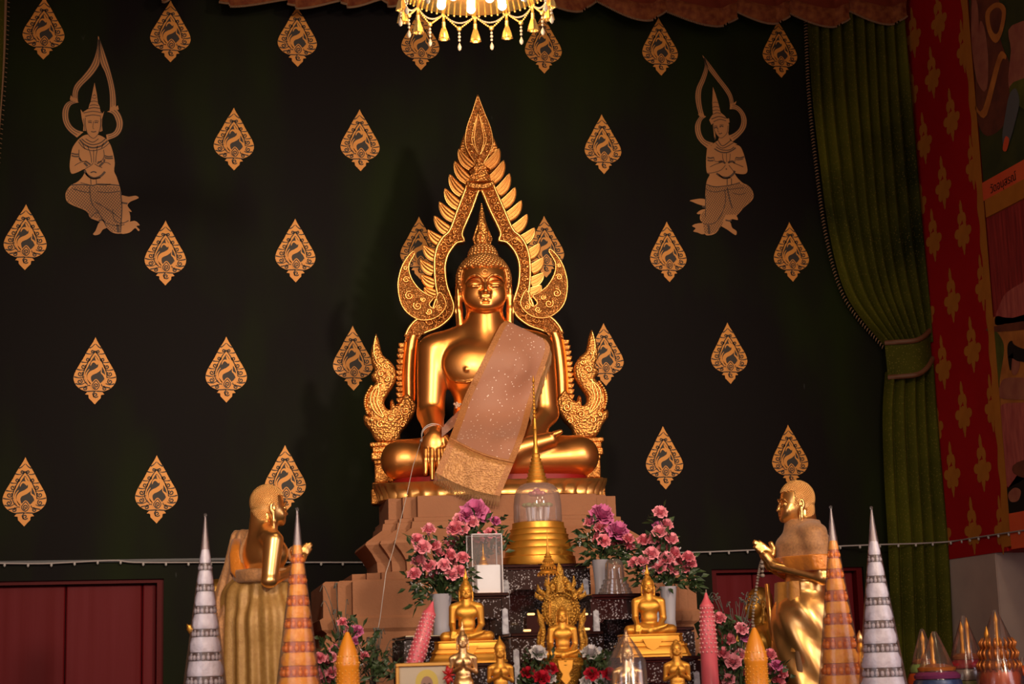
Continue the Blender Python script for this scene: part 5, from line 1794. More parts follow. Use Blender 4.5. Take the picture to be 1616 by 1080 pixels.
for nm, o in (('left', dl), ('right', dr)):
    z = o.location.z - 738 * KU
    pth = empty('statue_plinth', (o.location.x, o.location.y, 0), 0, 'square stone plinth under the %s standing disciple' % nm, 'plinth')
    m = MB(); m.box((0, 0, z / 2 - .003), (0.34, 0.34, z - .006), 0.01); m.build('block', STONE, pth, smooth=0)

# ---- kneeling child-sized disciples beside them
def kneel_sdf():
    s = SDF(); s.ops = [o for o in ST.ops if o[1][2] > -330 or (o[0] == 'C' and o[1][2] > -240)]
    s.ops = [o for o in s.ops if not (o[1][2] < -290)]
    s.E((0, 14, -310), (70, 56, 56), 20)
    for q in (-1, 1):
        s.C((q * 34, 10, -330), (q * 50, -120, -352), 40, 32, 14)
        s.C((q * 50, -116, -366), (q * 40, 60, -376), 26, 20, 10)
        s.E((q * 38, 88, -376), (16, 30, 16), 8)
    return s


KV, KF = kneel_sdf().surf((-128, -170, -400), (128, 130, -40), 4.5)
KUK = 0.00118
KBODY = np_mesh('kneeling_body', [(KV * KUK, KF, 0), (hd_turn(HV) * KUK, HF, 0)], mat('ochre_gilding', (0.60, 0.30, 0.05), 0.38, 0.75, bump=('noise', 30, 0.1)))
KHAIR = np_mesh('kneeling_hair', [(hd_turn(AVm) * KUK, AFm, 0)], BRONZE)
for (px, py, Y, rz, lab) in ((1199, 938, -2.06, -95, 'small dull gold kneeling statue in profile before the right disciple, facing left'),
                             (343, 925, -1.50, -95, 'small gilded kneeling statue half hidden behind the left white cone')):
    P = pt(px, py, Y)
    t = empty('kneeling_statue', P, math.radians(rz), lab, 'statue')
    put('body', KBODY, t); put('hair', KHAIR, t)
    m = MB(); mm = Matrix.Scale(KUK, 4); m.m = mm
    g = []
    for a in np.linspace(0, 2 * PI, 33):
        g.append([((74 + 30 * u) * math.cos(a), 12 + (50 + 22 * u) * math.sin(a), -205 - 130 * u + 3 * math.sin(8 * a)) for u in np.linspace(0, 1, 6)])
    m.grid(g); m.build('robe', BRONZE, t, smooth=180)
    z = P[2] - 398 * KUK
    pth = empty('statue_plinth', (P[0], P[1], 0), 0, 'low plinth under the kneeling statue at ' + ('right' if px > 800 else 'left'), 'plinth')
    m = MB(); m.box((0, 0, z / 2 - .003), (0.26, 0.24, z - .006), 0.01); m.build('block', STONE, pth, smooth=0)

# ================================================================== altar tables
def lacquer():
    m = mat('inlaid_black_lacquer', (0.012, 0.006, 0.006), 0.18, coat=0.5)
    nt = m.node_tree; N, L = nt.nodes, nt.links
    tc_ = N.new('ShaderNodeTexCoord')
    vo_ = N.new('ShaderNodeTexVoronoi'); vo_.inputs['Scale'].default_value = 125
    nz_ = N.new('ShaderNodeTexNoise'); nz_.inputs['Scale'].default_value = 24; nz_.inputs['Detail'].default_value = 3
    L.new(tc_.outputs['Object'], vo_.inputs['Vector']); L.new(tc_.outputs['Object'], nz_.inputs['Vector'])
    r_ = N.new('ShaderNodeValToRGB'); r_.color_ramp.elements[0].position = 0.30; r_.color_ramp.elements[0].color = (1, 1, 1, 1); r_.color_ramp.elements[1].position = 0.40; r_.color_ramp.elements[1].color = (0, 0, 0, 1)
    L.new(vo_.outputs['Distance'], r_.inputs[0])
    r2_ = N.new('ShaderNodeValToRGB'); r2_.color_ramp.elements[0].position = 0.42; r2_.color_ramp.elements[0].color = (0, 0, 0, 1); r2_.color_ramp.elements[1].position = 0.48; r2_.color_ramp.elements[1].color = (1, 1, 1, 1)
    L.new(nz_.outputs['Fac'], r2_.inputs[0])
    mu_ = N.new('ShaderNodeMath'); mu_.operation = 'MULTIPLY'
    L.new(r_.outputs[0], mu_.inputs[0]); L.new(r2_.outputs[0], mu_.inputs[1])
    mx_ = N.new('ShaderNodeMix'); mx_.data_type = 'RGBA'
    hs = N.new('ShaderNodeMix'); hs.data_type = 'RGBA'; hs.inputs[6].default_value = (0.12, 0.12, 0.15, 1); hs.inputs[7].default_value = (0.42, 0.38, 0.40, 1)
    L.new(vo_.outputs['Color'], hs.inputs[0])
    L.new(mu_.outputs[0], mx_.inputs[0]); mx_.inputs[6].default_value = (0.012, 0.006, 0.006, 1); L.new(hs.outputs[2], mx_.inputs[7])
    L.new(mx_.outputs[2], N['Principled BSDF'].inputs['Base Color'])
    return m


INLAY = lacquer()
LACQ = mat('dark_lacquer', (0.018, 0.006, 0.006), 0.15, coat=0.5)
PEARL = mat('mother_of_pearl', (0.46, 0.46, 0.52), 0.3, coat=0.3, noise=(75, (0.26, 0.25, 0.30), 0.12))
GOLDK = mat('ornate_yellow_gold', (0.62, 0.33, 0.05), 0.42, 0.75, bump=('voronoi', 210, 0.8, 0.004), noise=(120, (0.42, 0.20, 0.03), 0.2))


def altar_table(px0, px1, top, Yf, dep, z0, label, rail=True, pearl=True):
    a, b = pt(px0, top, Yf), pt(px1, top, Yf)
    cx_, zt_ = (a[0] + b[0]) / 2, (a[2] + b[2]) / 2
    w_ = abs(b[0] - a[0])
    k_ = mpp(px0, top, Yf)
    t = empty('altar_table', (cx_, Yf + dep / 2, z0), 0, label, 'table', 'black inlaid altar tables')
    H = zt_ - z0
    m = MB(); m.box((0, 0, H - 3 * k_), (w_, dep, 6 * k_), 1.5 * k_); m.box((0, 0, H - 7.5 * k_), (w_ - 8 * k_, dep - 8 * k_, 3 * k_)); m.build('table_top', LACQ, t, smooth=30)
    ah = min(32 * k_, H * .3)
    m = MB(); m.box((0, 0, H - 9 * k_ - ah / 2), (w_ - 10 * k_, dep - 10 * k_, ah), 1 * k_)
    # cusped lower edge of the apron
    for s_ in (-1, 1):
        m.prism([(s_ * (w_ / 2 - 6 * k_), H - 8 * k_ - ah), (s_ * (w_ / 2 - 22 * k_), H - 8 * k_ - ah), (s_ * (w_ / 2 - 20 * k_), H - 12 * k_ - ah), (s_ * (w_ / 2 - 13 * k_), H - 14 * k_ - ah), (s_ * (w_ / 2 - 11 * k_), H - 24 * k_ - ah), (s_ * (w_ / 2 - 6 * k_), H - 26 * k_ - ah)], -dep / 2 + 5 * k_, -dep / 2 + 8 * k_)
    m.build('apron', INLAY, t, smooth=30)
    for sx in (-1, 1):
        for sy in (-1, 1):
            m = MB()
            x_, y_ = sx * (w_ / 2 - 8 * k_), sy * (dep / 2 - 8 * k_)
            rings = []
            for u, wd, ox in ((0, 6, 3), (0.06, 6.5, 4), (0.12, 4.5, 1), (0.4, 4, 0), (0.75, 5, 1), (0.92, 6, 2.5), (1, 6, 2)):
                z_ = (H - 8 * k_) * u; q = wd * k_; o_ = sx * ox * k_
                rings.append([(x_ + o_ - q, y_ - q, z_), (x_ + o_ + q, y_ - q, z_), (x_ + o_ + q, y_ + q, z_), (x_ + o_ - q, y_ + q, z_)])
            m.loft(rings)
            lg = m.build('leg', INLAY, t, smooth=0)
            if pearl and sy < 0:
                m = MB()
                zc_, hh_ = H - 57 * k_, 30 * k_
                m.prism([(x_ - 4.5 * k_, zc_ - hh_), (x_ + 4.5 * k_, zc_ - hh_), (x_ + 5.5 * k_, zc_), (x_ + 4.5 * k_, zc_ + hh_), (x_, zc_ + hh_ * 1.1), (x_ - 4.5 * k_, zc_ + hh_), (x_ - 5.5 * k_, zc_)], y_ - 8.5 * k_, y_ - 6 * k_, 1 * k_)
                m.build('pearl_panel', PEARL, lg, smooth=30)
    m = MB(); m.box((0, dep / 2 - 9 * k_, H / 2), (w_ - 18 * k_, 3 * k_, H - 12 * k_)); m.build('back_panel', INLAY, t, smooth=0)
    if rail:
        m = MB(); m.box((0, 0, H * .40), (w_ - 18 * k_, dep - 16 * k_, 7 * k_), 1.5 * k_); m.build('shelf', LACQ, t, smooth=30)
    return t, zt_


ZPL = 0.55
plat = empty('altar_platform', (-0.30, -2.42, 0), 0, 'low wooden platform under the black inlaid tables', 'platform')
m = MB(); m.box((0, 0, ZPL / 2), (1.08, 1.30, ZPL), 0.01); m.build('deck', LACQ, plat, smooth=0)
ZAL = 0.86
alt = empty('offering_table', (-0.45, -3.36, 0), 0, 'long offering table in front, carrying cones, candles and little figures', 'table')
m = MB(); m.box((0, 0, ZAL - .02), (2.62, 0.46, .04), 0.006); m.build('table_top', LACQ, alt, smooth=0)
m = MB(); m.box((0, 0, ZAL - .10), (2.5, 0.40, .12), 0.004); m.build('apron', REDDARK, alt, smooth=0)
for sx in (-1, 1):
    for sy in (-1, 1):
        m = MB(); m.box((sx * 1.2, sy * .17, (ZAL - .16) / 2), (.06, .06, ZAL - .16), .005); m.build('leg', LACQ, alt, smooth=0)

T1, z1 = altar_table(790, 931, 890, -2.00, 0.27, ZPL, 'black pearl inlaid table, tallest, carrying the golden stupa')
T2L, z2l = altar_table(728, 804, 936, -2.30, 0.25, ZPL, 'black pearl inlaid table carrying the clear acrylic case')
T2R, z2r = altar_table(932, 1042, 937, -2.30, 0.25, ZPL, 'black pearl inlaid table carrying the clear glass stupa')
T5L, z5l = altar_table(638, 728, 1003, -2.62, 0.25, ZPL, 'black pearl inlaid table under the left white vase', pearl=False)
T5R, z5r = altar_table(1030, 1096, 990, -2.62, 0.25, ZPL, 'black pearl inlaid table under the right white vase', pearl=False)
T3, z3 = altar_table(806, 953, 998, -2.62, 0.25, ZPL, 'black pearl inlaid table low at centre behind the canopied figure')
T4L, z4l = altar_table(668, 812, 1047, -3.02, 0.30, ZPL, 'black pearl inlaid table under the left yellow gold Buddha')
T4R, z4r = altar_table(958, 1106, 1037, -3.02, 0.30, ZPL, 'black pearl inlaid table under the right yellow gold Buddha')

# ================================================================== golden stupa with a glass bell
P = pt(851, 889, -1.865); k = mpp(851, 860, -1.865)
stu = empty('golden_stupa', (P[0], P[1], z1), 0, 'golden ringed stupa with a glass bell and tall thin spire', 'stupa')
m = MB(); m.m = Matrix.Scale(k, 4)
pr_ = [(57, 0), (58, 3), (57, 13), (54, 15), (53, 24), (54, 27), (51, 28), (50, 36), (51, 38), (48, 39), (47, 46), (48, 48), (45, 49), (44, 55), (45, 57), (42, 58), (41, 64), (41, 67), (36, 68), (30, 69), (2, 69)]
m.lathe(pr_, seg=48); m.build('ringed_base', GOLDS, stu, smooth=40)
GLASS = clear_mat('clear_glass', (0.97, 0.96, 0.96), 0.06, 0.05, 0.34, (0.50, 0.33, 0.28))
m = MB(); m.m = Matrix.Scale(k, 4)
m.lathe([(38, 69), (38.5, 72), (38, 95), (36.5, 110), (33, 120), (27, 127), (20, 130), (15, 131)], seg=40, caps=False); m.build('glass_bell', GLASS, stu, smooth=180)
m = MB(); m.m = Matrix.Scale(k, 4)
m.lathe([(17, 129), (17, 134), (15, 136), (16, 140), (13.5, 141), (14.5, 146), (12, 147), (13, 152), (10.5, 153), (11.5, 158), (9, 159), (10, 164), (7.5, 165), (8.5, 170), (6.5, 171), (7, 176), (5, 178), (5, 186), (3.4, 190), (3.0, 215), (4.2, 217), (3, 220), (2.4, 234)], seg=24)
for q in range(9): m.ball((0, 0, 238 + q * 6.2), (3.3 - .2 * q, 3.3 - .2 * q, 3), 8, 6)
m.lathe([(1.4, 230), (1.0, 292), (2.5, 294), (0.3, 304)], seg=8)
m.build('spire', GOLDS, stu, smooth=40)
m = MB(); m.m = Matrix.Scale(k, 4)
for a in range(8):
    c_, s_ = math.cos(a * PI / 4), math.sin(a * PI / 4)
    m.ball((9 * c_, 9 * s_, 114), (6, 6, 4), 7, 5)
m.ball((0, 0, 117), (6, 6, 6), 8, 6)
m.build('lotus_blossom', mat('pink_lotus', (0.55, 0.13, 0.22), 0.5), stu, smooth=180)
m = MB(); m.m = Matrix.Scale(k, 4)
for a in range(10):
    c_, s_ = math.cos(a * PI / 5), math.sin(a * PI / 5)
    m.ball((20 * c_, 14 * s_, 96), (6, 4, 3.5), 7, 4)
m.build('leaf_ring', mat('pale_green_glaze', (0.25, 0.35, 0.16), 0.3), stu, smooth=180)
m = MB(); m.m = Matrix.Scale(k, 4)
for a in range(9):
    c_, s_ = math.cos(a * PI * 2 / 9), math.sin(a * PI * 2 / 9)
    m.tube([(14 * c_, 10 * s_, 69), (16 * c_, 12 * s_, 92)], [2.6, 3.6], 6)
m.build('crystal_stand', mat('crystal', (0.55, 0.55, 0.62), 0.1, coat=0.5), stu, smooth=60)

# clear acrylic case with a tiny stupa on a white block
P = pt(766, 934, -2.175); k = mpp(766, 890, -2.175)
ac = empty('acrylic_case', (P[0], P[1], z2l), 0, 'clear acrylic case with a tiny golden stupa above a white block', 'display case')
PLAST = clear_mat('acrylic', (0.95, 0.95, 0.97), 0.10, 0.05, 0.08, (0.7, 0.7, 0.78))
m = MB(); m.box((0, 0, 47 * k), (48 * k, 40 * k, 92 * k)); m.build('case', PLAST, ac, smooth=0)
m = MB()
for sx in (-1, 1):
    for sy in (-1, 1):
        m.box((sx * 24 * k, sy * 20 * k, 47 * k), (1.6 * k, 1.6 * k, 93 * k))
for sy in (-1, 1): m.box((0, sy * 20 * k, 93 * k), (49 * k, 1.6 * k, 1.6 * k))
m.build('case_edge', mat('pale_acrylic_edge', (0.55, 0.52, 0.55), 0.3), ac, smooth=0)
m = MB(); m.box((3 * k, 0, 23 * k), (38 * k, 30 * k, 45 * k), 1 * k); m.build('white_block', mat('white_satin_block', (0.92, 0.92, 0.97), 0.5), ac, smooth=30)
m = MB(); m.m = Matrix.Translation((-2 * k, 0, 45.6 * k)) @ Matrix.Scale(k, 4)
m.lathe([(8, 0), (8, 2), (6, 4), (6.5, 6), (4.5, 8), (4.5, 12), (2, 15), (1.6, 20), (.3, 34)], seg=16); m.build('tiny_stupa', GOLDS, ac, smooth=40)
m = MB(); m.box((0, 0, .8 * k), (50 * k, 42 * k, 1.6 * k)); m.build('case_base', mat('copper_trim', (0.5, 0.25, 0.12), 0.4, 0.6), ac, smooth=0)

# little clear glass stupa on the right table
P = pt(971, 936, -2.21); k = mpp(971, 900, -2.21)
gs = empty('glass_stupa', (P[0], P[1], z2r), 0, 'small clear glass stupa with stepped base and dome', 'stupa')
m = MB(); m.m = Matrix.Scale(k, 4)
m.lathe([(27, 0), (27, 4), (25, 5), (25, 10), (22, 11), (22, 16), (19, 17), (19, 23), (15.5, 25), (15, 40), (14, 49), (10, 55), (0.5, 57)], seg=32)
m.build('glass_body', clear_mat('smoky_glass', (0.85, 0.80, 0.78), 0.14, 0.1, 0.16, (0.6, 0.5, 0.46)), gs, smooth=40)
m = MB(); m.m = Matrix.Scale(k, 4); m.lathe([(10, 6), (10, 16), (7, 20), (7, 34), (3, 42), (.4, 50)], seg=16); m.build('inner_relic', mat('rose_relic', (0.30, 0.13, 0.10), 0.4), gs, smooth=40)

# ================================================================== small seated Buddhas
def small_buddha(px, py, Y, zb, basew, label, kb, tiers, me, mh, mf):
    k_ = mpp(px, py, Y)
    hb_ = sum(t_[1] for t_ in tiers) * k_
    P_ = pt(px, py, Y)
    t = empty('small_buddha_statue', (P_[0], P_[1], zb), AB, label, 'statue')
    s_ = kb * k_
    put('body', me, t, (0, 0, hb_ + 2 * s_), scale=s_)
    put('hair', mh, t, (0, 0, hb_ + 2 * s_), scale=s_)
    put('flame_finial', mf, t, (0, 0, hb_ + 2 * s_), scale=s_)
    z_ = hb_
    for i, (w_, h_, fl) in enumerate(tiers):
        m = MB()
        d_ = w_ * 0.52
        rings = []
        for u, q in ((0, fl), (0.15, fl), (0.25, fl - 2), (0.55, (fl + 0) / 2 - 1), (0.78, -1), (0.85, 1), (1, 0)):
            rings.append([((sx * (w_ / 2 + q) + (-sx * cs)) * k_, (sy * (d_ / 2 + q) + (-sy * ct)) * k_, z_ - h_ * k_ + h_ * k_ * u) for sx, sy, cs, ct in
                          ((-1, -1, 0, 6), (-1, -1, 6, 0), (1, -1, 6, 0), (1, -1, 0, 6), (1, 1, 0, 6), (1, 1, 6, 0), (-1, 1, 6, 0), (-1, 1, 0, 6))])
        m.loft(rings); m.build('base_tier', GOLDS, t, smooth=30)
        if i == 1:
            m = MB()
            m.prism([(-16 * k_, z_ + 8 * k_), (16 * k_, z_ + 8 * k_), (9 * k_, z_ - 5 * k_), (0, z_ - 10 * k_), (-9 * k_, z_ - 5 * k_)], -(d_ / 2 + 2.5) * k_, -(d_ / 2 - 1) * k_)
            m.build('front_cloth', GOLDS, t, smooth=30)
        z_ -= h_ * k_
    return t


HOFF = np.array([0, 2.0, NECKZ])
SBM = np_mesh('small_buddha_body', [(BVs, BFs, 0), (HVs + HOFF, HFs, 0)], GOLDS)
SBH = np_mesh('small_buddha_hair', [(AVs + HOFF, AFs, 0)], GOLDS)
mb = MB(); mb.m = Matrix.Translation(HOFF); flame_spire(mb, seg=12); SBF = mb.mesh('small_flame', GOLDS, 60)
small_buddha(738, 1046, -2.87, z4l, 0, 'yellow gold seated Buddha figure on a two step base, left of centre', 0.253, [(104, 16, 2), (112, 19, 6)], SBM, SBH, SBF)
small_buddha(1027, 1036, -2.87, z4r, 0, 'yellow gold seated Buddha figure on a two step base, right of centre', 0.245, [(98, 16, 2), (110, 20, 5)], SBM, SBH, SBF)
SASHS = SATIN

# the canopied figure at the centre front
P = pt(889, 1040, -3.22); k = mpp(889, 1000, -3.22)
cf = empty('canopied_buddha_statue', (P[0], P[1], ZAL), AB, 'small gilded Buddha figure under a tree of flames with a tiered parasol, front centre', 'statue')
H0 = (P[2] - ZAL)
put('body', np_mesh('canopied_body', [(BVs * 0.212 * k, BFs, 0), ((HVs + HOFF) * 0.212 * k, HFs, 0)], GOLDS), cf, (0, 0, H0 + 1.5 * k))
put('hair', np_mesh('canopied_hair', [((AVs + HOFF) * 0.212 * k, AFs, 0)], GOLDS), cf, (0, 0, H0 + 1.5 * k))
m = MB(); m.m = Matrix.Translation((0, 0, H0)) @ Matrix.Scale(k, 4)
m.lathe([(24, -80), (26, -70), (24, -55), (20, -45), (21, -38), (28, -26), (34, -16), (38, -10), (36, -7), (38, -4), (35, -2), (36, 0), (30, 1)], seg=36, mod=lambda a, z: 1 + .03 * math.cos(16 * a))
m.build('lotus_stand', GOLDK, cf, smooth=40)
m = MB(); m.m = Matrix.Translation((0, 0, H0)) @ Matrix.Scale(k, 4)
m.prism([(-13, -2), (13, -2), (11, -16), (6, -24), (9, -32), (0, -42), (-9, -32), (-6, -24), (-11, -16)], -38, -33, 1.5); m.build('front_cloth', GOLDS, cf, smooth=30)
m = MB(); m.m = Matrix.Translation((0, 0, H0)) @ Matrix.Scale(k, 4)
hal = [(30 * math.cos(a) * (1 + .05 * math.cos(18 * a)), 76 + 32 * math.sin(a) * (1 + .05 * math.cos(18 * a))) for a in np.linspace(0, 2 * PI, 73)[:-1]]
m.prism(hal, 14, 17, 1)
m.tube([(26 * math.cos(a), 11, 76 + 28 * math.sin(a)) for a in np.linspace(0, 2 * PI, 40)], 1.4, 5)
for a in np.linspace(0, 2 * PI, 37)[:-1]:
    m.ball((29.5 * math.cos(a), 12, 76 + 31.5 * math.sin(a)), (1.8, 1.5, 2.2), 6, 4)
for a in np.linspace(0, 2 * PI, 29)[:-1]:
    m.ball((22 * math.cos(a), 11.5, 76 + 24 * math.sin(a)), (2.2, 1.5, 2.6), 6, 4)
m.build('round_halo', GOLDK, cf, smooth=50)
m = MB(); m.m = Matrix.Translation((0, 0, H0)) @ Matrix.Scale(k, 4)
for s_ in (-1, 1):
    m.tube([(s_ * 30, 8, 0), (s_ * 32, 8, 24), (s_ * 29, 8, 44), (s_ * 33, 8, 60), (s_ * 38, 8, 78)], [5, 4, 4, 5, 1], 7)
    m.tube([(s_ * 36, 8, 2), (s_ * 38, 8, 30), (s_ * 34, 8, 50)], [3.5, 3, 1.5], 6)
    m.tube([(s_ * 20, 8, 0), (s_ * 22, 8, 34), (s_ * 16, 8, 52)], [4, 3.5, 2], 6)
    for (x0, z0, x1, z1_) in ((24, 100, 36, 118), (28, 94, 40, 106), (14, 106, 22, 130), (10, 108, 10, 128)):
        m.tube([(s_ * x0, 12, z0), (s_ * (x0 * .4 + x1 * .6 + 4), 12, (z0 + z1_) / 2), (s_ * x1, 12, z1_)], [4.5, 4, .6], 6)
m.tube([(0, 12, 104), (-1, 12, 124), (0, 12, 140), (-1, 12, 152)], [9, 8, 6, 0.6], 8)
for s_ in (-1, 1):
    for (x_, z_, r_) in ((33, 62, 6), (30, 50, 4), (22, 98, 5), (13, 112, 5), (7, 122, 5), (33, 26, 4), (20, 106, 4)):
        m.ball((s_ * x_, 9, z_), (r_, 3.5, r_ * 1.5), 7, 5)
m.build('flame_tree', GOLDK, cf, smooth=60)
m = MB(); m.m = Matrix.Translation((-18 * k, 14 * k, H0)) @ Matrix.Scale(k, 4)
m.lathe([(1.6, 0), (1.6, 190)], seg=8)
for (z_, r_) in ((136, 17), (147, 12), (155, 8.5), (162, 5.5)):
    m.lathe([(r_, z_ - 3), (r_ + .8, z_ - 1), (r_ * .9, z_ + 1), (r_ * .45, z_ + 6), (1.6, z_ + 9)], seg=24, caps=False)
    for q in range(16):
        a = q * PI / 8; m.ball((r_ * math.cos(a), r_ * math.sin(a), z_ - 4.5), (1, 1, 2), 5, 4)
m.lathe([(3, 168), (1.2, 180), (.4, 205)], seg=8)
m.build('tiered_parasol', GOLDS, cf, smooth=40)

# ================================================================== little standing figures in the front row
def mini(px, py, Y, kk, label, style):
    k_ = mpp(px, py, Y); s_ = kk * k_
    P_ = pt(px, py, Y)
    t = empty('standing_figure', (P_[0], P_[1], P_[2]), AB, label, 'figure')
    me, hr, fl = MINI[style]
    put('body', me, t, scale=s_)
    put('hair', hr, t, scale=s_)
    if fl: put('flame_finial', fl, t, scale=s_)
    zf = -738 * s_
    m = MB(); h_ = max(0.012, P_[2] + zf - ZAL)
    m.lathe([(70 * s_, -h_), (74 * s_, -h_ * .7), (60 * s_, -h_ * .3), (66 * s_, 0)], (0, 0, zf), 20); m.build('stand', BRONZE, t, smooth=40)
    return t


MZ = np.array([0, 0, 0.0])
def mini_set(mt, flame):
    a = np_mesh('figure_body', [(SVs, SFs, 0), (HVs, HFs, 0)], mt)
    b = np_mesh('figure_hair', [(AVs, AFs, 0)], mt)
    c = None
    if flame:
        q = MB(); flame_spire(q, seg=10); c = q.mesh('figure_flame', mt, 60)
    return a, b, c


MINI = {'pale': mini_set(GOLDP, True), 'yellow': mini_set(GOLDS, False)}
mini(730, 1013, -3.33, 0.215, 'pale gold standing figure with praying hands beside the framed portrait', 'pale')
t = mini(789, 1030, -3.33, 0.20, 'dark yellow gold standing figure with pointed hood before the left Buddha', 'yellow')
m = MB(); s_ = 0.20 * mpp(789, 1030, -3.33); m.m = Matrix.Scale(s_, 4)
m.lathe([(44, 20), (46, 40), (38, 62), (22, 84), (8, 108), (1, 130)], (0, 8, 0), 20); m.build('pointed_hood', GOLDS, t, smooth=60)
mini(1067, 1026, -3.33, 0.205, 'yellow gold standing figure with folded hands before the right Buddha', 'yellow')
t3 = mini(989, 1032, -3.33, 0.235, 'gilded standing figure inside a pointed clear plastic wrap', 'pale')
P = t3.location; k = mpp(989, 1032, -3.33)
wr = empty('plastic_wrap', (P[0], P[1], ZAL + 0.002), 0, 'pointed clear plastic wrap around the front gilded figure', 'wrapping')
m = MB(); h0 = P[2] - ZAL
FILM = clear_mat('plastic_film', (0.97, 0.95, 0.95), 0.10, 0.16, 0.05, (0.75, 0.70, 0.72))
m.lathe([(38 * k, 0), (36 * k, 0.06), (30 * k, h0 - 14 * k), (22 * k, h0 + 2 * k), (10 * k, h0 + 20 * k), (3 * k, h0 + 30 * k), (1 * k, h0 + 36 * k)], seg=18, mod=lambda a, z: 1 + .05 * math.sin(5 * a + 20 * z), caps=False)
m.build('film', FILM, wr, smooth=180)

# framed portrait
P = pt(667, 1046, -3.40); k = mpp(667, 1060, -3.40)
Hf = float(P[2] - ZAL)
fr = empty('framed_portrait', (P[0], P[1], ZAL), AB, 'gold framed portrait of an older bald person with a yellow halo', 'picture')
w_ = 86 * k
m = MB()
for x0, x1, z0, z1_ in ((-w_ / 2, w_ / 2, Hf - 6 * k, Hf), (-w_ / 2, w_ / 2, 0, 6 * k), (-w_ / 2, -w_ / 2 + 6 * k, 6 * k, Hf - 6 * k), (w_ / 2 - 6 * k, w_ / 2, 6 * k, Hf - 6 * k)):
    m.box(((x0 + x1) / 2, 0, (z0 + z1_) / 2), (x1 - x0, 9 * k, z1_ - z0), 1.2 * k)
m.build('frame', mat('brass_frame', (0.6, 0.32, 0.08), 0.35, 0.7), fr, smooth=30)
m = MB(); m.box((0, 1.5 * k, Hf / 2), (w_ - 8 * k, 3 * k, Hf - 8 * k))
m.build('backing', mat('cream_paper', (0.50, 0.42, 0.30), 0.6), fr, smooth=0)
m = MB()
el = lambda cx_, cz_, rx, rz, y, n=24: [(cx_ + rx * math.cos(a), cz_ + rz * math.sin(a)) for a in np.linspace(0, 2 * PI, n + 1)[:-1]]
for ci, (cx_, dz, rx, rz) in enumerate([(6, 31, 18, 20), (6, 34, 9.5, 12.5)]):
    m.cur = ci; poly(m, [(x * k, Hf - z * k) for x, z in [(a, b) for a, b in el(cx_, dz, rx, rz, 0)]], -0.2 * k - ci * .2 * k)
m.cur = 2; poly(m, [(x * k, Hf - z * k) for x, z in ((-18, 90), (-14, 62), (-2, 50), (12, 50), (24, 58), (30, 90))], -0.6 * k)
m.cur = 3
for (cx_, dz, rx, rz) in ((2, 33, 2.4, .7), (10, 33, 2.4, .7), (6, 41, 3, .6)):
    poly(m, [(x * k, Hf - z * k) for x, z in el(cx_, dz, rx, rz, 0, 8)], -0.8 * k)
m.build('portrait', [mat('portrait_halo', (0.55, 0.42, 0.08), 0.6), mat('portrait_skin', (0.30, 0.17, 0.12), 0.6), mat('portrait_robe', (0.45, 0.19, 0.03), 0.6), MBLACK], fr, smooth=0)
# red bow by the portrait
P = pt(708, 1066, -3.43); k = mpp(708, 1066, -3.43)
bw = empty('red_flower', (P[0], P[1], ZAL), 0, 'red ribbon flower beside the framed portrait', 'flower')
m = MB(); m.m = Matrix.Translation((0, 0, P[2] - ZAL)) @ Matrix.Scale(k, 4)
for q in range(7):
    a = q * 2 * PI / 7
    m.tube([(0, 0, 0), (6 * math.cos(a), -3, 8 * math.sin(a)), (11 * math.cos(a), -1, 15 * math.sin(a))], [2, 5, 1], 6, flat=.4)
m.build('petals', mat('red_ribbon', (0.45, 0.012, 0.012), 0.4), bw, smooth=180)
m = MB(); m.tube([(0, .002, P[2] - ZAL), (0, .002, 0)], .002, 6); m.build('stem', mat('stem_green', (0.02, 0.05, 0.01), 0.6), bw, smooth=180)

# small things seen inside the tables' openings
FIG = mat('dull_brown_figurine', (0.16, 0.075, 0.055), 0.6, noise=(60, (0.07, 0.03, 0.02), 0.2))
m = MB(); m.ball((0, 0, .026), (.016, .014, .026), 8, 6); m.ball((0, 0, .060), .013, 8, 6); FIGM = m.mesh('figurine_body', FIG, 180)
lst = [(826, 925), (838, 948), (822, 955), (852, 920), (905, 920), (915, 945), (846, 968)]
HS = [0.50, 0.46]
ztop = z1 - 0.09
zsh = ZPL + (z1 - ZPL) * .40 + 3.5 * mpp(790, 890, -2.0)
names_ = ['leftmost', 'second from left', 'third from left', 'fourth, behind the parasol', 'fifth, right of the parasol', 'sixth from left', 'rightmost']
for i, q in enumerate(np.linspace(804, 918, 7)):
    P = pt(q, 960, -1.86 - .04 * (i % 2))
    o = put('figurine', FIGM, None, (P[0], P[1], zsh), scale=1.5 + .3 * ((i * 7) % 3))
    tag(o, 'small brown figurine inside the tall inlaid table, ' + names_[i], 'figurine', 'figurines inside the tall table')
LED = mat('warm_lamp_glow', (0.9, 0.5, 0.2), 0.5, emit=(1.0, 0.5, 0.16), estr=2.2)
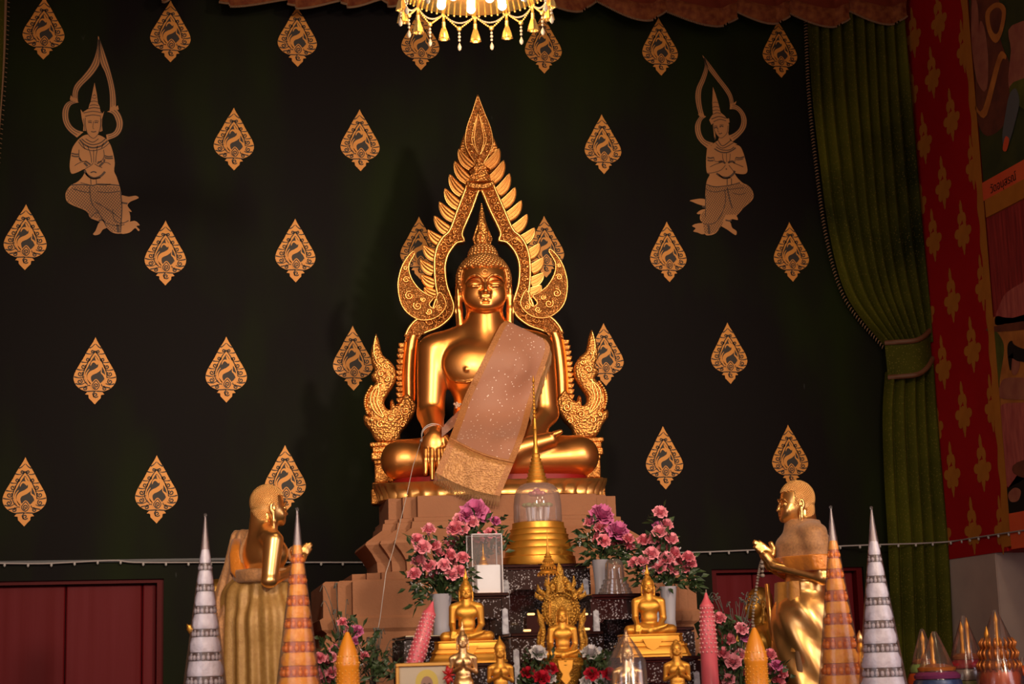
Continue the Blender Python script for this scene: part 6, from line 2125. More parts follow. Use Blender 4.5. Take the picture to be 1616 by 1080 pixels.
for i, (px, py, Y, lab) in enumerate([(838, 970, -2.30, 'small warm lamp left of the canopied figure, upper'), (922, 970, -2.30, 'small warm lamp right of the canopied figure, upper'), (832, 995, -2.56, 'small warm lamp left of the canopied figure, on the low table'), (925, 994, -2.56, 'small warm lamp right of the canopied figure, on the low table')]):
    P = pt(px, py, Y); k = mpp(px, py, Y)
    zb = z3 if i > 1 else P[2] - 4 * k
    la = empty('altar_lamp', (P[0], P[1], zb), 0, lab, 'lamp')
    m = MB(); m.box((0, 0, 1.2 * k), (16 * k, 8 * k, 2.4 * k), .5 * k); m.build('lamp_base', LACQ, la, smooth=30)
    m = MB(); m.box((0, 0, 4.2 * k), (12 * k, 4 * k, 3.4 * k), 1 * k); m.build('lamp_glow', LED, la, smooth=30)
    if i < 2:
        sh_ = empty('lamp_stand', (P[0], P[1], ZPL), 0, 'dark stand under the upper lamp at ' + ('left' if i == 0 else 'right'), 'stand')
        m = MB(); m.box((0, 0, (zb - ZPL) / 2), (20 * k, .05, zb - ZPL)); m.build('column', LACQ, sh_, smooth=0)

# ================================================================== flowers
PINK = mat('pink_carnation', (0.82, 0.25, 0.33), 0.6, noise=(80, (0.90, 0.42, 0.48), 0.2))
ROSE = mat('rose_carnation', (0.76, 0.18, 0.25), 0.6, noise=(80, (0.84, 0.32, 0.38), 0.2))
MAGENTA = mat('magenta_blossom', (0.58, 0.10, 0.30), 0.6, noise=(80, (0.70, 0.22, 0.42), 0.2))
REDF = mat('red_carnation', (0.50, 0.01, 0.03), 0.55)
WHITEF = mat('white_carnation', (0.62, 0.58, 0.58), 0.6)
LEAF = mat('dark_leaf', (0.018, 0.035, 0.010), 0.5, noise=(30, (0.04, 0.07, 0.02), 0.2))
STEM = mat('stem', (0.03, 0.06, 0.015), 0.6)
FILL = mat('white_filler', (0.55, 0.52, 0.52), 0.7)


def bloom_mesh(name, mt, nl=5, seg=22, seed=1):
    rg = random.Random(seed)
    m = MB()
    for l in range(nl):
        t = l / (nl - 1)
        R, h = 1.0 - 0.62 * t, 0.10 + 0.62 * t
        ph, n1 = rg.random() * 6, rg.choice([7, 8, 9])
        rings = []
        for u in (0, 0.4, 0.75, 1.0):
            ring = []
            for j in range(seg):
                a = 2 * PI * j / seg
                r = R * (0.12 + 0.88 * u) * (1 + 0.13 * u * math.sin(n1 * a + ph) + 0.05 * u * rg.uniform(-1, 1))
                z = -0.45 * (1 - u) + h * u ** 0.7 + 0.12 * u * math.sin((n1 + 4) * a + 2 * ph) - 0.15 * u * u * (1 - t)
                ring.append((r * math.cos(a), r * math.sin(a), z))
            rings.append(ring)
        m.loft(rings, True, False)
    m.lathe([(0.10, -1.1), (0.22, -0.8), (0.24, -0.45), (0.3, -.3)], seg=8)
    return m.mesh(name, mt, 180)


BL = {c: [bloom_mesh('bloom_' + c, mt_, seed=s_) for s_ in (1, 2)] for c, mt_ in (('pink', PINK), ('rose', ROSE), ('magenta', MAGENTA), ('red', REDF), ('white', WHITEF))}


def leafy(mb, base, pts, n, ln, rg, wd=0.22, droop=0.2):
    """n leaves scattered about the given points, pointing away from base"""
    for i in range(n):
        p = Vector(rg.choice(pts)) + Vector((rg.uniform(-1, 1), rg.uniform(-1, 1), rg.uniform(-1, 1))) * ln * .8
        d = (p - Vector(base)); d.z *= .6
        d = (d.normalized() + Vector((rg.uniform(-.8, .8), rg.uniform(-.8, .8), rg.uniform(-.7, .7)))).normalized()
        s = d.cross(Vector((rg.uniform(-1, 1), rg.uniform(-1, 1), rg.uniform(-1, 1)))).normalized() * ln * wd
        l_ = ln * rg.uniform(.6, 1.2)
        q1, q2 = p + d * l_ * .45, p + d * l_ - Vector((0, 0, droop * ln))
        c = d.cross(s).normalized() * ln * .06
        mb.add([p, q1 + s, q1 - s, q2, q1 + c], [(0, 1, 4), (0, 4, 2), (1, 3, 4), (4, 3, 2)])


def bouquet(name, blooms, Y, base_px, label, leafn, k_scale=9.0, seed=3, fill=26, leaf_pts=(), zbase=None, leaf_len=18, cat='bouquet', yspread=0.07):
    rg = random.Random(seed)
    B = pt(base_px[0], base_px[1], Y)
    if zbase is not None: B = np.array([B[0], Y, zbase])
    t = empty(name, B, 0, label, cat)
    k = mpp(*base_px, Y)
    st, pts = MB(), []
    for i, b in enumerate(blooms):
        px, py, c = b[0], b[1], b[2]
        r = (b[3] if len(b) > 3 else k_scale) * k * 1.30
        cxm = sum(q[0] for q in blooms) / len(blooms)
        yy = Y - yspread * rg.uniform(-0.2, 1)
        P = pt(px, py, yy) - B
        d = Vector((0.35 * (P[0]) / (abs(P[0]) + .08) + rg.uniform(-.2, .2), -0.75 + rg.uniform(-.2, .2), 0.75 + rg.uniform(-.3, .2))).normalized()
        q = d.to_track_quat('Z', 'Y')
        o = put('bloom', BL[c][i % 2], t, P, scale=r)
        o.rotation_euler = q.to_euler()
        tail = Vector(P) - d * r * 1.05
        mid = tail * .6 + Vector((0, 0, 0.02)); mid.x *= .75
        st.tube([tuple(tail), tuple(mid), (0, 0, 0.0)], .0022, 5)
        pts.append(tuple(tail)); pts.append(tuple(tail * .75)); pts.append(tuple(tail * .5))
    for (px, py) in leaf_pts: pts += [tuple(pt(px, py, Y) - B)] * 3
    st.build('stems', STEM, t, smooth=180)
    lf = MB(); leafy(lf, (0, 0, 0), pts, int(leafn * 1.7), leaf_len * k, rg)
    tag(lf.build('foliage', LEAF, t, smooth=0), kind='stuff')
    if fill:
        f = MB()
        for i in range(fill):
            p = Vector(rg.choice(pts[::3])) + Vector((rg.uniform(-1, 1), rg.uniform(-1, .2), rg.uniform(-1, 1))) * 11 * k
            for _ in range(3):
                f.ball(tuple(p + Vector((rg.uniform(-1, 1), rg.uniform(-1, 1), rg.uniform(-1, 1))) * 3 * k), 1.3 * k, 5, 3)
        tag(f.build('filler_blossom', FILL, t, smooth=180), kind='stuff')
    return t


VASE = mat('white_fluted_vase', (0.34, 0.32, 0.36), 0.35, coat=0.2)


def vase(px, pyb, pyt, Y, zb, w, label):
    P = pt(px, pyb, Y); k = mpp(px, pyb, Y)
    h = float(pt(px, pyt, Y)[2]) - zb
    t = empty('flower_vase', (P[0], P[1], zb), 0, label, 'vase')
    m = MB()
    m.lathe([(w * .36 * k, 0), (w * .40 * k, h * .03), (w * .36 * k, h * .2), (w * .42 * k, h * .6), (w * .50 * k, h * .93), (w * .53 * k, h), (w * .48 * k, h), (w * .40 * k, h * .6), (w * .30 * k, h * .1), (.002, h * .08)], seg=40,
            mod=lambda a, z: 1 + .025 * math.cos(14 * a + 26 * z / max(h, .01) * .25))
    m.build('vase_body', VASE, t, smooth=60)
    return float(h)


h = vase(697, 1001, 938, -2.50, z5l, 34, 'white fluted vase on the left inlaid table')
bouquet('carnation_bouquet', [(677, 835, 'pink'), (659, 851, 'rose'), (667, 863, 'pink', 11), (685, 860, 'rose'), (660, 884, 'pink', 10), (677, 893, 'rose'), (654, 905, 'rose'), (694, 872, 'pink'), (710, 875, 'rose'), (711, 886, 'rose'),
                              (701, 891, 'pink'), (683, 911, 'rose'), (696, 907, 'rose'), (713, 906, 'pink', 10), (730, 880, 'rose'), (726, 901, 'rose'), (690, 895, 'rose')], -2.50, (697, 945),
        'pink carnation bouquet in the left white vase, nearest the stone pedestal', 210, leaf_pts=[(655, 925), (668, 935), (720, 925), (735, 915), (690, 930), (665, 945), (725, 935)], seed=5, fill=34)
P = pt(1058, 988, -2.50)
h = vase(1057, 987, 926, -2.50, z5r, 26, 'white fluted vase on the right inlaid table')
bouquet('carnation_bouquet', [(1042, 808, 'pink', 9.5), (1052, 828, 'pink'), (1038, 830, 'magenta', 7), (1041, 839, 'pink', 10), (1031, 850, 'pink'), (1060, 850, 'pink'), (1016, 852, 'rose'), (1047, 866, 'rose'), (1028, 873, 'pink', 10), (1064, 872, 'rose'), (1052, 882, 'pink', 11),
                              (1074, 886, 'rose'), (1086, 879, 'rose'), (1090, 888, 'rose'), (1002, 888, 'rose'), (1041, 895, 'rose'), (1024, 897, 'pink'), (1064, 898, 'pink', 10), (1078, 896, 'rose'), (1014, 886, 'pink')], -2.50, (1057, 932),
        'tall pink carnation bouquet in the right white vase, one bloom rising highest', 230, leaf_pts=[(1085, 912), (1098, 918), (1020, 915), (1040, 920), (1095, 925), (1075, 915), (1005, 905)], seed=6, fill=36)
h = vase(756, 934, 895, -2.08, z2l, 30, 'white vase hidden behind the acrylic case')
bouquet('mixed_bouquet', [(749, 805, 'magenta', 17), (737, 812, 'magenta', 11), (763, 812, 'magenta', 11), (726, 819, 'pink'), (745, 823, 'pink'), (718, 833, 'rose', 11), (713, 855, 'rose', 10), (740, 850, 'rose'), (774, 841, 'rose', 8), (782, 822, 'magenta', 7), (754, 849, 'rose'), (767, 847, 'rose'), (730, 835, 'pink')], -2.06, (756, 900),
        'pink and magenta bouquet behind the acrylic case', 170, leaf_pts=[(720, 870), (735, 875), (785, 860), (790, 845), (715, 845), (745, 865)], seed=7, fill=30)
h = vase(949, 936, 884, -2.10, z2r, 26, 'white vase behind the glass stupa')
bouquet('mixed_bouquet', [(950, 812, 'magenta', 16), (940, 818, 'magenta', 10), (975, 838, 'magenta', 15), (984, 846, 'magenta', 10), (931, 823, 'pink', 9), (948, 832, 'rose'), (943, 849, 'rose'), (959, 845, 'pink'), (953, 853, 'rose'), (992, 850, 'rose', 8), (994, 861, 'rose', 8), (978, 853, 'rose', 8), (965, 860, 'rose', 8)], -2.08, (949, 890),
        'pink and magenta bouquet between the golden stupa and the right vase', 170, leaf_pts=[(925, 860), (935, 875), (985, 875), (1000, 878), (920, 850), (965, 872)], seed=8, fill=30)
# low bushes of pink flowers at both ends of the altar
SHRUB = 'flower_arrangement'
bouquet(SHRUB, [(1135, 975, 'rose'), (1151, 1009, 'rose'), (1171, 992, 'pink'), (1157, 1044, 'pink', 11), (1168, 1033, 'pink'), (1141, 1030, 'rose'), (1136, 1058, 'rose'), (1149, 1072, 'pink'), (1213, 1056, 'rose'), (1226, 1050, 'magenta', 8), (1234, 1061, 'rose'), (1215, 1033, 'rose'),
                (1176, 1004, 'magenta', 9), (1229, 1074, 'rose'), (1123, 1043, 'rose')], -2.62, (1170, 1130), 'low pink flower arrangement beside the right red candle', 260,
        leaf_pts=[(1140, 990), (1160, 1010), (1130, 1020), (1180, 1050), (1150, 1060), (1205, 1060), (1125, 1065)], seed=9, fill=10, leaf_len=20, cat='flowers', zbase=0.80)
bouquet(SHRUB, [(541, 982, 'rose', 7), (565, 995, 'magenta', 8), (551, 994, 'pink', 8), (562, 1011, 'magenta', 7), (529, 1025, 'rose', 8), (524, 1037, 'pink', 8), (505, 1038, 'rose', 8), (511, 1047, 'rose', 8), (524, 1061, 'rose', 9), (505, 1064, 'pink'), (516, 1072, 'rose'), (575, 1035, 'rose', 7)], -2.62, (540, 1130),
        'low pink flower arrangement behind the left yellow candle', 230, leaf_pts=[(520, 1020), (575, 1020), (590, 1040), (600, 1060), (510, 1050), (580, 1055), (610, 1065)], seed=10, fill=8, leaf_len=20, cat='flowers', zbase=0.80)
for (px, lab) in ((1170, 'green pot under the right flower arrangement'), (540, 'green pot under the left flower arrangement')):
    P = pt(px, 1130, -2.62)
    po = empty('flower_pot', (P[0], -2.62, 0.56), 0, lab, 'pot')
    m = MB(); m.lathe([(.06, 0), (.075, .02), (.095, .22), (.10, .24), (.085, .24), (.07, .05), (.002, .04)], seg=24); m.build('pot_body', mat('green_pot', (0.03, 0.06, 0.03), 0.5), po, smooth=50)
    st_ = empty('pot_stool', (P[0], -2.62, 0), 0, 'low stool under ' + lab, 'stool')
    m = MB(); m.box((0, 0, .53), (.26, .26, .04), .004)
    m.build('seat', LACQ, st_, smooth=0)
    for sx in (-1, 1):
        for sy in (-1, 1):
            m = MB(); m.box((sx * .1, sy * .1, .255), (.03, .03, .51)); m.build('leg', LACQ, st_, smooth=0)
# thin dry sprays
DRY = mat('grey_dry_spray', (0.10, 0.10, 0.085), 0.8)
for (px, py, n, lab, sx) in ((1165, 1000, 30, 'grey dry spray above the right flower arrangement', 1), (590, 1040, 34, 'dark feathery spray left of the inlaid tables', -1), (540, 985, 12, 'thin dry spray above the left flower arrangement', 1)):
    rg = random.Random(px)
    Y = -2.50
    P = pt(px, py + 60, Y); k = mpp(px, py, Y)
    o = empty('dry_spray', (P[0], P[1], 0.81 if px != 590 else 0.56), 0, lab, 'plant')
    m = MB(); z0 = P[2] - o.location.z
    for i in range(n):
        x1, z1_ = rg.uniform(-36, 36), rg.uniform(40, 125 if px != 590 else 110)
        pth_ = [(0, 0, 0), (rg.uniform(-6, 6) * k, 0, z0), (x1 * .4 * k, rg.uniform(-8, 8) * k, z0 + z1_ * .55 * k), (x1 * k, rg.uniform(-14, 14) * k, z0 + z1_ * k), ((x1 * 1.3) * k, 0, z0 + (z1_ - 8) * k)]
        m.tube(smooth_curve(pth_, 3), .0012, 4)
        if i % 2: 
            for q in range(4): m.ball(((x1 * (.8 + .12 * q)) * k, rg.uniform(-4, 4) * k, z0 + (z1_ - 2 * q) * k), 1.6 * k, 5, 3)
    m.build('twigs', DRY, o, smooth=180)

# red and white flowers flanking the canopied figure
bouquet('flower_arrangement', [(850, 1030, 'white', 11), (833, 1061, 'red', 9), (855, 1069, 'red', 11), (870, 1055, 'red', 9), (866, 1068, 'white', 10), (841, 1090, 'white', 10), (858, 1095, 'red', 10)], -3.28, (852, 1120),
        'red and white flower arrangement left of the canopied figure', 150, leaf_pts=[(840, 1045), (850, 1050), (830, 1075), (845, 1080), (860, 1048)], seed=12, fill=0, leaf_len=16, cat='flowers', zbase=ZAL + .06, yspread=.03)
bouquet('flower_arrangement', [(932, 1030, 'white', 12), (934, 1063, 'red', 10), (961, 1063, 'red', 9.5), (950, 1075, 'white', 10), (925, 1075, 'white', 8), (940, 1095, 'red', 10)], -3.28, (945, 1120),
        'red and white flower arrangement right of the canopied figure', 150, leaf_pts=[(938, 1046), (945, 1050), (930, 1055), (955, 1085), (950, 1048)], seed=13, fill=0, leaf_len=16, cat='flowers', zbase=ZAL + .06, yspread=.03)
for (px, sd_) in ((852, 'left'), (945, 'right')):
    P = pt(px, 1120, -3.28)
    po = empty('flower_bowl', (P[0], -3.28, ZAL), 0, 'small bowl under the %s red and white flowers' % sd_, 'bowl')
    m = MB(); m.lathe([(.02, 0), (.03, .01), (.042, .06), (.045, .07), (.038, .07), (.03, .03), (.002, .02)], seg=20); m.build('bowl_body', GOLDS, po, smooth=50)

# ================================================================== candles
def candle(px, pyt, Y, zb, prof, mt, label, beads, tilt=None, bead_mt=None, cat='candle'):
    k = mpp(px, pyt, Y); P = pt(px, pyt, Y)
    t = empty('candle', (P[0], P[1], zb), 0, label, cat)
    H = (P[2] - zb) / k
    m = MB(); m.m = Matrix.Scale(k, 4)
    pr__ = [(r, H - d) for d, r in prof if H - d > 8] + [(prof[-1][1], 0)]
    m.lathe(pr__[::-1], seg=28); m.build('wax_body', mt, t, smooth=40)
    m = MB(); m.m = Matrix.Scale(k, 4)
    for (d0, d1, n, col, r_) in beads:
        for i in range(n):
            d = d0 + (d1 - d0) * i / max(1, n - 1)
            r = np.interp(d, [q[0] for q in prof], [q[1] for q in prof])
            for j in range(col):
                a = 2 * PI * (j + .5 * (i % 2)) / col
                m.ball((r * math.cos(a), r * math.sin(a), H - d), r_, 6, 4)
    m.build('relief_beads', bead_mt or mt, t, smooth=180)
    m = MB(); m.m = Matrix.Scale(k, 4); m.tube([(0, 0, H - 2), (0.5, 0, H + 5)], .8, 5); m.build('wick', mat('wick', (0.3, 0.2, 0.15), 0.8), t, smooth=180)
    return t


YWAX = mat('orange_yellow_wax', (0.80, 0.28, 0.015), 0.35, coat=0.2)
YBEAD = mat('pale_wax_relief', (0.85, 0.40, 0.05), 0.3, coat=0.3)
PWAX = mat('pink_wax', (0.62, 0.10, 0.13), 0.4, coat=0.2)
PWAX2 = mat('deep_red_wax', (0.50, 0.03, 0.06), 0.4, coat=0.2)
WBEAD = mat('pale_pink_beads', (0.66, 0.30, 0.30), 0.35)
yp = [(0, 2.5), (5, 5), (12, 8), (22, 12), (32, 15), (42, 17.5), (50, 18.5), (53, 18.8), (56, 17.5), (90, 18), (140, 19), (200, 20)]
candle(548, 998, -3.36, ZAL, yp, YWAX, 'orange yellow pagoda shaped candle at left', [(38, 48, 2, 18, 1.4), (60, 120, 16, 10, 1.2)], bead_mt=YBEAD)
candle(1190, 991, -3.36, ZAL, yp, YWAX, 'orange yellow pagoda shaped candle at right', [(38, 48, 2, 18, 1.4), (60, 120, 16, 10, 1.2)], bead_mt=YBEAD)
pp = [(0, 1.5), (8, 4), (16, 8), (19, 10.5), (22, 11), (24, 10), (50, 12), (90, 14), (94, 13), (160, 14), (220, 14.5)]
candle(1114, 936, -3.10, ZAL, pp, PWAX, 'pink and red upright candle studded with pale beads, right of the tables', [(24, 92, 11, 12, 1.7)], bead_mt=WBEAD)
t = candle(681, 952, -3.22, ZAL, pp, PWAX, 'pink candle studded with beads leaning against the left tables', [(24, 92, 11, 12, 1.7), (100, 122, 4, 10, 2.2)], bead_mt=WBEAD)
t.rotation_euler = (math.radians(-6), math.radians(19), 0)
P0 = pt(638, 1085, -3.22); k = mpp(681, 952, -3.22)
Hc = (float(pt(681, 952, -3.22)[2]) - ZAL)
tip = pt(683, 950, -3.12)
R_ = t.rotation_euler.to_matrix()
off = R_ @ Vector((0, 0, Hc))
t.location = Vector(tip) - off
zlow = t.location.z

# ================================================================== wrapped cones of folded cloth
def tier_mat(name, c1, c2):
    return mat(name, c1, 0.45, noise=(38, c2, 0.22), bump=('noise', 45, 0.6, 0.01), sheen=0.2)


WT = tier_mat('white_folded_cloth', (0.60, 0.56, 0.64), (0.80, 0.77, 0.86))
WB_ = mat('dark_bead_band', (0.10, 0.06, 0.05), 0.5)
WBALL = mat('white_bead_row', (0.50, 0.44, 0.47), 0.3, coat=0.3)
OT = tier_mat('orange_folded_cloth', (0.85, 0.27, 0.008), (0.95, 0.42, 0.03))
OB_ = mat('red_brown_band', (0.50, 0.12, 0.015), 0.5)
OBALL = mat('orange_bead_row', (0.80, 0.22, 0.02), 0.35)
ZCONE = ZAL


def cone(pxa, pya, Y, slope, d0, bands, mts, label, film):
    """pxa,pya: apex in the photo; slope: px of radius per px of depth below the apex"""
    k = mpp(pxa, 950, Y); P = pt(pxa, pya, Y)
    # the apex leans with the view; stand the cone upright through its middle
    Q = pt(pxa + (0), 950, Y)
    t = empty('offering_cone', (P[0], P[1], ZCONE), 0, label, 'offering', 'wrapped cloth offering cones')
    H = (P[2] - ZCONE) / k
    cl, ba, be = mts
    m = MB(); m.m = Matrix.Scale(k, 4)
    m.lathe([(1.0, H - d0), (slope * (H - 4) * .8, 4), (slope * H * .8, 0)], seg=20); m.build('core', ba, t, smooth=40)
    d = d0
    i = 0
    while d < H - 4:
        h1, h2 = bands[min(i, len(bands) - 1)]
        top, bot = H - d, max(H - d - h1, 1)
        r0, r1 = slope * d, slope * (d + h1)
        m = MB(); m.m = Matrix.Scale(k, 4)
        ph = i * 1.7
        m.lathe([(r1 * .78, bot), (r1 * .97, bot + .5), (r1 * 1.02, bot + h1 * .25), ((r0 + r1) / 2 * 1.03, bot + h1 * .6), (r0 * .97, top - .6), (r0 * .75, top)], seg=36,
                mod=lambda a, z: 1 + .035 * math.sin(5 * a + ph + .25 * z) + .02 * math.sin(11 * a - .2 * z))
        m.build('cloth_tier', cl, t, smooth=50)
        if bot > 6:
            m = MB(); m.m = Matrix.Scale(k, 4)
            r2 = slope * (d + h1 + h2 / 2)
            m.lathe([(r2 * .90, bot - h2), (r2 * .92, bot)], seg=24)
            m.cur = 1
            n_ = max(8, int(2 * PI * r2 / (h2 * .62)))
            for j in range(n_):
                a = 2 * PI * j / n_
                m.ball((r2 * .93 * math.cos(a), r2 * .93 * math.sin(a), bot - h2 * .62), (h2 * .26, h2 * .26, h2 * .34), 6, 4)
                if j % 2 == 0: m.ball((r2 * .93 * math.cos(a), r2 * .93 * math.sin(a), bot - h2 * .22), h2 * .16, 5, 3)
            m.build('bead_band', [ba, be], t, smooth=60)
        d += h1 + h2; i += 1
    m = MB(); m.m = Matrix.Scale(k, 4)
    m.lathe([(slope * d0 * .80, H - d0 - 1), (slope * d0 * .80, H - d0 + 2), (slope * 22 * .7, H - 22), (.8, H - 4)], seg=12); m.build('tip_filling', TIPM, t, smooth=60)
    m = MB(); m.m = Matrix.Scale(k, 4)
    m.lathe([(slope * H * 1.14, 0), (slope * H * 1.13, 10), (slope * d0 * 1.18, H - d0), (slope * 22 + 1, H - 22), (1.8, H - 8), (1.2, H - 5), (2.6, H), (0.4, H + 2)], seg=14, caps=False, mod=lambda a, z: 1 + .02 * math.sin(4 * a + .05 * z))
    m.build('plastic_wrap', film, t, smooth=60)
    return t


FILMC = clear_mat('cone_film', (0.98, 0.97, 0.97), 0.015, 0.22, 0.03, (0.8, 0.75, 0.75))
TIPM = mat('crumpled_tip_film', (0.42, 0.34, 0.34), 0.35, bump=('noise', 120, 0.6, 0.004))
WBANDS = [(22, 11), (22, 11), (23, 12), (24, 12), (24, 13), (24, 14), (25, 14), (26, 15), (28, 15)]
cone(324, 812, -3.26, 0.108, 56, WBANDS, (WT, WB_, WBALL), 'white wrapped cloth cone at far left', FILMC)
cone(469, 803, -3.42, 0.108, 58, [(15, 14), (18, 15), (18, 16), (19, 16), (21, 16), (21, 17), (22, 18), (24, 18)], (OT, OB_, OBALL), 'orange wrapped cloth cone at left, before the left disciple', FILMC)
cone(1311, 800, -3.22, 0.113, 54, [(15, 13), (17, 15), (19, 17), (19, 17), (20, 18), (22, 18), (24, 20)], (OT, OB_, OBALL), 'orange wrapped cloth cone at right, before the right disciple', FILMC)
cone(1375, 801, -3.46, 0.118, 54, WBANDS, (WT, WB_, WBALL), 'white wrapped cloth cone at far right', FILMC)
# little golden finial behind the right white cone
P = pt(1356, 995, -3.24); k = mpp(1356, 995, -3.24)
gf = empty('golden_candlestick', (P[0], P[1], ZAL), 0, 'small yellow gold candlestick between the two right cones', 'candlestick')
H = (P[2] - ZAL) / k
m = MB(); m.m = Matrix.Scale(k, 4)
m.lathe([(8, 0), (8, 6), (6, 10), (6, H - 70), (8, H - 66), (7, H - 60), (8, H - 40), (5, H - 34), (6.5, H - 28), (5.5, H - 22), (4.5, H - 20)], seg=20); m.build('stick', GOLDS, gf, smooth=40)
m = MB(); m.m = Matrix.Scale(k, 4)
m.lathe([(3.5, H - 21), (5.5, H - 16), (5, H - 10), (2.5, H - 4), (.3, H)], seg=14); m.build('flame_tip', GOLDP, gf, smooth=60)

# ================================================================== wrapped offerings on the side table at right
sx0, sx1 = float(pt(1432, 1080, -2.6)[0]), float(pt(1640, 1080, -2.6)[0])
ZST = 0.95
sidet = empty('side_table', ((sx0 + sx1) / 2, -2.6, 0), 0, 'side table by the right wall carrying wrapped bright offerings', 'table')
m = MB(); m.box((0, 0, ZST - .02), (sx1 - sx0 + .1, .4, .04), .005); m.build('table_top', REDDARK, sidet, smooth=0)
for ax_ in (-1, 1):
    for ay_ in (-1, 1):
        m = MB(); m.box((ax_ * (sx1 - sx0) * .48, ay_ * .16, (ZST - .04) / 2), (.05, .05, ZST - .04)); m.build('leg', REDDARK, sidet, smooth=0)
OR_ = mat('orange_foil', (0.60, 0.10, 0.02), 0.35, 0.2); BLU = mat('blue_foil', (0.03, 0.06, 0.16), 0.35, 0.2); RDF = mat('red_foil', (0.45, 0.02, 0.04), 0.35, 0.2)
PUR = mat('purple_foil', (0.22, 0.04, 0.14), 0.4, 0.2); GRN = mat('green_foil', (0.18, 0.28, 0.08), 0.45); OCH = mat('orange_gold_foil', (0.60, 0.20, 0.04), 0.35, 0.5)
FILMO = clear_mat('offering_film', (0.96, 0.92, 0.90), 0.07, 0.15, 0.05, (0.6, 0.5, 0.48))


def offering(px, pyt, Y, rad, bands, spires, label, ornate=False):
    P_ = pt(px, pyt, Y); k_ = mpp(px, pyt, Y)
    t = empty('wrapped_offering', (P_[0], P_[1], ZST), 0, label, 'offering', 'wrapped offerings on the side table')
    H_ = (P_[2] - ZST) / k_
    for i, (z0, z1_, r0, r1, mt_) in enumerate(bands):
        m_ = MB(); m_.m = Matrix.Scale(k_, 4)
        m_.lathe([(r0 * .9, z0), (r0, z0 + 1), (r0 * 1.04, (z0 + z1_) / 2), (r1, z1_ - 1), (r1 * .85, z1_)], seg=24, mod=lambda a, z: 1 + .03 * math.cos(12 * a)); m_.build('foil_band', mt_, t, smooth=50)
    for (dx, top) in spires:
        m_ = MB(); m_.m = Matrix.Scale(k_, 4)
        m_.lathe([(4.5, bands[-1][1] - 1), (5, bands[-1][1] + 3), (3, bands[-1][1] + 8), (3.4, H_ - top - 18), (4.2, H_ - top - 12), (2.2, H_ - top - 6), (.3, H_ - top)], (dx, 0, 0), 12); m_.build('gold_spire', GOLDS, t, smooth=50)
    if ornate:
        m_ = MB(); m_.m = Matrix.Scale(k_, 4)
        for (z_, r_) in ((H_ - 86, 30), (H_ - 68, 27), (H_ - 52, 24)):
            for q in range(20):
                a = q * PI / 10
                m_.tube([(r_ * math.cos(a), r_ * math.sin(a), z_ - 6), ((r_ + 4) * math.cos(a), (r_ + 4) * math.sin(a), z_ + 4), ((r_ - 1) * math.cos(a), (r_ - 1) * math.sin(a), z_ + 12)], [2.6, 2.4, .4], 5)
        m_.build('petal_rows', OCH, t, smooth=180)
    m_ = MB(); m_.m = Matrix.Scale(k_, 4)
    m_.lathe([(rad * 1.1, 0), (rad * 1.12, 8), (rad * .95, H_ * .35), (rad * .6, H_ * .68), (rad * .22, H_ * .95), (rad * .1, H_ + 3)], seg=14, caps=False, mod=lambda a, z: 1 + .05 * math.sin(4 * a + .1 * z)); m_.build('plastic_wrap', FILMO, t, smooth=60)
    return t


offering(1455, 996, -2.50, 26, [(0, 22, 24, 26, RDF), (22, 44, 26, 24, OR_), (44, 58, 22, 20, GRN), (58, 66, 17, 12, OCH)], [(0, 0)], 'wrapped offering with orange band and one gold spire, leftmost on the side table')
offering(1474, 1000, -2.72, 34, [(0, 20, 34, 36, OR_), (20, 36, 36, 35, BLU), (36, 48, 34, 30, PUR), (48, 60, 28, 14, OCH)], [(-5, 0)], 'wrapped offering with blue and purple bands, second on the side table')
offering(1520, 975, -2.50, 30, [(0, 30, 30, 28, GRN), (30, 48, 28, 26, mat('silver_foil', (0.4, 0.4, 0.42), 0.3, 0.6)), (48, 62, 25, 22, RDF), (62, 72, 20, 14, OCH)], [(-5, 6), (5, 0)], 'wrapped offering with red band and twin gold spires, mid side table')
offering(1570, 966, -2.73, 36, [(0, 24, 34, 36, OCH), (24, 48, 30, 28, OR_), (48, 62, 26, 24, OCH), (62, 84, 15, 14, OCH)], [(0, 0), (-17, 22)], 'ornate orange gold wrapped offering, tallest on the side table', True)
offering(1613, 1040, -2.47, 16, [(0, 20, 12, 14, RDF), (20, 34, 14, 13, BLU), (34, 50, 12, 8, OR_)], [], 'small wrapped offering cut by the right edge of view')
P = pt(1484, 1060, -2.76); k = mpp(1484, 1060, -2.76)

# ================================================================== strings of tiny lights along the walls
WIRE = mat('grey_white_cable', (0.34, 0.30, 0.31), 0.5)
def light_string(pts, bulbs, label, y=-0.02):
    t = empty('light_string', pts[0], 0, label, 'string lights')
    iv = Matrix.Translation(-Vector(pts[0]))
    m_ = MB(); m_.m = iv
    c = smooth_curve(pts, 10); m_.tube([tuple(p) for p in c], 0.0042, 6); m_.build('cable', WIRE, t, smooth=180)
    c = resamp3(c, bulbs)
    bm_ = MB(); bm_.lathe([(.003, 0), (.006, -.004), (.006, -.012), (.002, -.017)], seg=8); me = bm_.mesh('bulb', mat('unlit_bulb', (0.4, 0.38, 0.38), 0.3), 60)
    for p in c: put('bulb', me, t, Vector(p) - Vector(pts[0]))


def resamp3(c, n):
    c = np.array(c); d = np.concatenate([[0], np.cumsum(np.linalg.norm(np.diff(c, axis=0), axis=1))])
    t = np.linspace(0, d[-1], n)
    return [np.array([np.interp(q, d, c[:, i]) for i in range(3)]) for q in t]


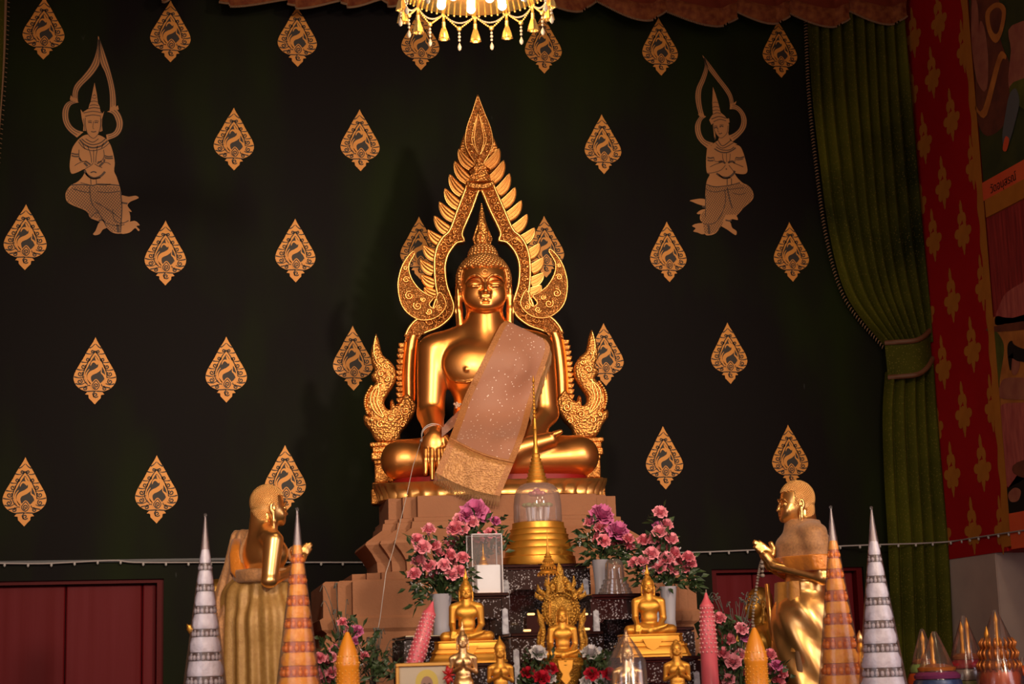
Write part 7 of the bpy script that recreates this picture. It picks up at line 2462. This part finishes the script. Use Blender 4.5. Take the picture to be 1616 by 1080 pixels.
light_string([pt(-30, 889, -.02), pt(60, 890, -.02), pt(110, 888, -.02), pt(180, 885, -.02), pt(215, 888, -.02), pt(320, 888, -.02), pt(460, 888, -.02), pt(575, 888, -.02)], 18, 'string of tiny unlit lights on the black wall at left')
q1 = ptx(1500, 855, XR - .02); q2 = ptx(1545, 848, XR - .02); q3 = ptx(1625, 836, XR - .02)
light_string([pt(1000, 874, -.02), pt(1100, 872, -.02), pt(1200, 868, -.02), pt(1310, 863, -.02), pt(1385, 860, -.13), pt(1450, 858, -.13), q1, q2, q3], 26, 'string of tiny unlit lights running across to the painted right wall')

# ================================================================== chandelier hanging before the wall
YC = -2.6
P = pt(750, -22, YC); k = mpp(750, -22, YC)
ch = empty('chandelier', P, 0, 'glowing gold chandelier with crystal swags and tassels hanging at top centre', 'chandelier')
CGOLD = mat('glowing_gold_basket', (0.9, 0.55, 0.16), 0.35, 0.8, bump=('voronoi', 110, 0.5), emit=(1.0, 0.50, 0.12), estr=0.40)  # emission put into the gold as the bulbs' amber glow
BULB = mat('lit_bulb', (1, 0.9, 0.75), 0.4, emit=(1.0, 0.80, 0.52), estr=12.0)
CRY = mat('crystal_bead', (0.42, 0.36, 0.30), 0.08, 0.0, coat=0.6)
GBEAD = mat('glowing_gold_bead', (0.95, 0.62, 0.2), 0.2, 0.9, emit=(1.0, 0.6, 0.2), estr=0.10)  # slight emission stands in for bulb light on the gold trim
S_ = Matrix.Scale(k, 4)
R0_ = 116
m = MB(); m.m = S_
m.lathe([(20, -2), (60, -3), (R0_ - 2, 0), (R0_ + 2, 2), (R0_ + 2, 14), (R0_ - 4, 16), (60, 26), (20, 40)], seg=64); m.build('basket', CGOLD, ch, smooth=40)
m = MB(); m.m = S_
m.lathe([(R0_ + 2, -4), (R0_ + 5, -2), (R0_ + 5, 3), (R0_ + 2, 5)], seg=64)
for j in range(72):
    a = 2 * PI * j / 72; m.ball(((R0_ + 3) * math.cos(a), (R0_ + 3) * math.sin(a), -5), 2.2, 6, 4)
m.build('rim', GBEAD, ch, smooth=60)
m = MB(); m.m = S_; m.lathe([(4, 38), (8, 60), (14, 80), (5, 100), (3, (ZC - P[2]) / k)], seg=16); m.build('stem', GBEAD, ch, smooth=50)
bmesh_ = MB(); bmesh_.m = S_; bmesh_.ball((0, 0, -6), 7.2, 14, 9); BME = bmesh_.mesh('bulb', BULB, 180)
NB_ = 14
for j in range(10):
    a = 2 * PI * (j + .3) / 10; put('bulb', BME, ch, (84 * k * math.cos(a), 84 * k * math.sin(a), 0))
for j in range(4):
    a = 2 * PI * (j + .5) / 4; put('bulb', BME, ch, (42 * k * math.cos(a), 42 * k * math.sin(a), -.002))
tm = MB(); tm.m = S_
tm.lathe([(2, 0), (3.4, -3), (2.2, -6), (2.6, -14), (3.6, -15), (2.8, -17), (3.6, -20), (3.0, -22), (5, -28), (7.5, -36), (9, -44), (7, -44), (2, -30)], seg=14, mod=lambda a, z: 1 + (.10 * math.cos(7 * a) if z < -26 else 0)); TME = tm.mesh('tassel', GBEAD, 50)
dm = MB(); dm.m = S_
dm.ball((0, 0, 0), 4.4, 8, 6)
dm.cur = 1
for q, r_ in enumerate((2.4, 2.8, 2.4)): dm.ball((0, 0, -8 - 6 * q), r_, 7, 5)
dm.lathe([(.4, -24), (2, -27), (3.6, -32), (2.6, -36), (.3, -38)], seg=8); DME = dm.mesh('crystal_drop', [GBEAD, CRY], 60)
sm = MB(); sm.m = S_
RR = R0_ + 3
da = 2 * PI / NB_
for (dep, mi_, r_, top) in ((19, 0, 2.0, -5), (13, 1, 1.7, -4)):
    sm.cur = mi_
    for i in range(19):
        u = i / 18; a = da * u
        sag = dep * (4 * u * (1 - u)) if mi_ else dep * (1 - abs(2 * u - 1)) ** 1.0 + 3 * math.sin(PI * u)
        sm.ball((RR * math.cos(a), RR * math.sin(a), top - sag), r_, 6, 4)
SME = sm.mesh('bead_swag', [GBEAD, CRY], 180)
for j in range(NB_):
    a = PI / 2 + da * (j - .5) + 0.02
    put('tassel', TME, ch, (RR * k * math.cos(a), RR * k * math.sin(a), -4 * k))
    put('bead_swag', SME, ch, (0, 0, 0), (0, 0, a))
    am = a + da / 2
    put('crystal_drop', DME, ch, (RR * k * math.cos(am), RR * k * math.sin(am), -27 * k))
for (dx, dy, e) in ((0, 0, 14),):
    l = bpy.data.lights.new('chandelier_lamp', 'POINT'); l.energy = e; l.color = (1.0, 0.70, 0.40); l.shadow_soft_size = 0.22
    lo = bpy.data.objects.new('chandelier_lamp', l); COL.objects.link(lo); lo.location = (P[0], P[1], P[2] - 0.20)
